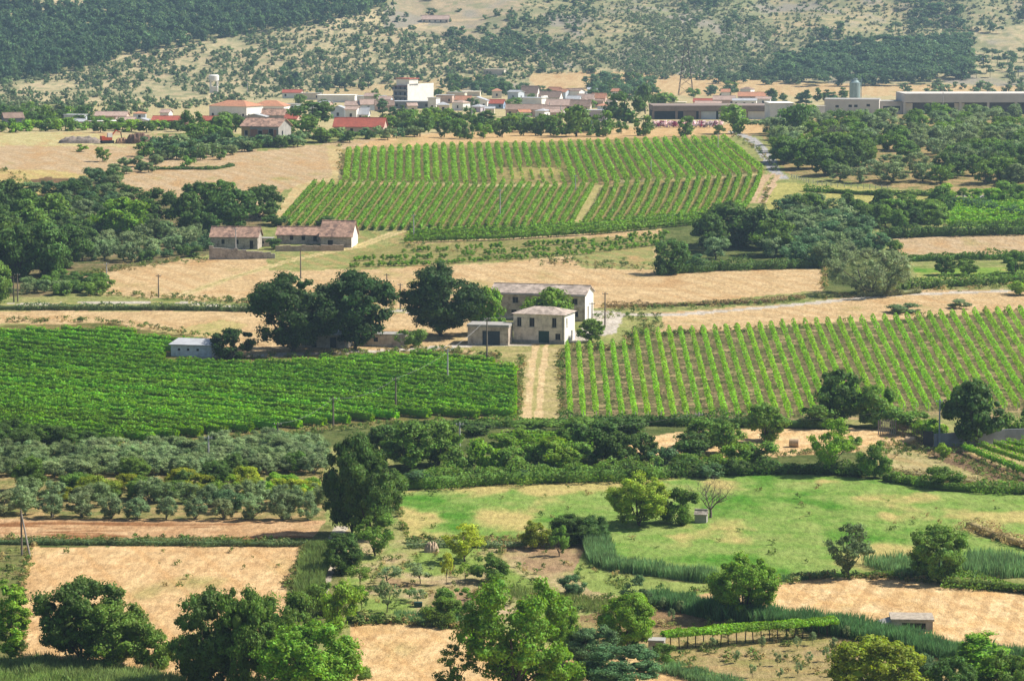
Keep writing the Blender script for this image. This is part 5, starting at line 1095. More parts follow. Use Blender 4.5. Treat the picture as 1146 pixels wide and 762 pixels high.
# --- around the farm
T('oak0', 328, 394, 88, 98, OAK, 'broad dark oak, left one of the pair above the left vineyard', 'oak_tree', rz=1)
T('oak1', 397, 391, 90, 82, OAK, 'broad dark oak, right one of the pair above the left vineyard', 'oak_tree', rz=2)
T('oak2', 494, 376, 78, 88, OAK, 'round dark oak standing left of the stone barn', 'oak_tree', rz=.3)
T('mid1', 546, 374, 52, 38, mul(BRI, .8), 'lighter green tree between the round oak and the farmhouse', 'broadleaf_tree')
T('mid0', 611, 366, 44, 50, mul(BRI, .7), 'green tree squeezed between the farmhouse and the stone barn', 'broadleaf_tree')
T('midbush0', 454, 388, 22, 22, MIDG, 'left one of two small round trees at the lane', 'small_tree'); T('midbush1', 468, 388, 20, 20, MIDG, 'right one of two small round trees at the lane', 'small_tree')
T('mid2', 661, 383, 26, 30, MIDG, 'small round tree in the yard right of the farmhouse', 'small_tree')
T('spiky', 260, 402, 36, 46, OAK, 'dark spiky tree right of the bluish white shed', 'small_tree')
# --- left wood
for (k, x, y, h, w_, c, lb) in [('mid', 137, 268, 46, 56, mul(BRI, .85), 'bright rounded tree in the middle of the left wood'), ('mid', 176, 252, 40, 44, DARK, 'dark tree left in the row behind the derelict farm'), ('mid', 214, 262, 46, 42, DARK, 'second dark tree from the left behind the derelict farm'),
      ('mid', 220, 236, 32, 34, DARK, 'dark tree top rising behind the row at the derelict farm'), ('mid', 247, 238, 36, 42, mul(MIDG, .9), 'green tree topping the row behind the derelict farm'), ('mid', 262, 258, 46, 54, DARK, 'broad dark tree directly above the leftmost ruin'),
      ('mid', 292, 244, 36, 44, DARK, 'dark tree at the right end of the row behind the derelict farm'), ('mid', 240, 262, 34, 44, DARK, 'dark low tree left above the leftmost ruin'), ('mid', 155, 262, 30, 34, DARK, 'dark tree right of the bright rounded tree in the left wood'), ('midbush', 309, 252, 14, 24, DARK, 'dark bush hanging over the gap between the ruins'), ('midbush', 366, 254, 12, 24, DARK, 'dark bush behind the tallest ruined cottage'), ('midbush', 306, 279, 12, 18, DARK, 'dark bush growing at the terrace wall of the derelict farm'),
      ('mid', 50, 312, 62, 52, mul(DARK, 1.1), 'large dark tree at the lower side of the left wood'), ('mid', 20, 312, 60, 50, DARK, 'large dark tree near the left edge of the left wood'), ('mid', -5, 342, 50, 36, mul(MIDG, 1.0), 'green tree cut by the left edge above the lane'), ('mid', 30, 282, 50, 50, MIDG, 'mid green crown in the left wood'), ('mid', 75, 300, 48, 44, DARK, 'dark tree in the right part of the left wood'), ('mid', 5, 282, 46, 46, DARK, 'dark crown against the left edge'), ('mid', 90, 278, 34, 36, DARK, 'dark crown above the olive trees')]:
    T(k, x, y, h, w_, c, lb, 'broadleaf_tree' if k == 'mid' else 'bush', 'tree' if k == 'mid' else 'bush')

def scat(poly, sx, sy, rg, jt=.45):
    P = np.array(poly, float); x0, y0 = P.min(0); x1, y1 = P.max(0); out = []
    y = y0; r = 0
    while y < y1:
        x = x0 + (sx / 2 if r % 2 else 0)
        while x < x1:
            q = (x + rg.uniform(-jt, jt) * sx, y + rg.uniform(-jt, jt) * sy)
            if inpoly(np.array([q[0]]), np.array([q[1]]), poly)[0]: out.append(q)
            x += sx
        y += sy; r += 1
    return out
def fill(poly, sx, sy, kinds, cols, hs, ar, label, name, cat, group, seed, jt=.45, drop=0.0):
    rg = random.Random(seed); pts = [q for q in scat(poly, sx, sy, rg, jt) if rg.random() >= drop]
    pts.sort(key=lambda q: q[1])
    if not pts: return
    P = G(np.array([q[0] for q in pts]), np.array([q[1] for q in pts]))
    for q, p in zip(pts, P):
        h = rg.uniform(*hs) / (p[1] / F) # metres to px
        T(rg.choice(kinds), q[0], q[1], h, h * rg.uniform(*ar), rg.choice(cols), label, name, cat, group, p=Vector(p), j=.15)
# left wood fill and scrub
fill([(-60, 232), (30, 232), (70, 262), (70, 310), (-60, 320)], 19, 14, ['mid'], [DARK, MIDG, DARK], (6, 10), (.8, 1.1), 'tree merging into the dark canopy of the left wood', 'wood_tree', 'tree', 'canopy of the left wood', 3)
fill([(-60, 222), (60, 215), (112, 196), (150, 205), (150, 232), (100, 250), (60, 262), (20, 236), (-60, 236)], 13, 8, ['midbush', 'olivem'], [BLU, OLV2, DARK], (2.2, 4.2), (1.0, 1.6), 'grey green shrub on the scrubby slope above the left wood', 'shrub', 'shrub', 'scrub above the left wood', 4)
fill([(60, 250), (110, 236), (150, 250), (195, 262), (236, 270), (200, 284), (140, 298), (90, 300), (60, 290)], 15, 9, ['olivem'], [OLV, OLV2], (3.6, 4.8), (.9, 1.2), 'grey green olive tree in the small grove left of the derelict farm', 'olive_tree', 'tree', 'olive trees left of the derelict farm', 5)
fill([(110, 195), (150, 200), (175, 190), (190, 178), (150, 185), (120, 188)], 11, 7, ['midbush'], [BLU, OLV2], (2, 3.2), (1.0, 1.5), 'low shrub along the bank between the two stubble fields', 'shrub', 'shrub', 'bank shrubs between the stubble fields', 6)
fill([(-50, 322), (60, 322), (80, 332), (0, 338), (-50, 338)], 14, 8, ['olivem', 'midbush'], [OLV, OLV2], (2.0, 3.2), (1.0, 1.3), 'small olive or shrub beside the pair of poles at the left', 'shrub', 'shrub', 'shrubs at the left end of the lane', 7)
fill([(40, 318), (66, 310), (122, 318), (122, 332), (60, 334)], 11, 6, ['midbush'], [DARK, MIDG], (2.0, 3.2), (1.2, 1.7), 'dark bush in the hedge at the left end of the straw field', 'bush', 'bush', 'hedge bushes at the left end of the straw field', 8)
fill([(228, 262), (236, 275), (236, 290), (190, 292), (150, 296), (195, 280)], 12, 7, ['midbush'], [DARK, BLU], (2.2, 3.4), (1.1, 1.6), 'dark bush against the left end of the terrace wall', 'bush', 'bush', 'bushes left of the terrace wall', 9)
# fields at upper left
for (k, x, y, h, w_, c, lb) in [('fart', 214, 150, 28, 24, DARK, 'tall dark tree in front of the red roofed barns'), ('fart', 217, 160, 22, 30, mul(MIDG, .8), 'dark green tree in front of the tall dark one, before the barns'), ('fart', 246, 160, 20, 28, MIDG, 'round green tree left of the unfinished brick house'), ('fart', 115, 181, 16, 15, MIDG, 'small round tree alone in the upper left stubble'), ('fart', 161, 175, 16, 21, MIDG, 'round tree at the left end of the hedge in the upper left stubble'), ('farb', 91, 170, 8, 13, BRI, 'small bright bush in the upper left field'),
      ('farb', 209, 187, 12, 18, MIDG, 'bush at the right end of the dry orchard patch'), ('fart', 350, 143, 29, 46, mul(DARK, 1.05), 'very broad dark tree in the town right of the balcony house'), ('fart', 338, 155, 24, 34, MIDG, 'green tree right of the unfinished brick house'), ('fart', 365, 160, 18, 28, MIDG, 'green tree left of the long red roof'), ('conif', 428, 128, 19, 14, BLU, 'dark conifer left of the low grey building'), ('conif', 440, 138, 20, 13, BLU, 'dark conifer in front of the low grey building'), ('conif', 450, 132, 16, 12, DARK, 'small dark conifer beside the low grey building'),
      ('fart', 699, 138, 34, 42, mul(DARK, .9), 'big dark tree between the lilac house and the factory'), ('fart', 722, 128, 36, 22, DARK, 'tall dark tree left of the factory'), ('fart', 742, 124, 20, 30, MIDG, 'green tree behind the left end of the factory'), ('fart', 645, 153, 37, 40, mul(MIDG, .95), 'tall green tree, highest in the row along the stubble'), ('fart', 675, 153, 28, 26, MIDG, 'green tree right of the tallest one in the row along the stubble'), ('fart', 890, 152, 37, 42, mul(DARK, 1.1), 'dark round tree in front of the beige works'), ('fart', 822, 150, 32, 38, MIDG, 'bushy tree before the right part of the factory'), ('stone', 862, 150, 18, 42, OLV2, 'flat crowned tree right of the factory'), ('fart', 805, 151, 12, 13, MIDG, 'small tree before the factory middle'), ('fart', 767, 153, 22, 19, mul(MIDG, .85), 'round tree before the left part of the factory'),
      ('fart', 720, 152, 22, 23, mul(MIDG, .85), 'round tree left below the factory'), ('fart', 695, 150, 15, 13, MIDG, 'small round tree between two larger ones on the stubble'), ('fart', 497, 154, 18, 16, DARK, 'small round tree at the left of the stubble row'), ('fart', 470, 153, 24, 22, mul(DARK, 1.1), 'dark tree at the end of the olive hedge'), ('fart', 515, 155, 22, 20, MIDG, 'second round tree of the stubble row'), ('fart', 524, 156, 18, 15, DARK, 'third round tree of the stubble row'), ('fart', 541, 155, 18, 17, mul(BRI, .8), 'brighter round tree, fourth of the stubble row'), ('fart', 562, 154, 22, 19, DARK, 'dark round tree, fifth of the stubble row'), ('fart', 586, 152, 16, 14, DARK, 'small dark round tree, sixth of the stubble row'), ('fart', 602, 152, 20, 16, DARK, 'dark round tree, seventh of the stubble row'), ('fart', 620, 152, 22, 22, mul(MIDG, .9), 'round tree left of the tallest tree in the row'), ('farb', 660, 152, 12, 14, MIDG, 'small bush right under the tallest tree of the row')]:
    T(k, x, y, h, w_, c, lb, 'conifer_tree' if k == 'conif' else ('bush' if k == 'farb' else 'broadleaf_tree'), 'bush' if k == 'farb' else 'tree')
fill([(160, 166), (230, 163), (330, 160), (470, 148), (470, 155), (350, 166), (265, 172), (240, 182), (170, 182)], 9, 6, ['farb'], [OLV2, DARK, BLU], (2.8, 4.2), (1.2, 1.6), 'low bush in the long hedge that borders the upper left stubble', 'hedge_bush', 'bush', 'long hedge between the town and the stubble', 12)
fill([(-40, 146), (60, 140), (170, 142), (215, 146), (170, 152), (-40, 150)], 8, 6, ['farb'], [MIDG, DARK, BRI], (2.6, 4.2), (1.3, 1.9), 'green bush or tall reed clump below the left houses of the town', 'hedge_bush', 'bush', 'green belt below the left houses', 13)
fill([(-60, 125), (40, 128), (60, 142), (-60, 148)], 12, 7, ['fart'], [DARK, MIDG], (4, 7), (.9, 1.3), 'tree at the left end of the town', 'town_tree', 'tree', 'trees at the left end of the town', 14)
fill([(30, 136), (100, 134), (100, 144), (30, 146)], 15, 6, ['fart'], [DARK, mul(BRI, .8), DARK], (4, 6), (1.0, 1.5), 'tree in front of the pale blue house on the left of the town', 'town_tree', 'tree', 'trees before the left houses', 15)
fill([(255, 140), (270, 132), (262, 160), (222, 166), (232, 150)], 11, 7, ['fart'], [DARK, MIDG], (4, 6), (1.0, 1.4), 'tree left of the unfinished brick house', 'town_tree', 'tree', 'trees left of the unfinished house', 16)
fill([(396, 148), (430, 136), (480, 134), (530, 136), (560, 140), (620, 144), (730, 146), (730, 148), (620, 150), (500, 150)], 12, 5, ['fart', 'fart', 'conif'], [DARK, MIDG, mul(BRI, .7)], (3.5, 6), (1.0, 1.5), 'tree in the green belt between the town centre and the stubble', 'town_tree', 'tree', 'green belt below the town centre', 17)
fill([(300, 112), (560, 104), (700, 112), (700, 124), (560, 128), (440, 128), (300, 128)], 34, 8, ['fart'], [DARK, MIDG], (3.5, 5.5), (.9, 1.4), 'tree between the roofs of the town centre', 'town_tree', 'tree', 'trees between the roofs', 18, drop=.25)
fill([(505, 92), (560, 100), (620, 108), (560, 112), (505, 104)], 13, 5, ['fart'], [BLU, DARK], (5, 8), (1.0, 1.4), 'dark tree on the slope just above the town centre', 'town_tree', 'tree', 'trees above the town centre', 19)
fill([(660, 96), (735, 94), (740, 112), (670, 114)], 14, 6, ['fart'], [BLU, DARK], (6, 9), (1.0, 1.5), 'dark tree behind the right part of the town', 'town_tree', 'tree', 'trees behind the right part of the town', 20)
fill([(775, 104), (830, 104), (830, 110), (775, 112)], 13, 6, ['fart'], [BLU, MIDG], (5, 8), (1.0, 1.5), 'hazy tree right of the pylon', 'town_tree', 'tree', 'trees right of the pylon', 21)
fill([(860, 112), (945, 112), (945, 118), (860, 118)], 9, 5, ['conif'], [BLU, DARK], (6, 8), (.7, 1.0), 'dark conifer in the row behind the beige works', 'conifer_tree', 'tree', 'conifer row behind the beige works', 22)
fill([(310, 98), (420, 94), (420, 102), (310, 106)], 9, 6, ['conif', 'fart'], [BLU, DARK], (7, 10), (.6, .9), 'dark conifer above the white industrial sheds', 'conifer_tree', 'tree', 'conifers above the white sheds', 23, drop=.3)
# olive wood right of the upper vineyard
fill([(870, 175), (858, 150), (880, 136), (950, 134), (1250, 126), (1250, 152), (1000, 170), (930, 180)], 17, 8, ['mid', 'olivem', 'olivem'], [MIDG, OLV2, OLV, mul(BRI, .7)], (4.2, 6.5), (1.0, 1.4), 'crown in the upper part of the mixed olive wood at the right', 'wood_tree', 'tree', 'upper part of the right olive wood', 31)
fill([(870, 176), (950, 166), (990, 160), (990, 178), (940, 198), (905, 200), (880, 192)], 16, 9, ['mid'], [DARK, mul(MIDG, .85), mul(MIDG, .85)], (6, 8.5), (.9, 1.2), 'tall dense green tree at the corner of the right wood beside the road', 'wood_tree', 'tree', 'dense corner of the right wood', 32)
fill([(985, 165), (1060, 158), (1250, 150), (1250, 178), (1100, 184), (1000, 180)], 20, 10, ['olivem', 'mid'], [OLV, OLV2, MIDG], (4.4, 6.2), (1.1, 1.4), 'grey green crown in the middle of the right olive wood', 'wood_tree', 'tree', 'middle of the right olive wood', 33)
for (x, y, h, w_, c, lb) in [(939, 203, 20, 26, OLV2, 'round olive tree, leftmost in the front row of the right wood'), (962, 205, 18, 18, OLV, 'slim olive tree beside the leftmost front one'), (998, 204, 22, 42, OLV2, 'widest olive tree in the front row of the right wood'), (998, 190, 18, 30, OLV2, 'olive tree behind the widest one of the front row'), (1024, 193, 22, 28, OLV2, 'round olive tree up right of the widest one'), (1033, 203, 20, 26, OLV2, 'olive tree right of the widest one in the front row'), (1053, 205, 20, 28, MIDG, 'green tree right in the front row of the right wood'), (975, 195, 16, 22, OLV, 'small olive tree between the first and the widest one')]:
    T('olivem', x, y, h, w_, c, lb, 'olive_tree')
fill([(1060, 180), (1250, 172), (1250, 216), (1120, 214), (1064, 208)], 20, 9, ['mid', 'olivem'], [DARK, MIDG, OLV2], (5.5, 8), (1.0, 1.3), 'dense dark tree in the right end of the olive wood', 'wood_tree', 'tree', 'right end of the olive wood', 34)
# clump right of the upper vineyards
for (k, x, y, h, w_, c, lb) in [('mid0', 822, 276, 50, 62, DARK, 'tallest dark tree of the clump right of the upper vineyard'), ('mid1', 852, 278, 46, 52, DARK, 'dark tree right in the clump beside the upper vineyard'), ('mid2', 797, 282, 42, 44, DARK, 'dark tree left in the clump beside the upper vineyard'), ('mid0', 866, 286, 40, 46, mul(MIDG, .85), 'green tree in front of the dark clump'), ('mid1', 752, 306, 38, 38, mul(DARK, 1.2), 'dark tree at the left tip of the clump, on the stubble edge'), ('olivem0', 801, 290, 24, 28, OLV, 'grey olive in front of the dark clump'), ('midbush0', 776, 302, 20, 26, BLU, 'grey green bush right of the left tip tree'),
      ('willow0', 973, 330, 56, 88, mul(OLV, 1.0), 'very wide silvery bush like willow below the stubble strip'), ('midbush1', 1000, 286, 18, 18, MIDG, 'small green tree rising right of the silvery willow'), ('mid2', 1058, 308, 22, 24, mul(MIDG, .9), 'round tree in the strip right of the silvery willow'), ('mid0', 1082, 308, 18, 24, MIDG, 'small tree left on the little green meadow'), ('mid1', 1136, 306, 24, 26, MIDG, 'round tree at the right edge on the little green meadow'), ('midbush2', 1135, 294, 14, 16, DARK, 'dark bush on the stubble at the right edge'), ('midbush0', 1142, 330, 18, 24, BRI, 'bright bush at the right edge above the right vineyard'),
      ('mid1', 903, 242, 26, 34, mul(MIDG, .9), 'green round tree in the pale meadow left of the shrub belt'), ('mid2', 950, 236, 20, 20, MIDG, 'small green tree in the pale meadow'), ('midbush1', 1012, 350, 10, 34, OLV2, 'low weedy bush patch left above the right vineyard'), ('midbush2', 1074, 345, 10, 24, OLV, 'low dry bush above the right vineyard')]:
    T(k, x, y, h, w_, c, lb, 'bush' if 'bush' in k else 'broadleaf_tree', 'bush' if 'bush' in k else 'tree')
fill([(870, 240), (905, 235), (960, 244), (960, 262), (990, 285), (960, 300), (900, 300), (860, 290)], 17, 9, ['olivem'], [OLV, OLV2, BLU], (3.8, 5.4), (1.1, 1.5), 'silvery olive tree in the grove right of the dark clump', 'olive_tree', 'tree', 'silvery grove right of the dark clump', 35)
fill([(955, 236), (1060, 230), (1070, 255), (960, 262)], 16, 9, ['mid', 'midbush'], [MIDG, DARK, MIDG], (4, 6.5), (.9, 1.3), 'green tree in the belt between pale meadow and stubble strip', 'wood_tree', 'tree', 'belt below the pale meadow', 36)
fill([(1040, 225), (1060, 218), (1140, 215), (1250, 222), (1250, 236), (1120, 228), (1070, 224)], 17, 7, ['midbush'], [BRI, MIDG], (2.5, 4), (1.1, 1.5), 'bush beside the lane at the upper right', 'bush', 'bush', 'bushes beside the upper right lane', 37)
# left olive grove below the left vineyard
olv_label = ['%s olive tree of the front row beside the straw strip, counted from the left']
ords = ['first', 'second', 'third', 'fourth', 'fifth', 'sixth', 'seventh', 'eighth', 'ninth', 'tenth', 'eleventh', 'twelfth', 'thirteenth', 'fourteenth', 'fifteenth', 'sixteenth', 'seventeenth', 'eighteenth', 'nineteenth', 'twentieth', 'twenty-first', 'twenty-second', 'twenty-third', 'twenty-fourth', 'twenty-fifth', 'twenty-sixth', 'twenty-seventh', 'twenty-eighth', 'twenty-ninth', 'thirtieth', 'thirty-first', 'thirty-second', 'thirty-third', 'thirty-fourth', 'thirty-fifth', 'thirty-sixth', 'thirty-seventh', 'thirty-eighth', 'thirty-ninth', 'fortieth', 'forty-first', 'forty-second']
front = [(2, 577, 28, 28), (28, 575, 32, 34), (58, 579, 27, 30), (92, 579, 30, 32), (125, 580, 28, 28), (153, 581, 24, 30), (186, 581, 26, 26), (219, 581, 24, 25), (250, 581, 24, 26), (282, 581, 30, 30), (316, 582, 34, 31), (345, 581, 30, 26)]
for i, (x, y, h, w_) in enumerate(front):
    T('olive', x, y, h, w_, jit(OLV, .12), '%s olive tree from the left in the front row above the straw strip' % ords[i], 'olive_tree', 'tree', 'front row of the lower olive grove')
fill([(-80, 560), (360, 560), (362, 572), (-80, 568)], 27, 9, ['olive'], [OLV, OLV2], (2.6, 3.3), (1.0, 1.2), 'olive tree in the second row of the lower grove', 'olive_tree', 'tree', 'second row of the lower olive grove', 41)
fill([(-80, 509), (60, 511), (160, 508), (300, 498), (362, 498), (362, 530), (200, 534), (-80, 540)], 12.5, 6.6, ['olive'], [mul(OLV, 1.1), OLV2, mul(OLV, 1.15)], (2.0, 2.9), (1.1, 1.6), 'silvery olive tree in the dense upper part of the lower grove', 'olive_tree', 'tree', 'upper part of the lower olive grove', 42)
for (k, x, y, h, w_, c, lb) in [('dense0', 35, 549, 38, 38, mul(MIDG, .85), 'dense round green tree amid the left part of the lower olive grove'), ('broad1', 151, 540, 30, 36, mul(MIDG, .85), 'green tree amid the middle of the lower olive grove'), ('dense1', 242, 548, 34, 36, mul(DARK, 1.05), 'dark round tree right of the pale pole in the olive grove'), ('broad2', 262, 534, 28, 26, mul(DARK, 1.1), 'dark pointed tree behind the round one in the olive grove'), ('bush0', 330, 528, 24, 30, MIDG, 'green bush at the right end of the olive grove'), ('bush1', 255, 572, 26, 34, BLU, 'dark bush in the front rows of the olive grove'), ('bush1', 110, 558, 28, 40, mul(YEL, .6), 'olive yellow bush in the middle belt of the grove')]:
    T(k, x, y, h, w_, c, lb, 'bush' if 'bush' in k else 'broadleaf_tree', 'bush' if 'bush' in k else 'tree')
fill([(60, 548), (230, 542), (240, 556), (60, 562)], 17, 8, ['bush'], [MIDG, mul(YEL, .7), DARK], (1.8, 2.8), (1.2, 1.6), 'leafy bush in the overgrown belt between the olive rows', 'bush', 'bush', 'overgrown belt in the olive grove', 43)
fill([(250, 540), (365, 548), (365, 562), (250, 556)], 15, 8, ['bush'], [mul(BRI, 1.0), mul(YEL, .85)], (1.8, 2.8), (1.1, 1.5), 'light green bush in the bright belt of the olive grove', 'bush', 'bush', 'bright belt in the olive grove', 44)
fill([(-60, 478), (30, 488), (110, 500), (170, 503), (60, 506), (-60, 500)], 15, 7, ['bush'], [DARK], (2.0, 3.0), (1.2, 1.6), 'dark bush under the lower left edge of the left vineyard', 'bush', 'bush', 'dark bushes under the left vineyard', 45)
# oleanders by the factory
for i, x in enumerate(range(734, 808, 5)):
    T('farb', x, 143, 7.5, 8.5, (.75, .62, .62, 1) if i % 3 != 1 else (.34, .08, .15, 1), 'flowering %s shrub in the oleander hedge before the factory' % ('white' if i % 3 != 1 else 'magenta'), 'oleander', 'shrub', 'oleander hedge in %s' % ('white' if i % 3 != 1 else 'magenta'))
# bare tree
p = g1(795, 579); t = empty('bare_tree', p); tag(t, 'leafless grey brown tree in the meadow beside the tiny plastered hut', 'tree')
def branchy(mb, a, d, L_, r, dep, rd):
    pts = [a]; v = d.copy()
    for k in range(4):
        v = (v + Vector((rd.uniform(-.18, .18), rd.uniform(-.18, .18), rd.uniform(-.05, .14)))).normalized(); pts.append(pts[-1] + v * L_ / 4)
    mb.tube(pts, [r, r * .85, r * .72, r * .6, r * .48], 5 if dep > 2 else 3, cap=False)
    if dep > 0:
        for k in range(3 if dep > 1 else 4):
            i = rd.choice([2, 3, 4]); ang = rd.uniform(0, 6.28); s_ = Vector((math.cos(ang), math.sin(ang), rd.uniform(.1, .8))).normalized()
            branchy(mb, pts[i], (v * .55 + s_ * .8).normalized(), L_ * .62, r * .5, dep - 1, rd)
rd = random.Random(9); BG = surf('bare_bark', (.20, .16, .13, 1), (.12, .1, .08, 1), 3, .9, .2)
tb = MB(); tb.tube([(0, 0, -.3), (.05, 0, .6), (0, .05, 1.2)], [.22, .17, .15], 7); tb.build('trunk', BG, t)
for k in range(6):
    a = k * 1.05 + .3; mb = MB(); branchy(mb, Vector((0, .03, 1.0)), Vector((math.cos(a) * .8, math.sin(a) * .8, .9)).normalized(), 2.3, .10, 4, rd); mb.build('limb', BG, t)
# bare tree in the right wood
p = g1(932, 168); t = empty('bare_tree', p); tag(t, 'leafless purple brown tree in the right wood below the beige works', 'tree'); rd = random.Random(4); mb = MB()
for k in range(7):
    a = k * .9; branchy(mb, Vector((0, 0, 1.0)), Vector((math.cos(a) * .6, math.sin(a) * .6, 1)).normalized(), 4.0, .2, 3, rd)
mb.build('limbs', BG, t); mb = MB(); mb.tube([(0, 0, -.5), (0, 0, 1.4)], [.3, .25], 7); mb.build('trunk', BG, t)
# ------------------------------------------------------------------ vine rows, hedges, reeds, scrub
def strip_leaves(P, w, z0, z1, per_m, leaf, rg, bump=.25, gap=0.0, asp=.8, core=True, lowf=0.0, nr=.5, ck=.20, ct=.25):
    """leafy wall along ground polyline P (n,3): returns vertices, faces"""
    seg = np.diff(P, axis=0); L = np.linalg.norm(seg, axis=1); cum = np.concatenate([[0], np.cumsum(L)]); tot = cum[-1]
    n = int(tot * per_m); s = rg.random(n) * tot
    if gap > 0:
        gg = vnoise(s / 1.6 + rg.random() * 99, s * 0 + 3, 5); k = gg > gap; s = s[k]; n = len(s)
    i = np.clip(np.searchsorted(cum, s) - 1, 0, len(L) - 1); f = (s - cum[i]) / np.maximum(L[i], 1e-6)
    c = P[i] + seg[i] * f[:, None]; d = unit(seg[i]); side = np.stack([d[:, 1], -d[:, 0], np.zeros(n)], 1)
    off = rg.random() * 50
    hn = 1 + bump * (vnoise(s / .9 + off, s * 0, 2) - .5) * 2; wn = 1 + bump * (vnoise(s / 1.1 + off, s * 0 + 7, 3) - .5) * 2
    if lowf: lf = 1 + lowf * (vnoise(s / 5 + off, s * 0, 12) - .5) * 2 + lowf * .6 * (vnoise(s / 1.7 + off, s * 0, 13) - .5) * 2; hn = hn * lf; wn = wn * lf
    a = rg.random(n) * 2 * math.pi; rr = .75 + .4 * rg.random(n)
    ox = np.cos(a) * w / 2 * wn * rr; oz = np.sin(a) * rr
    zc = (z0 + z1) / 2; hz = (z1 - z0) / 2
    Z = zc + oz * hz * np.where(oz > 0, hn, 1)
    Q = c + side * ox[:, None]; Q[:, 2] += Z
    nn = unit(side * np.cos(a)[:, None] * .8 + np.array([0, 0, 1]) * np.sin(a)[:, None] * .8 + rg.normal(size=(n, 3)) * nr)
    V = leaf_quads(Q, nn, leaf, rg, asp); F4 = [np.arange(n * 4).reshape(-1, 4)]
    if core and tot > .5:
        m = max(2, int(tot / 1.2)); ss = np.linspace(0, tot, m); ii = np.clip(np.searchsorted(cum, ss) - 1, 0, len(L) - 1); ff = (ss - cum[ii]) / np.maximum(L[ii], 1e-6)
        c = P[ii] + seg[ii] * ff[:, None]; d = unit(seg[ii]); sd_ = np.stack([d[:, 1], -d[:, 0], np.zeros(m)], 1)
        k = ck; jj = 1 + .3 * (rg.random((m, 1)) - .5)
        zz = np.array([0, 0, 1.0])
        ring = [c - sd_ * w * k * jj + zz * (z0 + .15), c - sd_ * w * k * jj + zz * (zc + hz * ct), c + sd_ * w * k * jj + zz * (zc + hz * ct), c + sd_ * w * k * jj + zz * (z0 + .15)]
        if gap <= 0:
            R_ = np.stack(ring, 1).reshape(-1, 3); b = len(V); V = np.concatenate([V, R_])
            q = []
            for t_ in range(m - 1):
                for e in range(4): q.append((b + t_ * 4 + e, b + t_ * 4 + (e + 1) % 4, b + (t_ + 1) * 4 + (e + 1) % 4, b + (t_ + 1) * 4 + e))
            F4.append(np.array(q))
    return V, F4
def line_px(a, b, n=14, curve=0):
    t = np.linspace(0, 1, n); x = a[0] + (b[0] - a[0]) * t + curve * 4 * t * (1 - t); y = a[1] + (b[1] - a[1]) * t
    return G(x, y)
vr = np.random.default_rng(77)
def vine_row(P, w, z0, z1, per_m, leaf, col, label, group, gap=0, posts=False, bump=.3, name='vine_row', cat='vine row', nr=.5, ck=.2, ct=.25):
    if len(P) < 2: return
    o0 = P[0].copy(); V, Fc = strip_leaves(P - o0, w, z0, z1, per_m, leaf, vr, bump, gap, nr=nr, ck=ck, ct=ct)
    if len(V) < 8: return
    t = empty(name, o0); tag(t, label, cat, group)
    link('foliage', mesh_np('vine_foliage', V, Fc, [FOL]), t, jit(col, .07))
    L = np.concatenate([[0], np.cumsum(np.linalg.norm(np.diff(P, axis=0), axis=1))])
    if posts:
        for e in np.linspace(0, L[-1], 2 if posts is True else posts):
            q = [np.interp(e, L, P[:, k] - o0[k]) for k in range(3)]; c = MB(); c.tube([(q[0], q[1], q[2] - .4), (q[0], q[1], q[2] + z1 - .1)], .05, 6); c.build('post', palm, t)
# right vineyard
NR = 46
for i in range(NR):
    xt = 634.7 + 12.65 * i; xb = 638.4 + 14.45 * i
    if i < 6: yt = 389.5 - .2 * i
    elif xt < 790: yt = 375.5 - (xt - 710) * .05
    else: yt = 371.5 - (xt - 790) * .065
    yb = 470 if i < 15 else max(470 - (i - 15) * .75, 459)
    # rows are straight on the ground: scale the lower end along the same line
    f = (yb - yt) / (468 - yt); xb2 = xt + (xb - xt) * f
    vine_row(line_px((xt, yt), (xb2, yb), 22), .72, .2, 1.5, 46, .28, mul(VIN, 1.12), ('%s vine row from the left in the sunlit right vineyard' % ords[i]) if i < 40 else 'vine row at the far right end of the sunlit right vineyard', 'vine rows of the right vineyard', posts=True, gap=.12 + .05 * (i % 4))
# left vineyard
LV = [(-130, 381), (-100, 378), (0, 375), (20, 373.5), (110, 372), (130, 372.5), (165, 379), (200, 384), (229, 386), (228, 393), (186, 397), (184, 408), (240, 409), (300, 410), (385, 404), (440, 401), (490, 400), (530, 405), (560, 411), (580, 418), (578, 470), (500, 468), (440, 470), (380, 476), (300, 483), (240, 488), (150, 497), (60, 496), (-130, 480)]
c = 352.0; k = 0; LVIN = alb(130, 182, 60)
while c < 492:
    xs = np.arange(-128, 584, 3.0); ys = c + .09 * xs + 2.0 * np.sin(xs / 90 + c / 30)
    ins = inpoly(xs, ys, LV); run = []
    for x, y, b in list(zip(xs, ys, ins)) + [(0, 0, False)]:
        if b: run.append((x, y))
        else:
            if len(run) > 4:
                a = np.array(run); P = G(a[:, 0], a[:, 1])
                t_ = (k % 9) / 9
                vine_row(P, 1.15, .05, 1.5, 84, .33, mul(LVIN, 1.0 + .14 * math.sin(k * .35) + (.10 if k % 3 == 0 else 0)), 'nearly level vine row in the lush left vineyard', 'vine rows of the left vineyard', bump=.34, gap=0, nr=.28, ck=.34, ct=.55)  # hidden core box added inside the row to block sun through the leaves
                k += 1
            run = []
    c += 4.7 + (c - 370) * .006
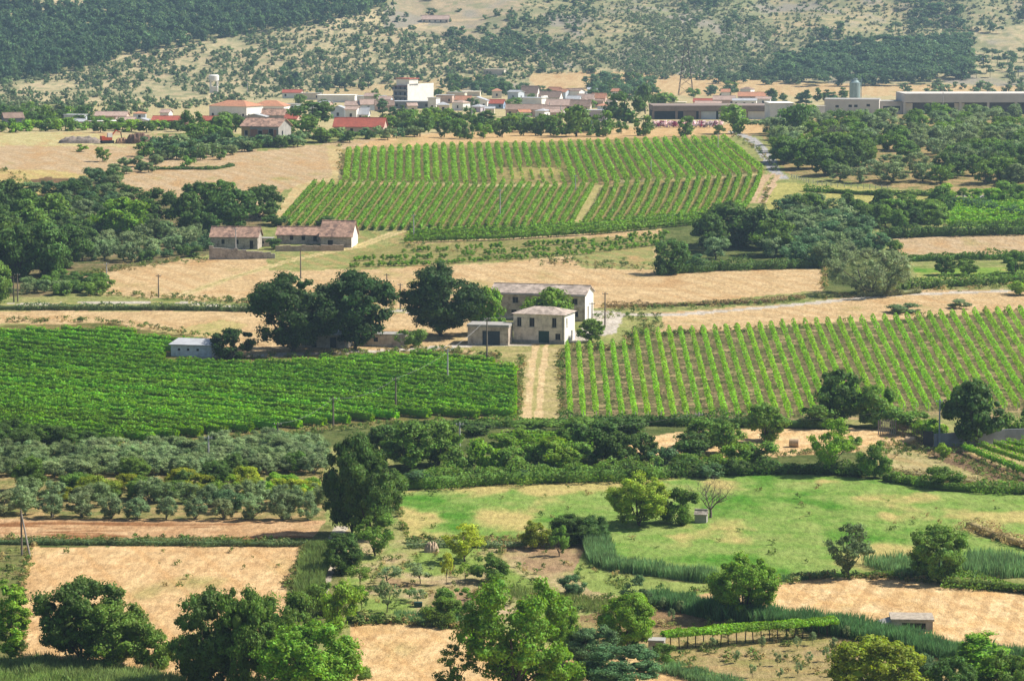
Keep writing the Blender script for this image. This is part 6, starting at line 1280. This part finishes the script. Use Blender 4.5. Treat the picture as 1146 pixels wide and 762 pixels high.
# top vineyard A
NA = 41
for i in range(NA + 1):
    s = i / NA; xb = 387 + 465 * (.86 * s + .14 * s * s); xt = 390.7 + 418 * (.92 * s + .08 * s * s)
    yb = float(np.interp(xb, [387, 550, 680, 838, 852], [204, 206, 207, 196, 193])); yt = float(np.interp(xt, [390, 500, 600, 800, 809], [172, 166, 164.5, 158, 157]))
    g_ = .35 if 590 < xb < 636 else .05
    P = line_px((xt, yt), (xb, yb), 18)
    if 560 < xb < 640:      # failing patch low in these rows
        P1 = line_px((xt, yt), (xt + (xb - xt) * .55, yt + (yb - yt) * .55), 10)
        vine_row(P1, 1.3, .3, 1.9, 24, .5, mul(VIN, .92), gap=.05, label= '%s vine row from the left in the top vineyard, with a bare lower stretch' % ords[i], group='vine rows of the top vineyard')
        P2 = line_px((xt + (xb - xt) * .55, yt + (yb - yt) * .55), (xb, yb), 8); o_ = P2[0] - P1[0]
        V, Fc = strip_leaves(P2 - P1[0], .7, .1, 1.0, 16, .4, vr, .5, .58)
        if len(V) > 8: link('sparse_foliage', mesh_np('sparse_foliage', V, Fc, [FOL]), [o for o in C.objects if o.name.startswith('vine_row')][-1], mul(VIN, .9))
    else:
        vine_row(P, 1.35, .3, 2.0, 24, .5, mul(VIN, .92), '%s vine row from the left in the top vineyard' % (ords[i] if i < 42 else 'last'), 'vine rows of the top vineyard', gap=.05)
# B and C
for i in range(32):
    s = i / 31; xb = 313.5 + (638.4 - 313.5) * s; xt = 353 + (662.8 - 353) * s
    yb = float(np.interp(xb, [313, 400, 440, 640], [253, 258, 258.5, 254])); yt = float(np.interp(xt, [353, 385, 660], [207.5, 208, 210]))
    vine_row(line_px((xt, yt), (xb, yb), 16), 1.0, .3, 1.75, 22, .46, mul(VIN, .74), '%s slanting vine row from the left, middle vineyard left of the grass gap' % ords[i], 'slanting vine rows left of the grass gap')
for i in range(16):
    s = i / 15; xb = 654 + (832 - 654) * s; xt = 679 + (851 - 679) * s
    yb = float(np.interp(xb, [654, 720, 770, 833], [253, 250, 246, 236])); yt = float(np.interp(xt, [679, 851], [210, 196]))
    vine_row(line_px((xt, yt), (xb, yb), 16, curve=2.5), 1.0, .3, 1.75, 24, .46, mul(VIN, .74), '%s slanting vine row from the left, right of the grass gap' % ords[i], 'slanting vine rows right of the grass gap')
for k_, dy in enumerate((0, -4.2, -8.4)):
    a = np.array([(452 + k_ * 3, 272), (560, 269), (668, 262.5), (775, 252), (835, 240)]); x = np.linspace(a[0, 0], 830 if k_ else 790, 40); y = np.interp(x, a[:, 0], a[:, 1]) + dy
    vine_row(G(x, y), 1.3, .3, 1.9, 30, .46, mul(VIN, .8), ['lowest', 'middle', 'uppermost'][k_] + ' of the three level vine rows along the foot of the upper vineyard', 'level vine rows under the upper vineyard')
# lower right small vineyard
for i, (a, b) in enumerate([((1078, 506), (1250, 576)), ((1095, 504), (1250, 556)), ((1112, 502.5), (1250, 541)), ((1127, 501), (1250, 530)), ((1143, 499.5), (1250, 521))]):
    vine_row(line_px(a, b, 20), .8, .5, 1.5, 60, .24, mul(VIN, .95), '%s vine row from below in the small vineyard at the right edge' % ords[i], 'vine rows of the small right vineyard', posts=9)
# young vines (each plant one thing)
yv = []
for k_, (l, st) in enumerate([([(392, 299), (480, 297), (560, 291), (650, 285), (738, 274)], 4.2), ([(398, 292), (480, 290), (560, 284.5), (650, 279), (745, 268)], 5.0), ([(452, 283), (560, 278), (650, 273), (745, 263)], 5.4)]):
    a = np.array(l, float); x = a[0, 0]
    while x < a[-1, 0]:
        if vr.random() > .2: yv.append((x + vr.uniform(-1, 1), np.interp(x, a[:, 0], a[:, 1]) + vr.uniform(-.5, .5)))
        x += st
proto('youngvine', 181, 1.2, 1.4, .2, 10, .34, 160, .30, .05, joined=True)
Pv = G(np.array([q[0] for q in yv]), np.array([q[1] for q in yv]))
for q, p in zip(yv, Pv):
    T('youngvine', q[0], q[1], trd.uniform(4.5, 8), trd.uniform(3.5, 6), mul(VIN, .85), 'young vine plant in the sparse rows below the upper vineyard', 'young_vine', 'vine', 'young vines below the upper vineyard', p=Vector(p))
# pergola vines
P = line_px((742, 727), (935, 711), 24); o0 = P[0].copy()
t = empty('vine_pergola', o0); tag(t, 'long leafy vine pergola on wooden posts at the lower right', 'pergola')
V, Fc = strip_leaves(P - o0, 2.2, 1.35, 2.0, 330, .22, vr, .35); link('foliage', mesh_np('pergola_foliage', V, Fc, [FOL]), t, mul(VIN, 1.0))
L = np.linspace(0, 1, 22)
for f in L:
    j_ = f * 23; a_ = int(min(j_, 22)); q = P[a_] + (P[a_ + 1] - P[a_]) * (j_ - a_) - o0
    c = MB(); dx = vr.uniform(-.15, .15); c.tube([(q[0], q[1], q[2] - .3), (q[0] + dx, q[1], q[2] + 1.65)], .06, 6); c.build('post', BARK, t)
c = MB(); c.tube([tuple(q - o0 + np.array([0, 0, 1.6])) for q in P], .04, 4); c.build('wire', BARK, t)

def hedge(pts, w, h, col, label, leaf=.3, per=90, name='hedge', group=None, bump=.4, n=6, z0=.0, cat='hedge'):
    P = G(*np.array(densify(pts, n), float).T); o0 = P[0].copy(); V, Fc = strip_leaves(P - o0, w, z0, h, per, leaf, vr, bump, lowf=.6)
    o = link(name, mesh_np(name, V, Fc, [FOL]), None, col); o.location = o0; return tag(o, label, cat, group)
hedge([(438, 548), (500, 545), (560, 541), (640, 539), (700, 537), (740, 534)], 4, 2.3, mul(MIDG, .95), 'thick clipped looking hedge along the upper left edge of the meadow', per=240)
hedge([(740, 534), (860, 530), (925, 530), (965, 533)], 2.5, 1.7, DARK, 'low dark hedge along the upper right edge of the meadow', per=170)
hedge([(990, 538), (1030, 544), (1060, 549), (1110, 551), (1180, 554)], 2.5, 1.4, mul(MIDG, .9), 'low hedge on the verge right of the conical bush', per=150)
hedge([(628, 477), (700, 476), (780, 476), (860, 478), (930, 480)], 2.5, 1.8, DARK, 'dark hedge along the foot of the right vineyard', per=130, leaf=.34)
hedge([(440, 482), (520, 478), (628, 477)], 2.5, 1.5, mul(MIDG, .9), 'hedge closing the left vineyard and the dirt track below', per=120, leaf=.34)
hedge([(-100, 346), (0, 347), (60, 347), (150, 347), (200, 347), (285, 349), (310, 350)], 1.6, 1.3, mul(OLV2, .8), 'long low scrubby hedge beside the lane on the left', per=80, leaf=.34)
hedge([(736, 308), (800, 303), (870, 301), (930, 299)], 3, 2.2, DARK, 'dark hedge along the foot of the clump above the stubble', per=110, leaf=.42)
hedge([(985, 267), (1060, 264), (1146, 262), (1230, 262)], 3, 2.8, mul(DARK, .95), 'dark hedge above the pinkish stubble strip at the right', per=120, leaf=.45)
hedge([(1000, 294), (1060, 291), (1146, 290), (1230, 290)], 2, 1.8, mul(MIDG, .85), 'hedge below the pinkish stubble strip at the right', per=100, leaf=.42)
hedge([(1010, 325), (1060, 321), (1120, 318), (1230, 317)], 2.5, 2.2, mul(MIDG, .9), 'hedge below the little green meadow at the right', per=110, leaf=.42)
hedge([(900, 214), (960, 218), (1010, 219), (1046, 219)], 2, 1.4, mul(MIDG, .9), 'low hedge along the top of the pale meadow', per=80, leaf=.42)
hedge([(1058, 228), (1100, 235), (1146, 244), (1230, 256)], 2.5, 2.2, mul(BLU, 1.0), 'hedge above the bright field at the upper right', per=100, leaf=.42)
hedge([(-100, 609), (60, 609), (180, 610), (300, 611), (345, 611)], 1.3, .75, mul(OLV2, .75), 'weedy bank between the straw strip and the left wheat field', per=110, leaf=.22)
hedge([(388, 696), (410, 697), (430, 696)], 1.2, 1.0, DARK, 'short dark hedge at the lower left corner of the orchard', per=160, leaf=.22)
hedge([(455, 613), (500, 612), (560, 613), (590, 612)], 1.2, .8, mul(OLV, .8), 'weedy strip between meadow and orchard', per=90, leaf=.22)
hedge([(1055, 655), (1100, 658), (1146, 663), (1200, 668)], 3, 1.2, mul(MIDG, 1.0), 'green weedy bank right of the full rounded tree', per=160, leaf=.24)
hedge([(955, 646), (1000, 646), (1025, 646)], 1, .8, MIDG, 'low grassy hedge between the sparse tree and the full rounded tree', per=110, leaf=.22)
hedge([(1085, 590), (1110, 600), (1146, 612), (1220, 630)], 3, 1.1, alb(190, 172, 120), 'dry grass bank at the right side of the meadow', per=130, leaf=.24)
hedge([(1000, 530), (1040, 535), (1080, 540), (1146, 548), (1220, 552)], 4, .8, alb(196, 184, 134), 'pale dry grass bank under the bare soil', per=150, leaf=.24)
hedge([(680, 344), (740, 343), (800, 341), (850, 339), (900, 334)], 2.2, .9, alb(170, 150, 104), 'dry brown bank above the yard right of the barn', per=80, leaf=.3)
hedge([(150, 190), (240, 190), (262, 186)], 1.4, .8, DARK, 'thin dark hedge under the dry orchard patch', per=40, leaf=.5)
hedge([(960, 332), (1000, 331), (1030, 328)], 2, 1.4, alb(150, 152, 100), 'dry weeds at the foot of the silvery willow', per=80, leaf=.3)
fill([(440, 536), (560, 530), (860, 526), (860, 532), (700, 538), (560, 543), (440, 549)], 24, 6, ['midbush'], [MIDG, DARK, BLU, mul(BRI, .8)], (1.4, 2.5), (1.1, 1.9), 'bush sticking out of the hedge above the meadow', 'hedge_bush', 'bush', 'bushes in the hedge above the meadow', 51)
# bright vine field at the upper right
for k_ in range(7):
    vine_row(line_px((1060 + k_ * 2, 252 - k_ * 4), (1240, 254 - k_ * 5.0), 14), 2.0, .2, 1.7, 26, .5, mul(VIN, 1.05), 'bright vine row in the light green plot at the upper right', 'vine rows in the light green plot', bump=.4)
# low vines in the thicket strip
for k_ in range(4):
    vine_row(line_px((560 + 8 * k_, 492 + 5 * k_), (665, 494 + 5.5 * k_), 8), .9, .3, 1.4, 36, .3, mul(VIN, .85), 'short vine row half hidden in the thicket strip', 'short vine rows in the thicket strip')

# reeds: blades, far beyond counting
def reeds(pts, width, h, per_m2, col, label, name='reeds', blade=.05, n=8, lean=.30):
    per_m2 = per_m2 * 1.7; h = h * .92
    P = G(*np.array(densify(pts, n), float).T); o0 = P[0].copy(); P = P - o0
    seg = np.diff(P, axis=0); L = np.linalg.norm(seg, axis=1); cum = np.concatenate([[0], np.cumsum(L)]); tot = cum[-1]
    m = int(tot * width * per_m2); s = vr.random(m) * tot; i = np.clip(np.searchsorted(cum, s) - 1, 0, len(L) - 1); f = (s - cum[i]) / np.maximum(L[i], 1e-6)
    c = P[i] + seg[i] * f[:, None]; d = unit(seg[i]); sd_ = np.stack([d[:, 1], -d[:, 0], np.zeros(m)], 1)
    c = c + sd_ * ((vr.random(m) - .5) * width * (1 + .4 * (vnoise(s / 3, s * 0, 4) - .5)))[:, None]
    c[:, 2] = zt(c[:, 0] + o0[0], c[:, 1] + o0[1]) - o0[2]
    hh = h * (.65 + .5 * vr.random(m)) * (.8 + .4 * vnoise(s / 2.2, s * 0 + 2, 8)); a = vr.random(m) * 6.28
    t = np.stack([np.cos(a), np.sin(a), 0 * a], 1) * blade; ln = np.stack([vr.normal(size=m), vr.normal(size=m), 0 * a], 1) * lean * hh[:, None] * .5; up = np.array([0, 0, 1.0])
    V = np.stack([c - t * .6, c + t * .6, c + t + ln * .4 + up * hh[:, None] * .6, c + ln + up * hh[:, None]], 1).reshape(-1, 3)
    o = link(name, mesh_np(name, V, np.arange(m * 4).reshape(-1, 4), [FOL]), None, col); o.location = o0; tag(o, label, 'reeds', kind='stuff'); return o
REED = alb(104, 146, 90); REED2 = alb(128, 164, 106)
reeds([(662, 596), (668, 612), (674, 632), (700, 638), (740, 642), (775, 648), (800, 650)], 3.0, 1.55, 46, REED2, 'grey green reeds bordering the lower left of the meadow')
reeds([(728, 674), (770, 682), (820, 692), (870, 698), (920, 703), (960, 710), (1010, 722), (1060, 733), (1110, 742), (1180, 752), (1240, 760)], 4.0, 1.85, 60, REED, 'dense dark reed belt below the ripe wheat')
reeds([(985, 640), (1030, 636), (1080, 635), (1146, 638), (1220, 642)], 9, 1.7, 22, REED2, 'reeds behind the full rounded tree at the right side of the meadow')
reeds([(860, 650), (890, 648), (930, 644)], 2, .8, 40, REED, 'low reeds at the top edge of the ripe wheat')
reeds([(-60, 752), (0, 752), (60, 752), (110, 758), (160, 768), (190, 775)], 6, 1.4, 40, alb(150, 172, 104), 'tall pale green grass in the bottom left corner', name='tall_grass', blade=.04, lean=.4)
reeds([(-60, 775), (60, 775), (170, 785)], 12, 1.2, 26, alb(146, 172, 96), 'pale green grass continuing under the bottom left corner', name='tall_grass', blade=.04, lean=.4)
reeds([(350, 690), (346, 660), (352, 632), (358, 612)], 3.0, 1.3, 36, alb(128, 150, 84), 'tall weeds along the left side of the concrete path', name='tall_weeds', blade=.07, lean=.4)
reeds([(745, 748), (780, 758), (830, 775), (860, 790)], 3.2, 1.0, 44, REED2, 'green reeds between the bottom wheat and the young grove')
reeds([(440, 692), (490, 692), (540, 700)], 4, .8, 30, REED2, 'weeds at the lower edge of the orchard', name='tall_weeds', lean=.4)
reeds([(560, 660), (620, 672), (700, 684)], 5, .7, 20, alb(132, 152, 84), 'weeds in the grass above the big spreading tree', name='tall_weeds', lean=.4)
# saplings of the young grove
for k_, (x, y) in enumerate([(742, 684), (762, 687), (803, 694), (824, 696), (844, 700), (752, 697), (909, 722), (932, 728), (892, 728), (797, 728), (823, 742), (853, 728), (870, 745), (842, 758), (893, 757), (925, 740), (948, 716), (872, 762), (905, 745)]):
    T('fruit', x, y, 17, 9, OLV, 'thin young olive sapling in the grove around the vine pergola', 'olive_sapling', 'sapling', 'young olive saplings around the pergola', fit=1.1)

# ------------------------------------------------------------------ hill vegetation
BARE = [([(850, -40), (1045, -40), (1010, 26), (955, 40), (835, 24)], .72), ([(445, -30), (585, -30), (560, 44), (520, 46), (440, 32)], .75), ([(620, 32), (690, 20), (735, 38), (650, 52)], .7), ([(1090, -40), (1180, -40), (1130, 30), (1070, 44)], .6), ([(640, -40), (720, -40), (690, 16), (650, 14)], .55), ([(775, 34), (800, 18), (810, 40), (792, 58)], .85), ([(380, 92), (560, 84), (560, 94), (380, 104)], .6), ([(830, 48), (850, 40), (856, 70), (830, 64)], .6)]
mass = []      # (kind, point, scale xy, scale z, rot, colour)
hb = [alb(112, 128, 84), alb(98, 118, 78), alb(124, 136, 96)]
def hill_fill(poly, sx, sy, kinds, hs, ar, cols, seed, drop=0, cl=0):
    rg = random.Random(seed); pts = [q for q in scat(poly, sx, sy, rg, .5) if rg.random() >= drop]
    pts = [q for q in pts if not any(inpoly(np.array([q[0]]), np.array([q[1]]), b)[0] and rg.random() < pr * (1 if hs[1] > 2 else .45) for b, pr in BARE)]
    if not pts: return
    a = np.array(pts); 
    if cl:
        nz = fbm(a[:, 0] / 26, a[:, 1] / 9, seed, 3) * .6 + fbm(a[:, 0] / 70, a[:, 1] / 22, 5, 2) * .4; a = a[nz > cl]
    P = G(a[:, 0], a[:, 1])
    for q, p in zip(a, P):
        h = rg.uniform(*hs); mass.append((rg.choice(kinds), p, h, h * rg.uniform(*ar), rg.uniform(0, 6.28), rg.choice(cols)))
HS = alb(122, 148, 92); HS2 = alb(106, 134, 84); HS3 = alb(150, 162, 116)
slope = [(-100, 96), (90, 78), (190, 54), (330, 30), (405, 17), (440, 2), (470, 30), (560, 50), (700, 66), (740, 80), (600, 84), (560, 98), (400, 104), (330, 108), (230, 120), (90, 134), (-100, 138)]
hill_fill(slope, 5.2, 3.4, ['hillb'], (1.1, 3.0), (1.2, 2.0), [HS, HS2, HS3], 1, .12, .40)
hill_fill(slope, 8, 5.5, ['hillb'], (2.2, 3.8), (1.1, 1.8), [HS, HS2, HS3], 41, .55, .46)
hill_fill(slope, 15, 9, ['hillt'], (3.2, 5.4), (1.0, 1.5), [HS2, HS], 2, .6, .46)
hill_fill([(560, -30), (700, -30), (640, 46), (560, 52), (530, 42)], 8, 5, ['hillb', 'hillt'], (2.5, 5), (1.2, 1.7), [HS2, HS], 3, .1, .42)
hill_fill([(500, 34), (640, 52), (660, 60), (560, 68), (500, 56)], 7, 5, ['hillt'], (3.5, 6), (1.0, 1.5), [HS2], 4, .1, .3)
hill_fill([(640, -30), (1200, -60), (1200, 20), (1060, 40), (870, 90), (700, 84), (640, 50)], 6.0, 4.0, ['hillb'], (1.2, 2.6), (1.3, 2.3), [HS3, HS, alb(140, 150, 112)], 5, .06, .33)
hill_fill([(560, -40), (1200, -60), (1200, 20), (1060, 40), (870, 90), (700, 84), (600, 60)], 4.4, 3.0, ['hillb'], (.8, 1.7), (1.3, 2.3), [HS3, HS], 45, .2, .40)
hill_fill([(700, 14), (860, 34), (868, 92), (700, 90)], 5.2, 3.4, ['hillb'], (1.4, 2.8), (1.3, 2.2), [HS3, HS], 6, .08, .24)
hill_fill([(720, -40), (880, -40), (860, 20), (800, 40), (760, 16)], 10, 7, ['hillt'], (4, 6.5), (1.0, 1.5), [HS2], 7, .1, .46)
hill_fill([(440, -60), (620, -60), (560, 40), (470, 26)], 10, 6, ['hillb'], (1.5, 3.0), (1.2, 2.0), [HS3, HS], 8, .2, .5)
hill_fill([(440, -40), (540, -60), (540, 0), (480, 22), (450, 12)], 12, 7, ['hillt'], (4, 6), (1.0, 1.4), [HS2], 9, .3, .45)
hill_fill([(800, 84), (880, 80), (900, 96), (800, 96)], 10, 5, ['hillt'], (4, 7), (1.0, 1.5), [HS2], 10)
hill_fill([(1050, -60), (1250, -60), (1250, 50), (1060, 60), (1020, 30)], 15, 8, ['stone', 'hillt'], (5, 8), (1.0, 1.4), [HS2, BLU], 11, .2, .45)
hill_fill([(930, 10), (1040, -30), (1070, 30), (1000, 46), (900, 50)], 13, 7, ['hillt', 'stone'], (4, 7), (1.0, 1.4), [HS2], 12, .25, .45)
hill_fill([(630, 80), (860, 86), (860, 96), (640, 92)], 30, 7, ['hillt'], (3, 5), (1.0, 1.6), [HS2], 13, .2)
hill_fill([(1010, 98), (1250, 92), (1250, 108), (1010, 110)], 14, 5, ['hillt'], (3.5, 6), (1.0, 1.6), [HS2, HS], 14, .1)
hill_fill([(1080, 62), (1250, 56), (1250, 92), (1080, 90)], 13, 6, ['hillt', 'stone'], (4, 7), (1.0, 1.4), [HS2, HS], 15, .15)
def vis_frame(p): 
    x, y = proj(p[0], p[1], p[2]); return -5 < x < 1151 and -5 < y < 770
vis = [m for m in mass if vis_frame(m[1])]; rest = [m for m in mass if not vis_frame(m[1])]
vis.sort(key=lambda m: -(m[2] * m[3]) / m[1][1] ** 2)
near, rest = vis[:290], rest + vis[290:]
def zone(p):
    x, y = proj(p[0], p[1], p[2])
    if x < 240: return 'on the dry slope left of the water tower'
    if x < 430: return 'on the dry slope between the water tower and the tall block'
    if x < 620: return 'on the slope above the town centre'
    if x < 860: return 'on the scrubby hillside behind the pylon'
    if x < 1010: return 'on the terraced hillside above the pine wood'
    return 'on the bare slope right of the pine wood'
for m in near:
    me, tm, w0, h0, _ = PROTO[m[0] + str(trd.randrange(3)) if m[0] + '0' in PROTO else m[0]]
    o = link('hillside_tree' if m[0] != 'hillb' else 'scrub_bush', me, None, jit(m[5], .15)); o.location = m[1]; o.scale = (m[3] / w0, m[3] / w0, m[2] / h0); o.rotation_euler = (0, 0, m[4])
    z = zone(m[1]); k = {'stone': 'flat crowned pine', 'hillt': 'round dark tree', 'hillb': 'low green bush'}[m[0]]
    tag(o, k + ' ' + z, 'bush' if m[0] == 'hillb' else 'tree', k + ' ' + z)
def merged(items, name, label, cat, leafmul=1.0):
    Vs, Qs, Ts, Cs = [], [], [], []; off = 0; by = {}
    for m in items:
        key = m[0] + str(trd.randrange(3)) if m[0] + '0' in PROTO else m[0]
        V, Fc = PROTO[key][4]; w0, h0 = PROTO[key][2:4]
        c_, s_ = math.cos(m[4]), math.sin(m[4]); W = np.empty_like(V); sx = m[3] / w0
        W[:, 0] = (V[:, 0] * c_ - V[:, 1] * s_) * sx + m[1][0]; W[:, 1] = (V[:, 0] * s_ + V[:, 1] * c_) * sx + m[1][1]; W[:, 2] = V[:, 2] * m[2] / h0 + m[1][2]
        Vs.append(W); Qs.append(Fc[0] + off)
        if len(Fc) > 1: Ts.append(Fc[1] + off)
        f = 1 + trd.uniform(-.15, .15); Cs.append(np.tile(np.array([[m[5][0] * f, m[5][1] * f, m[5][2] * f, 1]]), (len(V), 1))); off += len(V)
    fs = [np.concatenate(Qs)] + ([np.concatenate(Ts)] if Ts else [])
    o = link(name, mesh_np(name, np.concatenate(Vs), fs, [FOLS], attrs={'tint': np.concatenate(Cs)})); tag(o, label, cat, kind='stuff')
merged(rest, 'hillside_scrub', 'scattered green scrub covering the far hillside', 'scrub')
def mass_list(poly, sx, sy, kinds, hs, ar, cols, seed):
    global mass
    mass = []; BARE.clear(); hill_fill(poly, sx, sy, kinds, hs, ar, cols, seed); return mass
PIN = alb(92, 124, 78); PIN2 = alb(78, 110, 70); PIN3 = alb(106, 138, 84)
m1 = mass_list([(-120, -110), (470, -110), (448, 0), (405, 18), (330, 31), (250, 45), (190, 55), (130, 66), (90, 80), (0, 94), (-120, 106)], 6.6, 4.6, ['hillt'], (6, 11), (.7, 1.0), [PIN, PIN2, PIN3], 21)
hole = [(14, -8), (150, -8), (120, 6), (80, 13), (32, 12)]
m1 = [m for m in m1 if not inpoly(*[np.array([v]) for v in proj(*m[1])], hole)[0]]
merged(m1, 'hillside_wood', 'dark green wood covering the hill at the upper left', 'wood')
m2 = mass_list([(866, 84), (870, 72), (930, 60), (1000, 52), (1080, 50), (1090, 70), (1085, 92), (1000, 99), (900, 98)], 8, 4.5, ['stone', 'hillt'], (7, 10), (1.0, 1.3), [PIN3, PIN], 22)
merged(m2, 'pine_wood', 'rounded pine wood on the lower hillside at the right', 'wood')
# ragged weedy margins of fields and tracks
proto('weed0', 191, 1.0, .7, .01, 7, .26, 60, .20, .02, joined=True, lobes=3, core=0); proto('weed1', 192, 1.2, .6, .01, 8, .26, 70, .18, .02, joined=True, lobes=3, core=0); proto('weed2', 193, .8, .8, .01, 6, .24, 50, .20, .02, joined=True, lobes=3, core=0)
WD = [alb(150, 160, 92), alb(120, 142, 70), alb(186, 170, 112), alb(104, 132, 62)]
margins = [([(-60, 606), (150, 606), (345, 608)], 5, 150), ([(342, 611), (336, 640), (320, 656)], 6, 60), ([(34, 612), (24, 660), (24, 735)], 8, 70), ([(395, 698), (440, 696), (520, 704), (600, 720)], 4, 90),
 ([(455, 606), (560, 607), (655, 602)], 5, 100), ([(438, 548), (455, 600)], 6, 40), ([(770, 664), (850, 654), (920, 646), (1000, 647), (1080, 656), (1180, 668)], 4, 120), ([(-100, 500), (60, 500), (150, 501), (240, 492), (300, 487), (380, 480), (440, 474)], 5, 200),
 ([(584, 398), (582, 440), (580, 470)], 3, 60), ([(628, 392), (628, 470)], 3, 60), ([(640, 392), (705, 388), (710, 376), (790, 372), (1146, 349)], 4, 160), ([(-80, 362), (0, 360), (110, 360), (165, 367), (230, 376)], 3, 60), ([(240, 400), (385, 396), (490, 391), (560, 400)], 3, 80),
 ([(85, 310), (140, 300), (236, 290)], 4, 60), ([(100, 330), (200, 334), (300, 341), (440, 344)], 4, 120), ([(690, 347), (860, 340), (1000, 326), (1146, 320)], 4, 140), ([(925, 300), (922, 325)], 5, 40), ([(452, 276), (600, 292), (735, 300)], 8, 80), ([(985, 502), (1060, 506), (1146, 548)], 14, 160), ([(990, 530), (1146, 546)], 8, 100),
 ([(660, 350), (740, 360), (700, 378)], 9, 60), ([(740, 738), (835, 775)], 6, 60), ([(380, 162), (384, 205), (312, 252)], 3, 40), ([(0, 190), (60, 220), (110, 197)], 6, 60), ([(700, 513), (860, 511), (960, 503)], 4, 90), ([(862, 204), (850, 240)], 5, 30), ([(820, 150), (850, 168), (872, 198)], 5, 50)]
rgm = random.Random(77); items = []
for pts_, spread, n in margins:
    dp = densify(pts_, 12)
    for _ in range(int(n * 1.5)):
        i = rgm.randrange(len(dp) - 1); f = rgm.random(); items.append((dp[i][0] + (dp[i + 1][0] - dp[i][0]) * f + rgm.gauss(0, 1.5), dp[i][1] + (dp[i + 1][1] - dp[i][1]) * f + rgm.gauss(0, spread * .35)))
for poly_, n in (([(440, 548), (700, 540), (1000, 538), (1146, 560), (1146, 640), (765, 640), (672, 608), (455, 602)], 60), ([(384, 600), (655, 603), (676, 640), (760, 662), (650, 690), (395, 694)], 260), ([(640, 694), (735, 675), (900, 700), (1010, 718), (960, 762), (740, 738)], 160), ([(36, 614), (342, 613), (320, 655), (320, 700), (24, 700)], 22), ([(-40, 612), (30, 612), (20, 735), (-40, 735)], 120)):
    a_ = np.array(poly_); c_ = 0
    while c_ < n:
        q = (rgm.uniform(a_[:, 0].min(), a_[:, 0].max()), rgm.uniform(a_[:, 1].min(), a_[:, 1].max()))
        if inpoly(np.array([q[0]]), np.array([q[1]]), poly_)[0] and vnoise(np.array([q[0] / 16]), np.array([q[1] / 7]), 3)[0] > .45: items.append(q); c_ += 1
Pw = G(np.array([q[0] for q in items]), np.array([q[1] for q in items])); wl = []
for p in Pw:
    h = rgm.uniform(.25, .8) * (1 if p[1] < 500 else 1.3); wl.append(('weed', p, h, h * rgm.uniform(1.0, 2.2), rgm.uniform(0, 6.28), rgm.choice(WD)))
merged(wl, 'verge_weeds', 'ragged weeds and dry grass tufts along the field margins', 'weeds')
# crate and small things
p = g1(468, 679); mb = MB(); mb.box(-.45, .45, -.3, .3, .0, .55); mb.box(-.4, .4, -.25, .25, .55, .58); o = mb.build('crate', green_door, loc=p); tag(o, 'dark green crate lying under the tiny grey tree in the orchard', 'crate')
p = g1(662.5, 150); t = empty('advertising_sign', p, R(-10)); tag(t, 'upright blue and white sign board below the lilac house', 'sign')
s = p.y / F; mb = MB(); mb.box(-1.6 * s * 1, 1.6 * s, -.1, .1, 4 * s, 19 * s); mb.build('board', surf('blue_board', (.12, .28, .50, 1), None, 1, .6, 0), t)
mb = MB(); mb.box(.3 * s, 1.4 * s, -.13, -.105, 8 * s, 18 * s); mb.build('panel', whitew, t); mb = MB(); mb.box(-.3, .3, -.08, .08, -.5, 4 * s); mb.build('post', pm, t)

# ------------------------------------------------------------------ air
hz = MB(); hz.box(-1350, 1350, -60, 3050, -25, 190); o = hz.build('haze', [], None); tag(o, 'thin summer haze over the valley', 'haze', kind='stuff')
m = bpy.data.materials.new('haze'); m.use_nodes = True; n_ = m.node_tree; n_.nodes.remove(n_.nodes['Principled BSDF'])
pv = n_.nodes.new('ShaderNodeVolumePrincipled'); pv.inputs['Color'].default_value = (.55, .78, 1.0, 1); pv.inputs['Density'].default_value = .000105; pv.inputs['Anisotropy'].default_value = .3
n_.links.new(pv.outputs[0], n_.nodes['Material Output'].inputs['Volume']); o.data.materials.append(m)
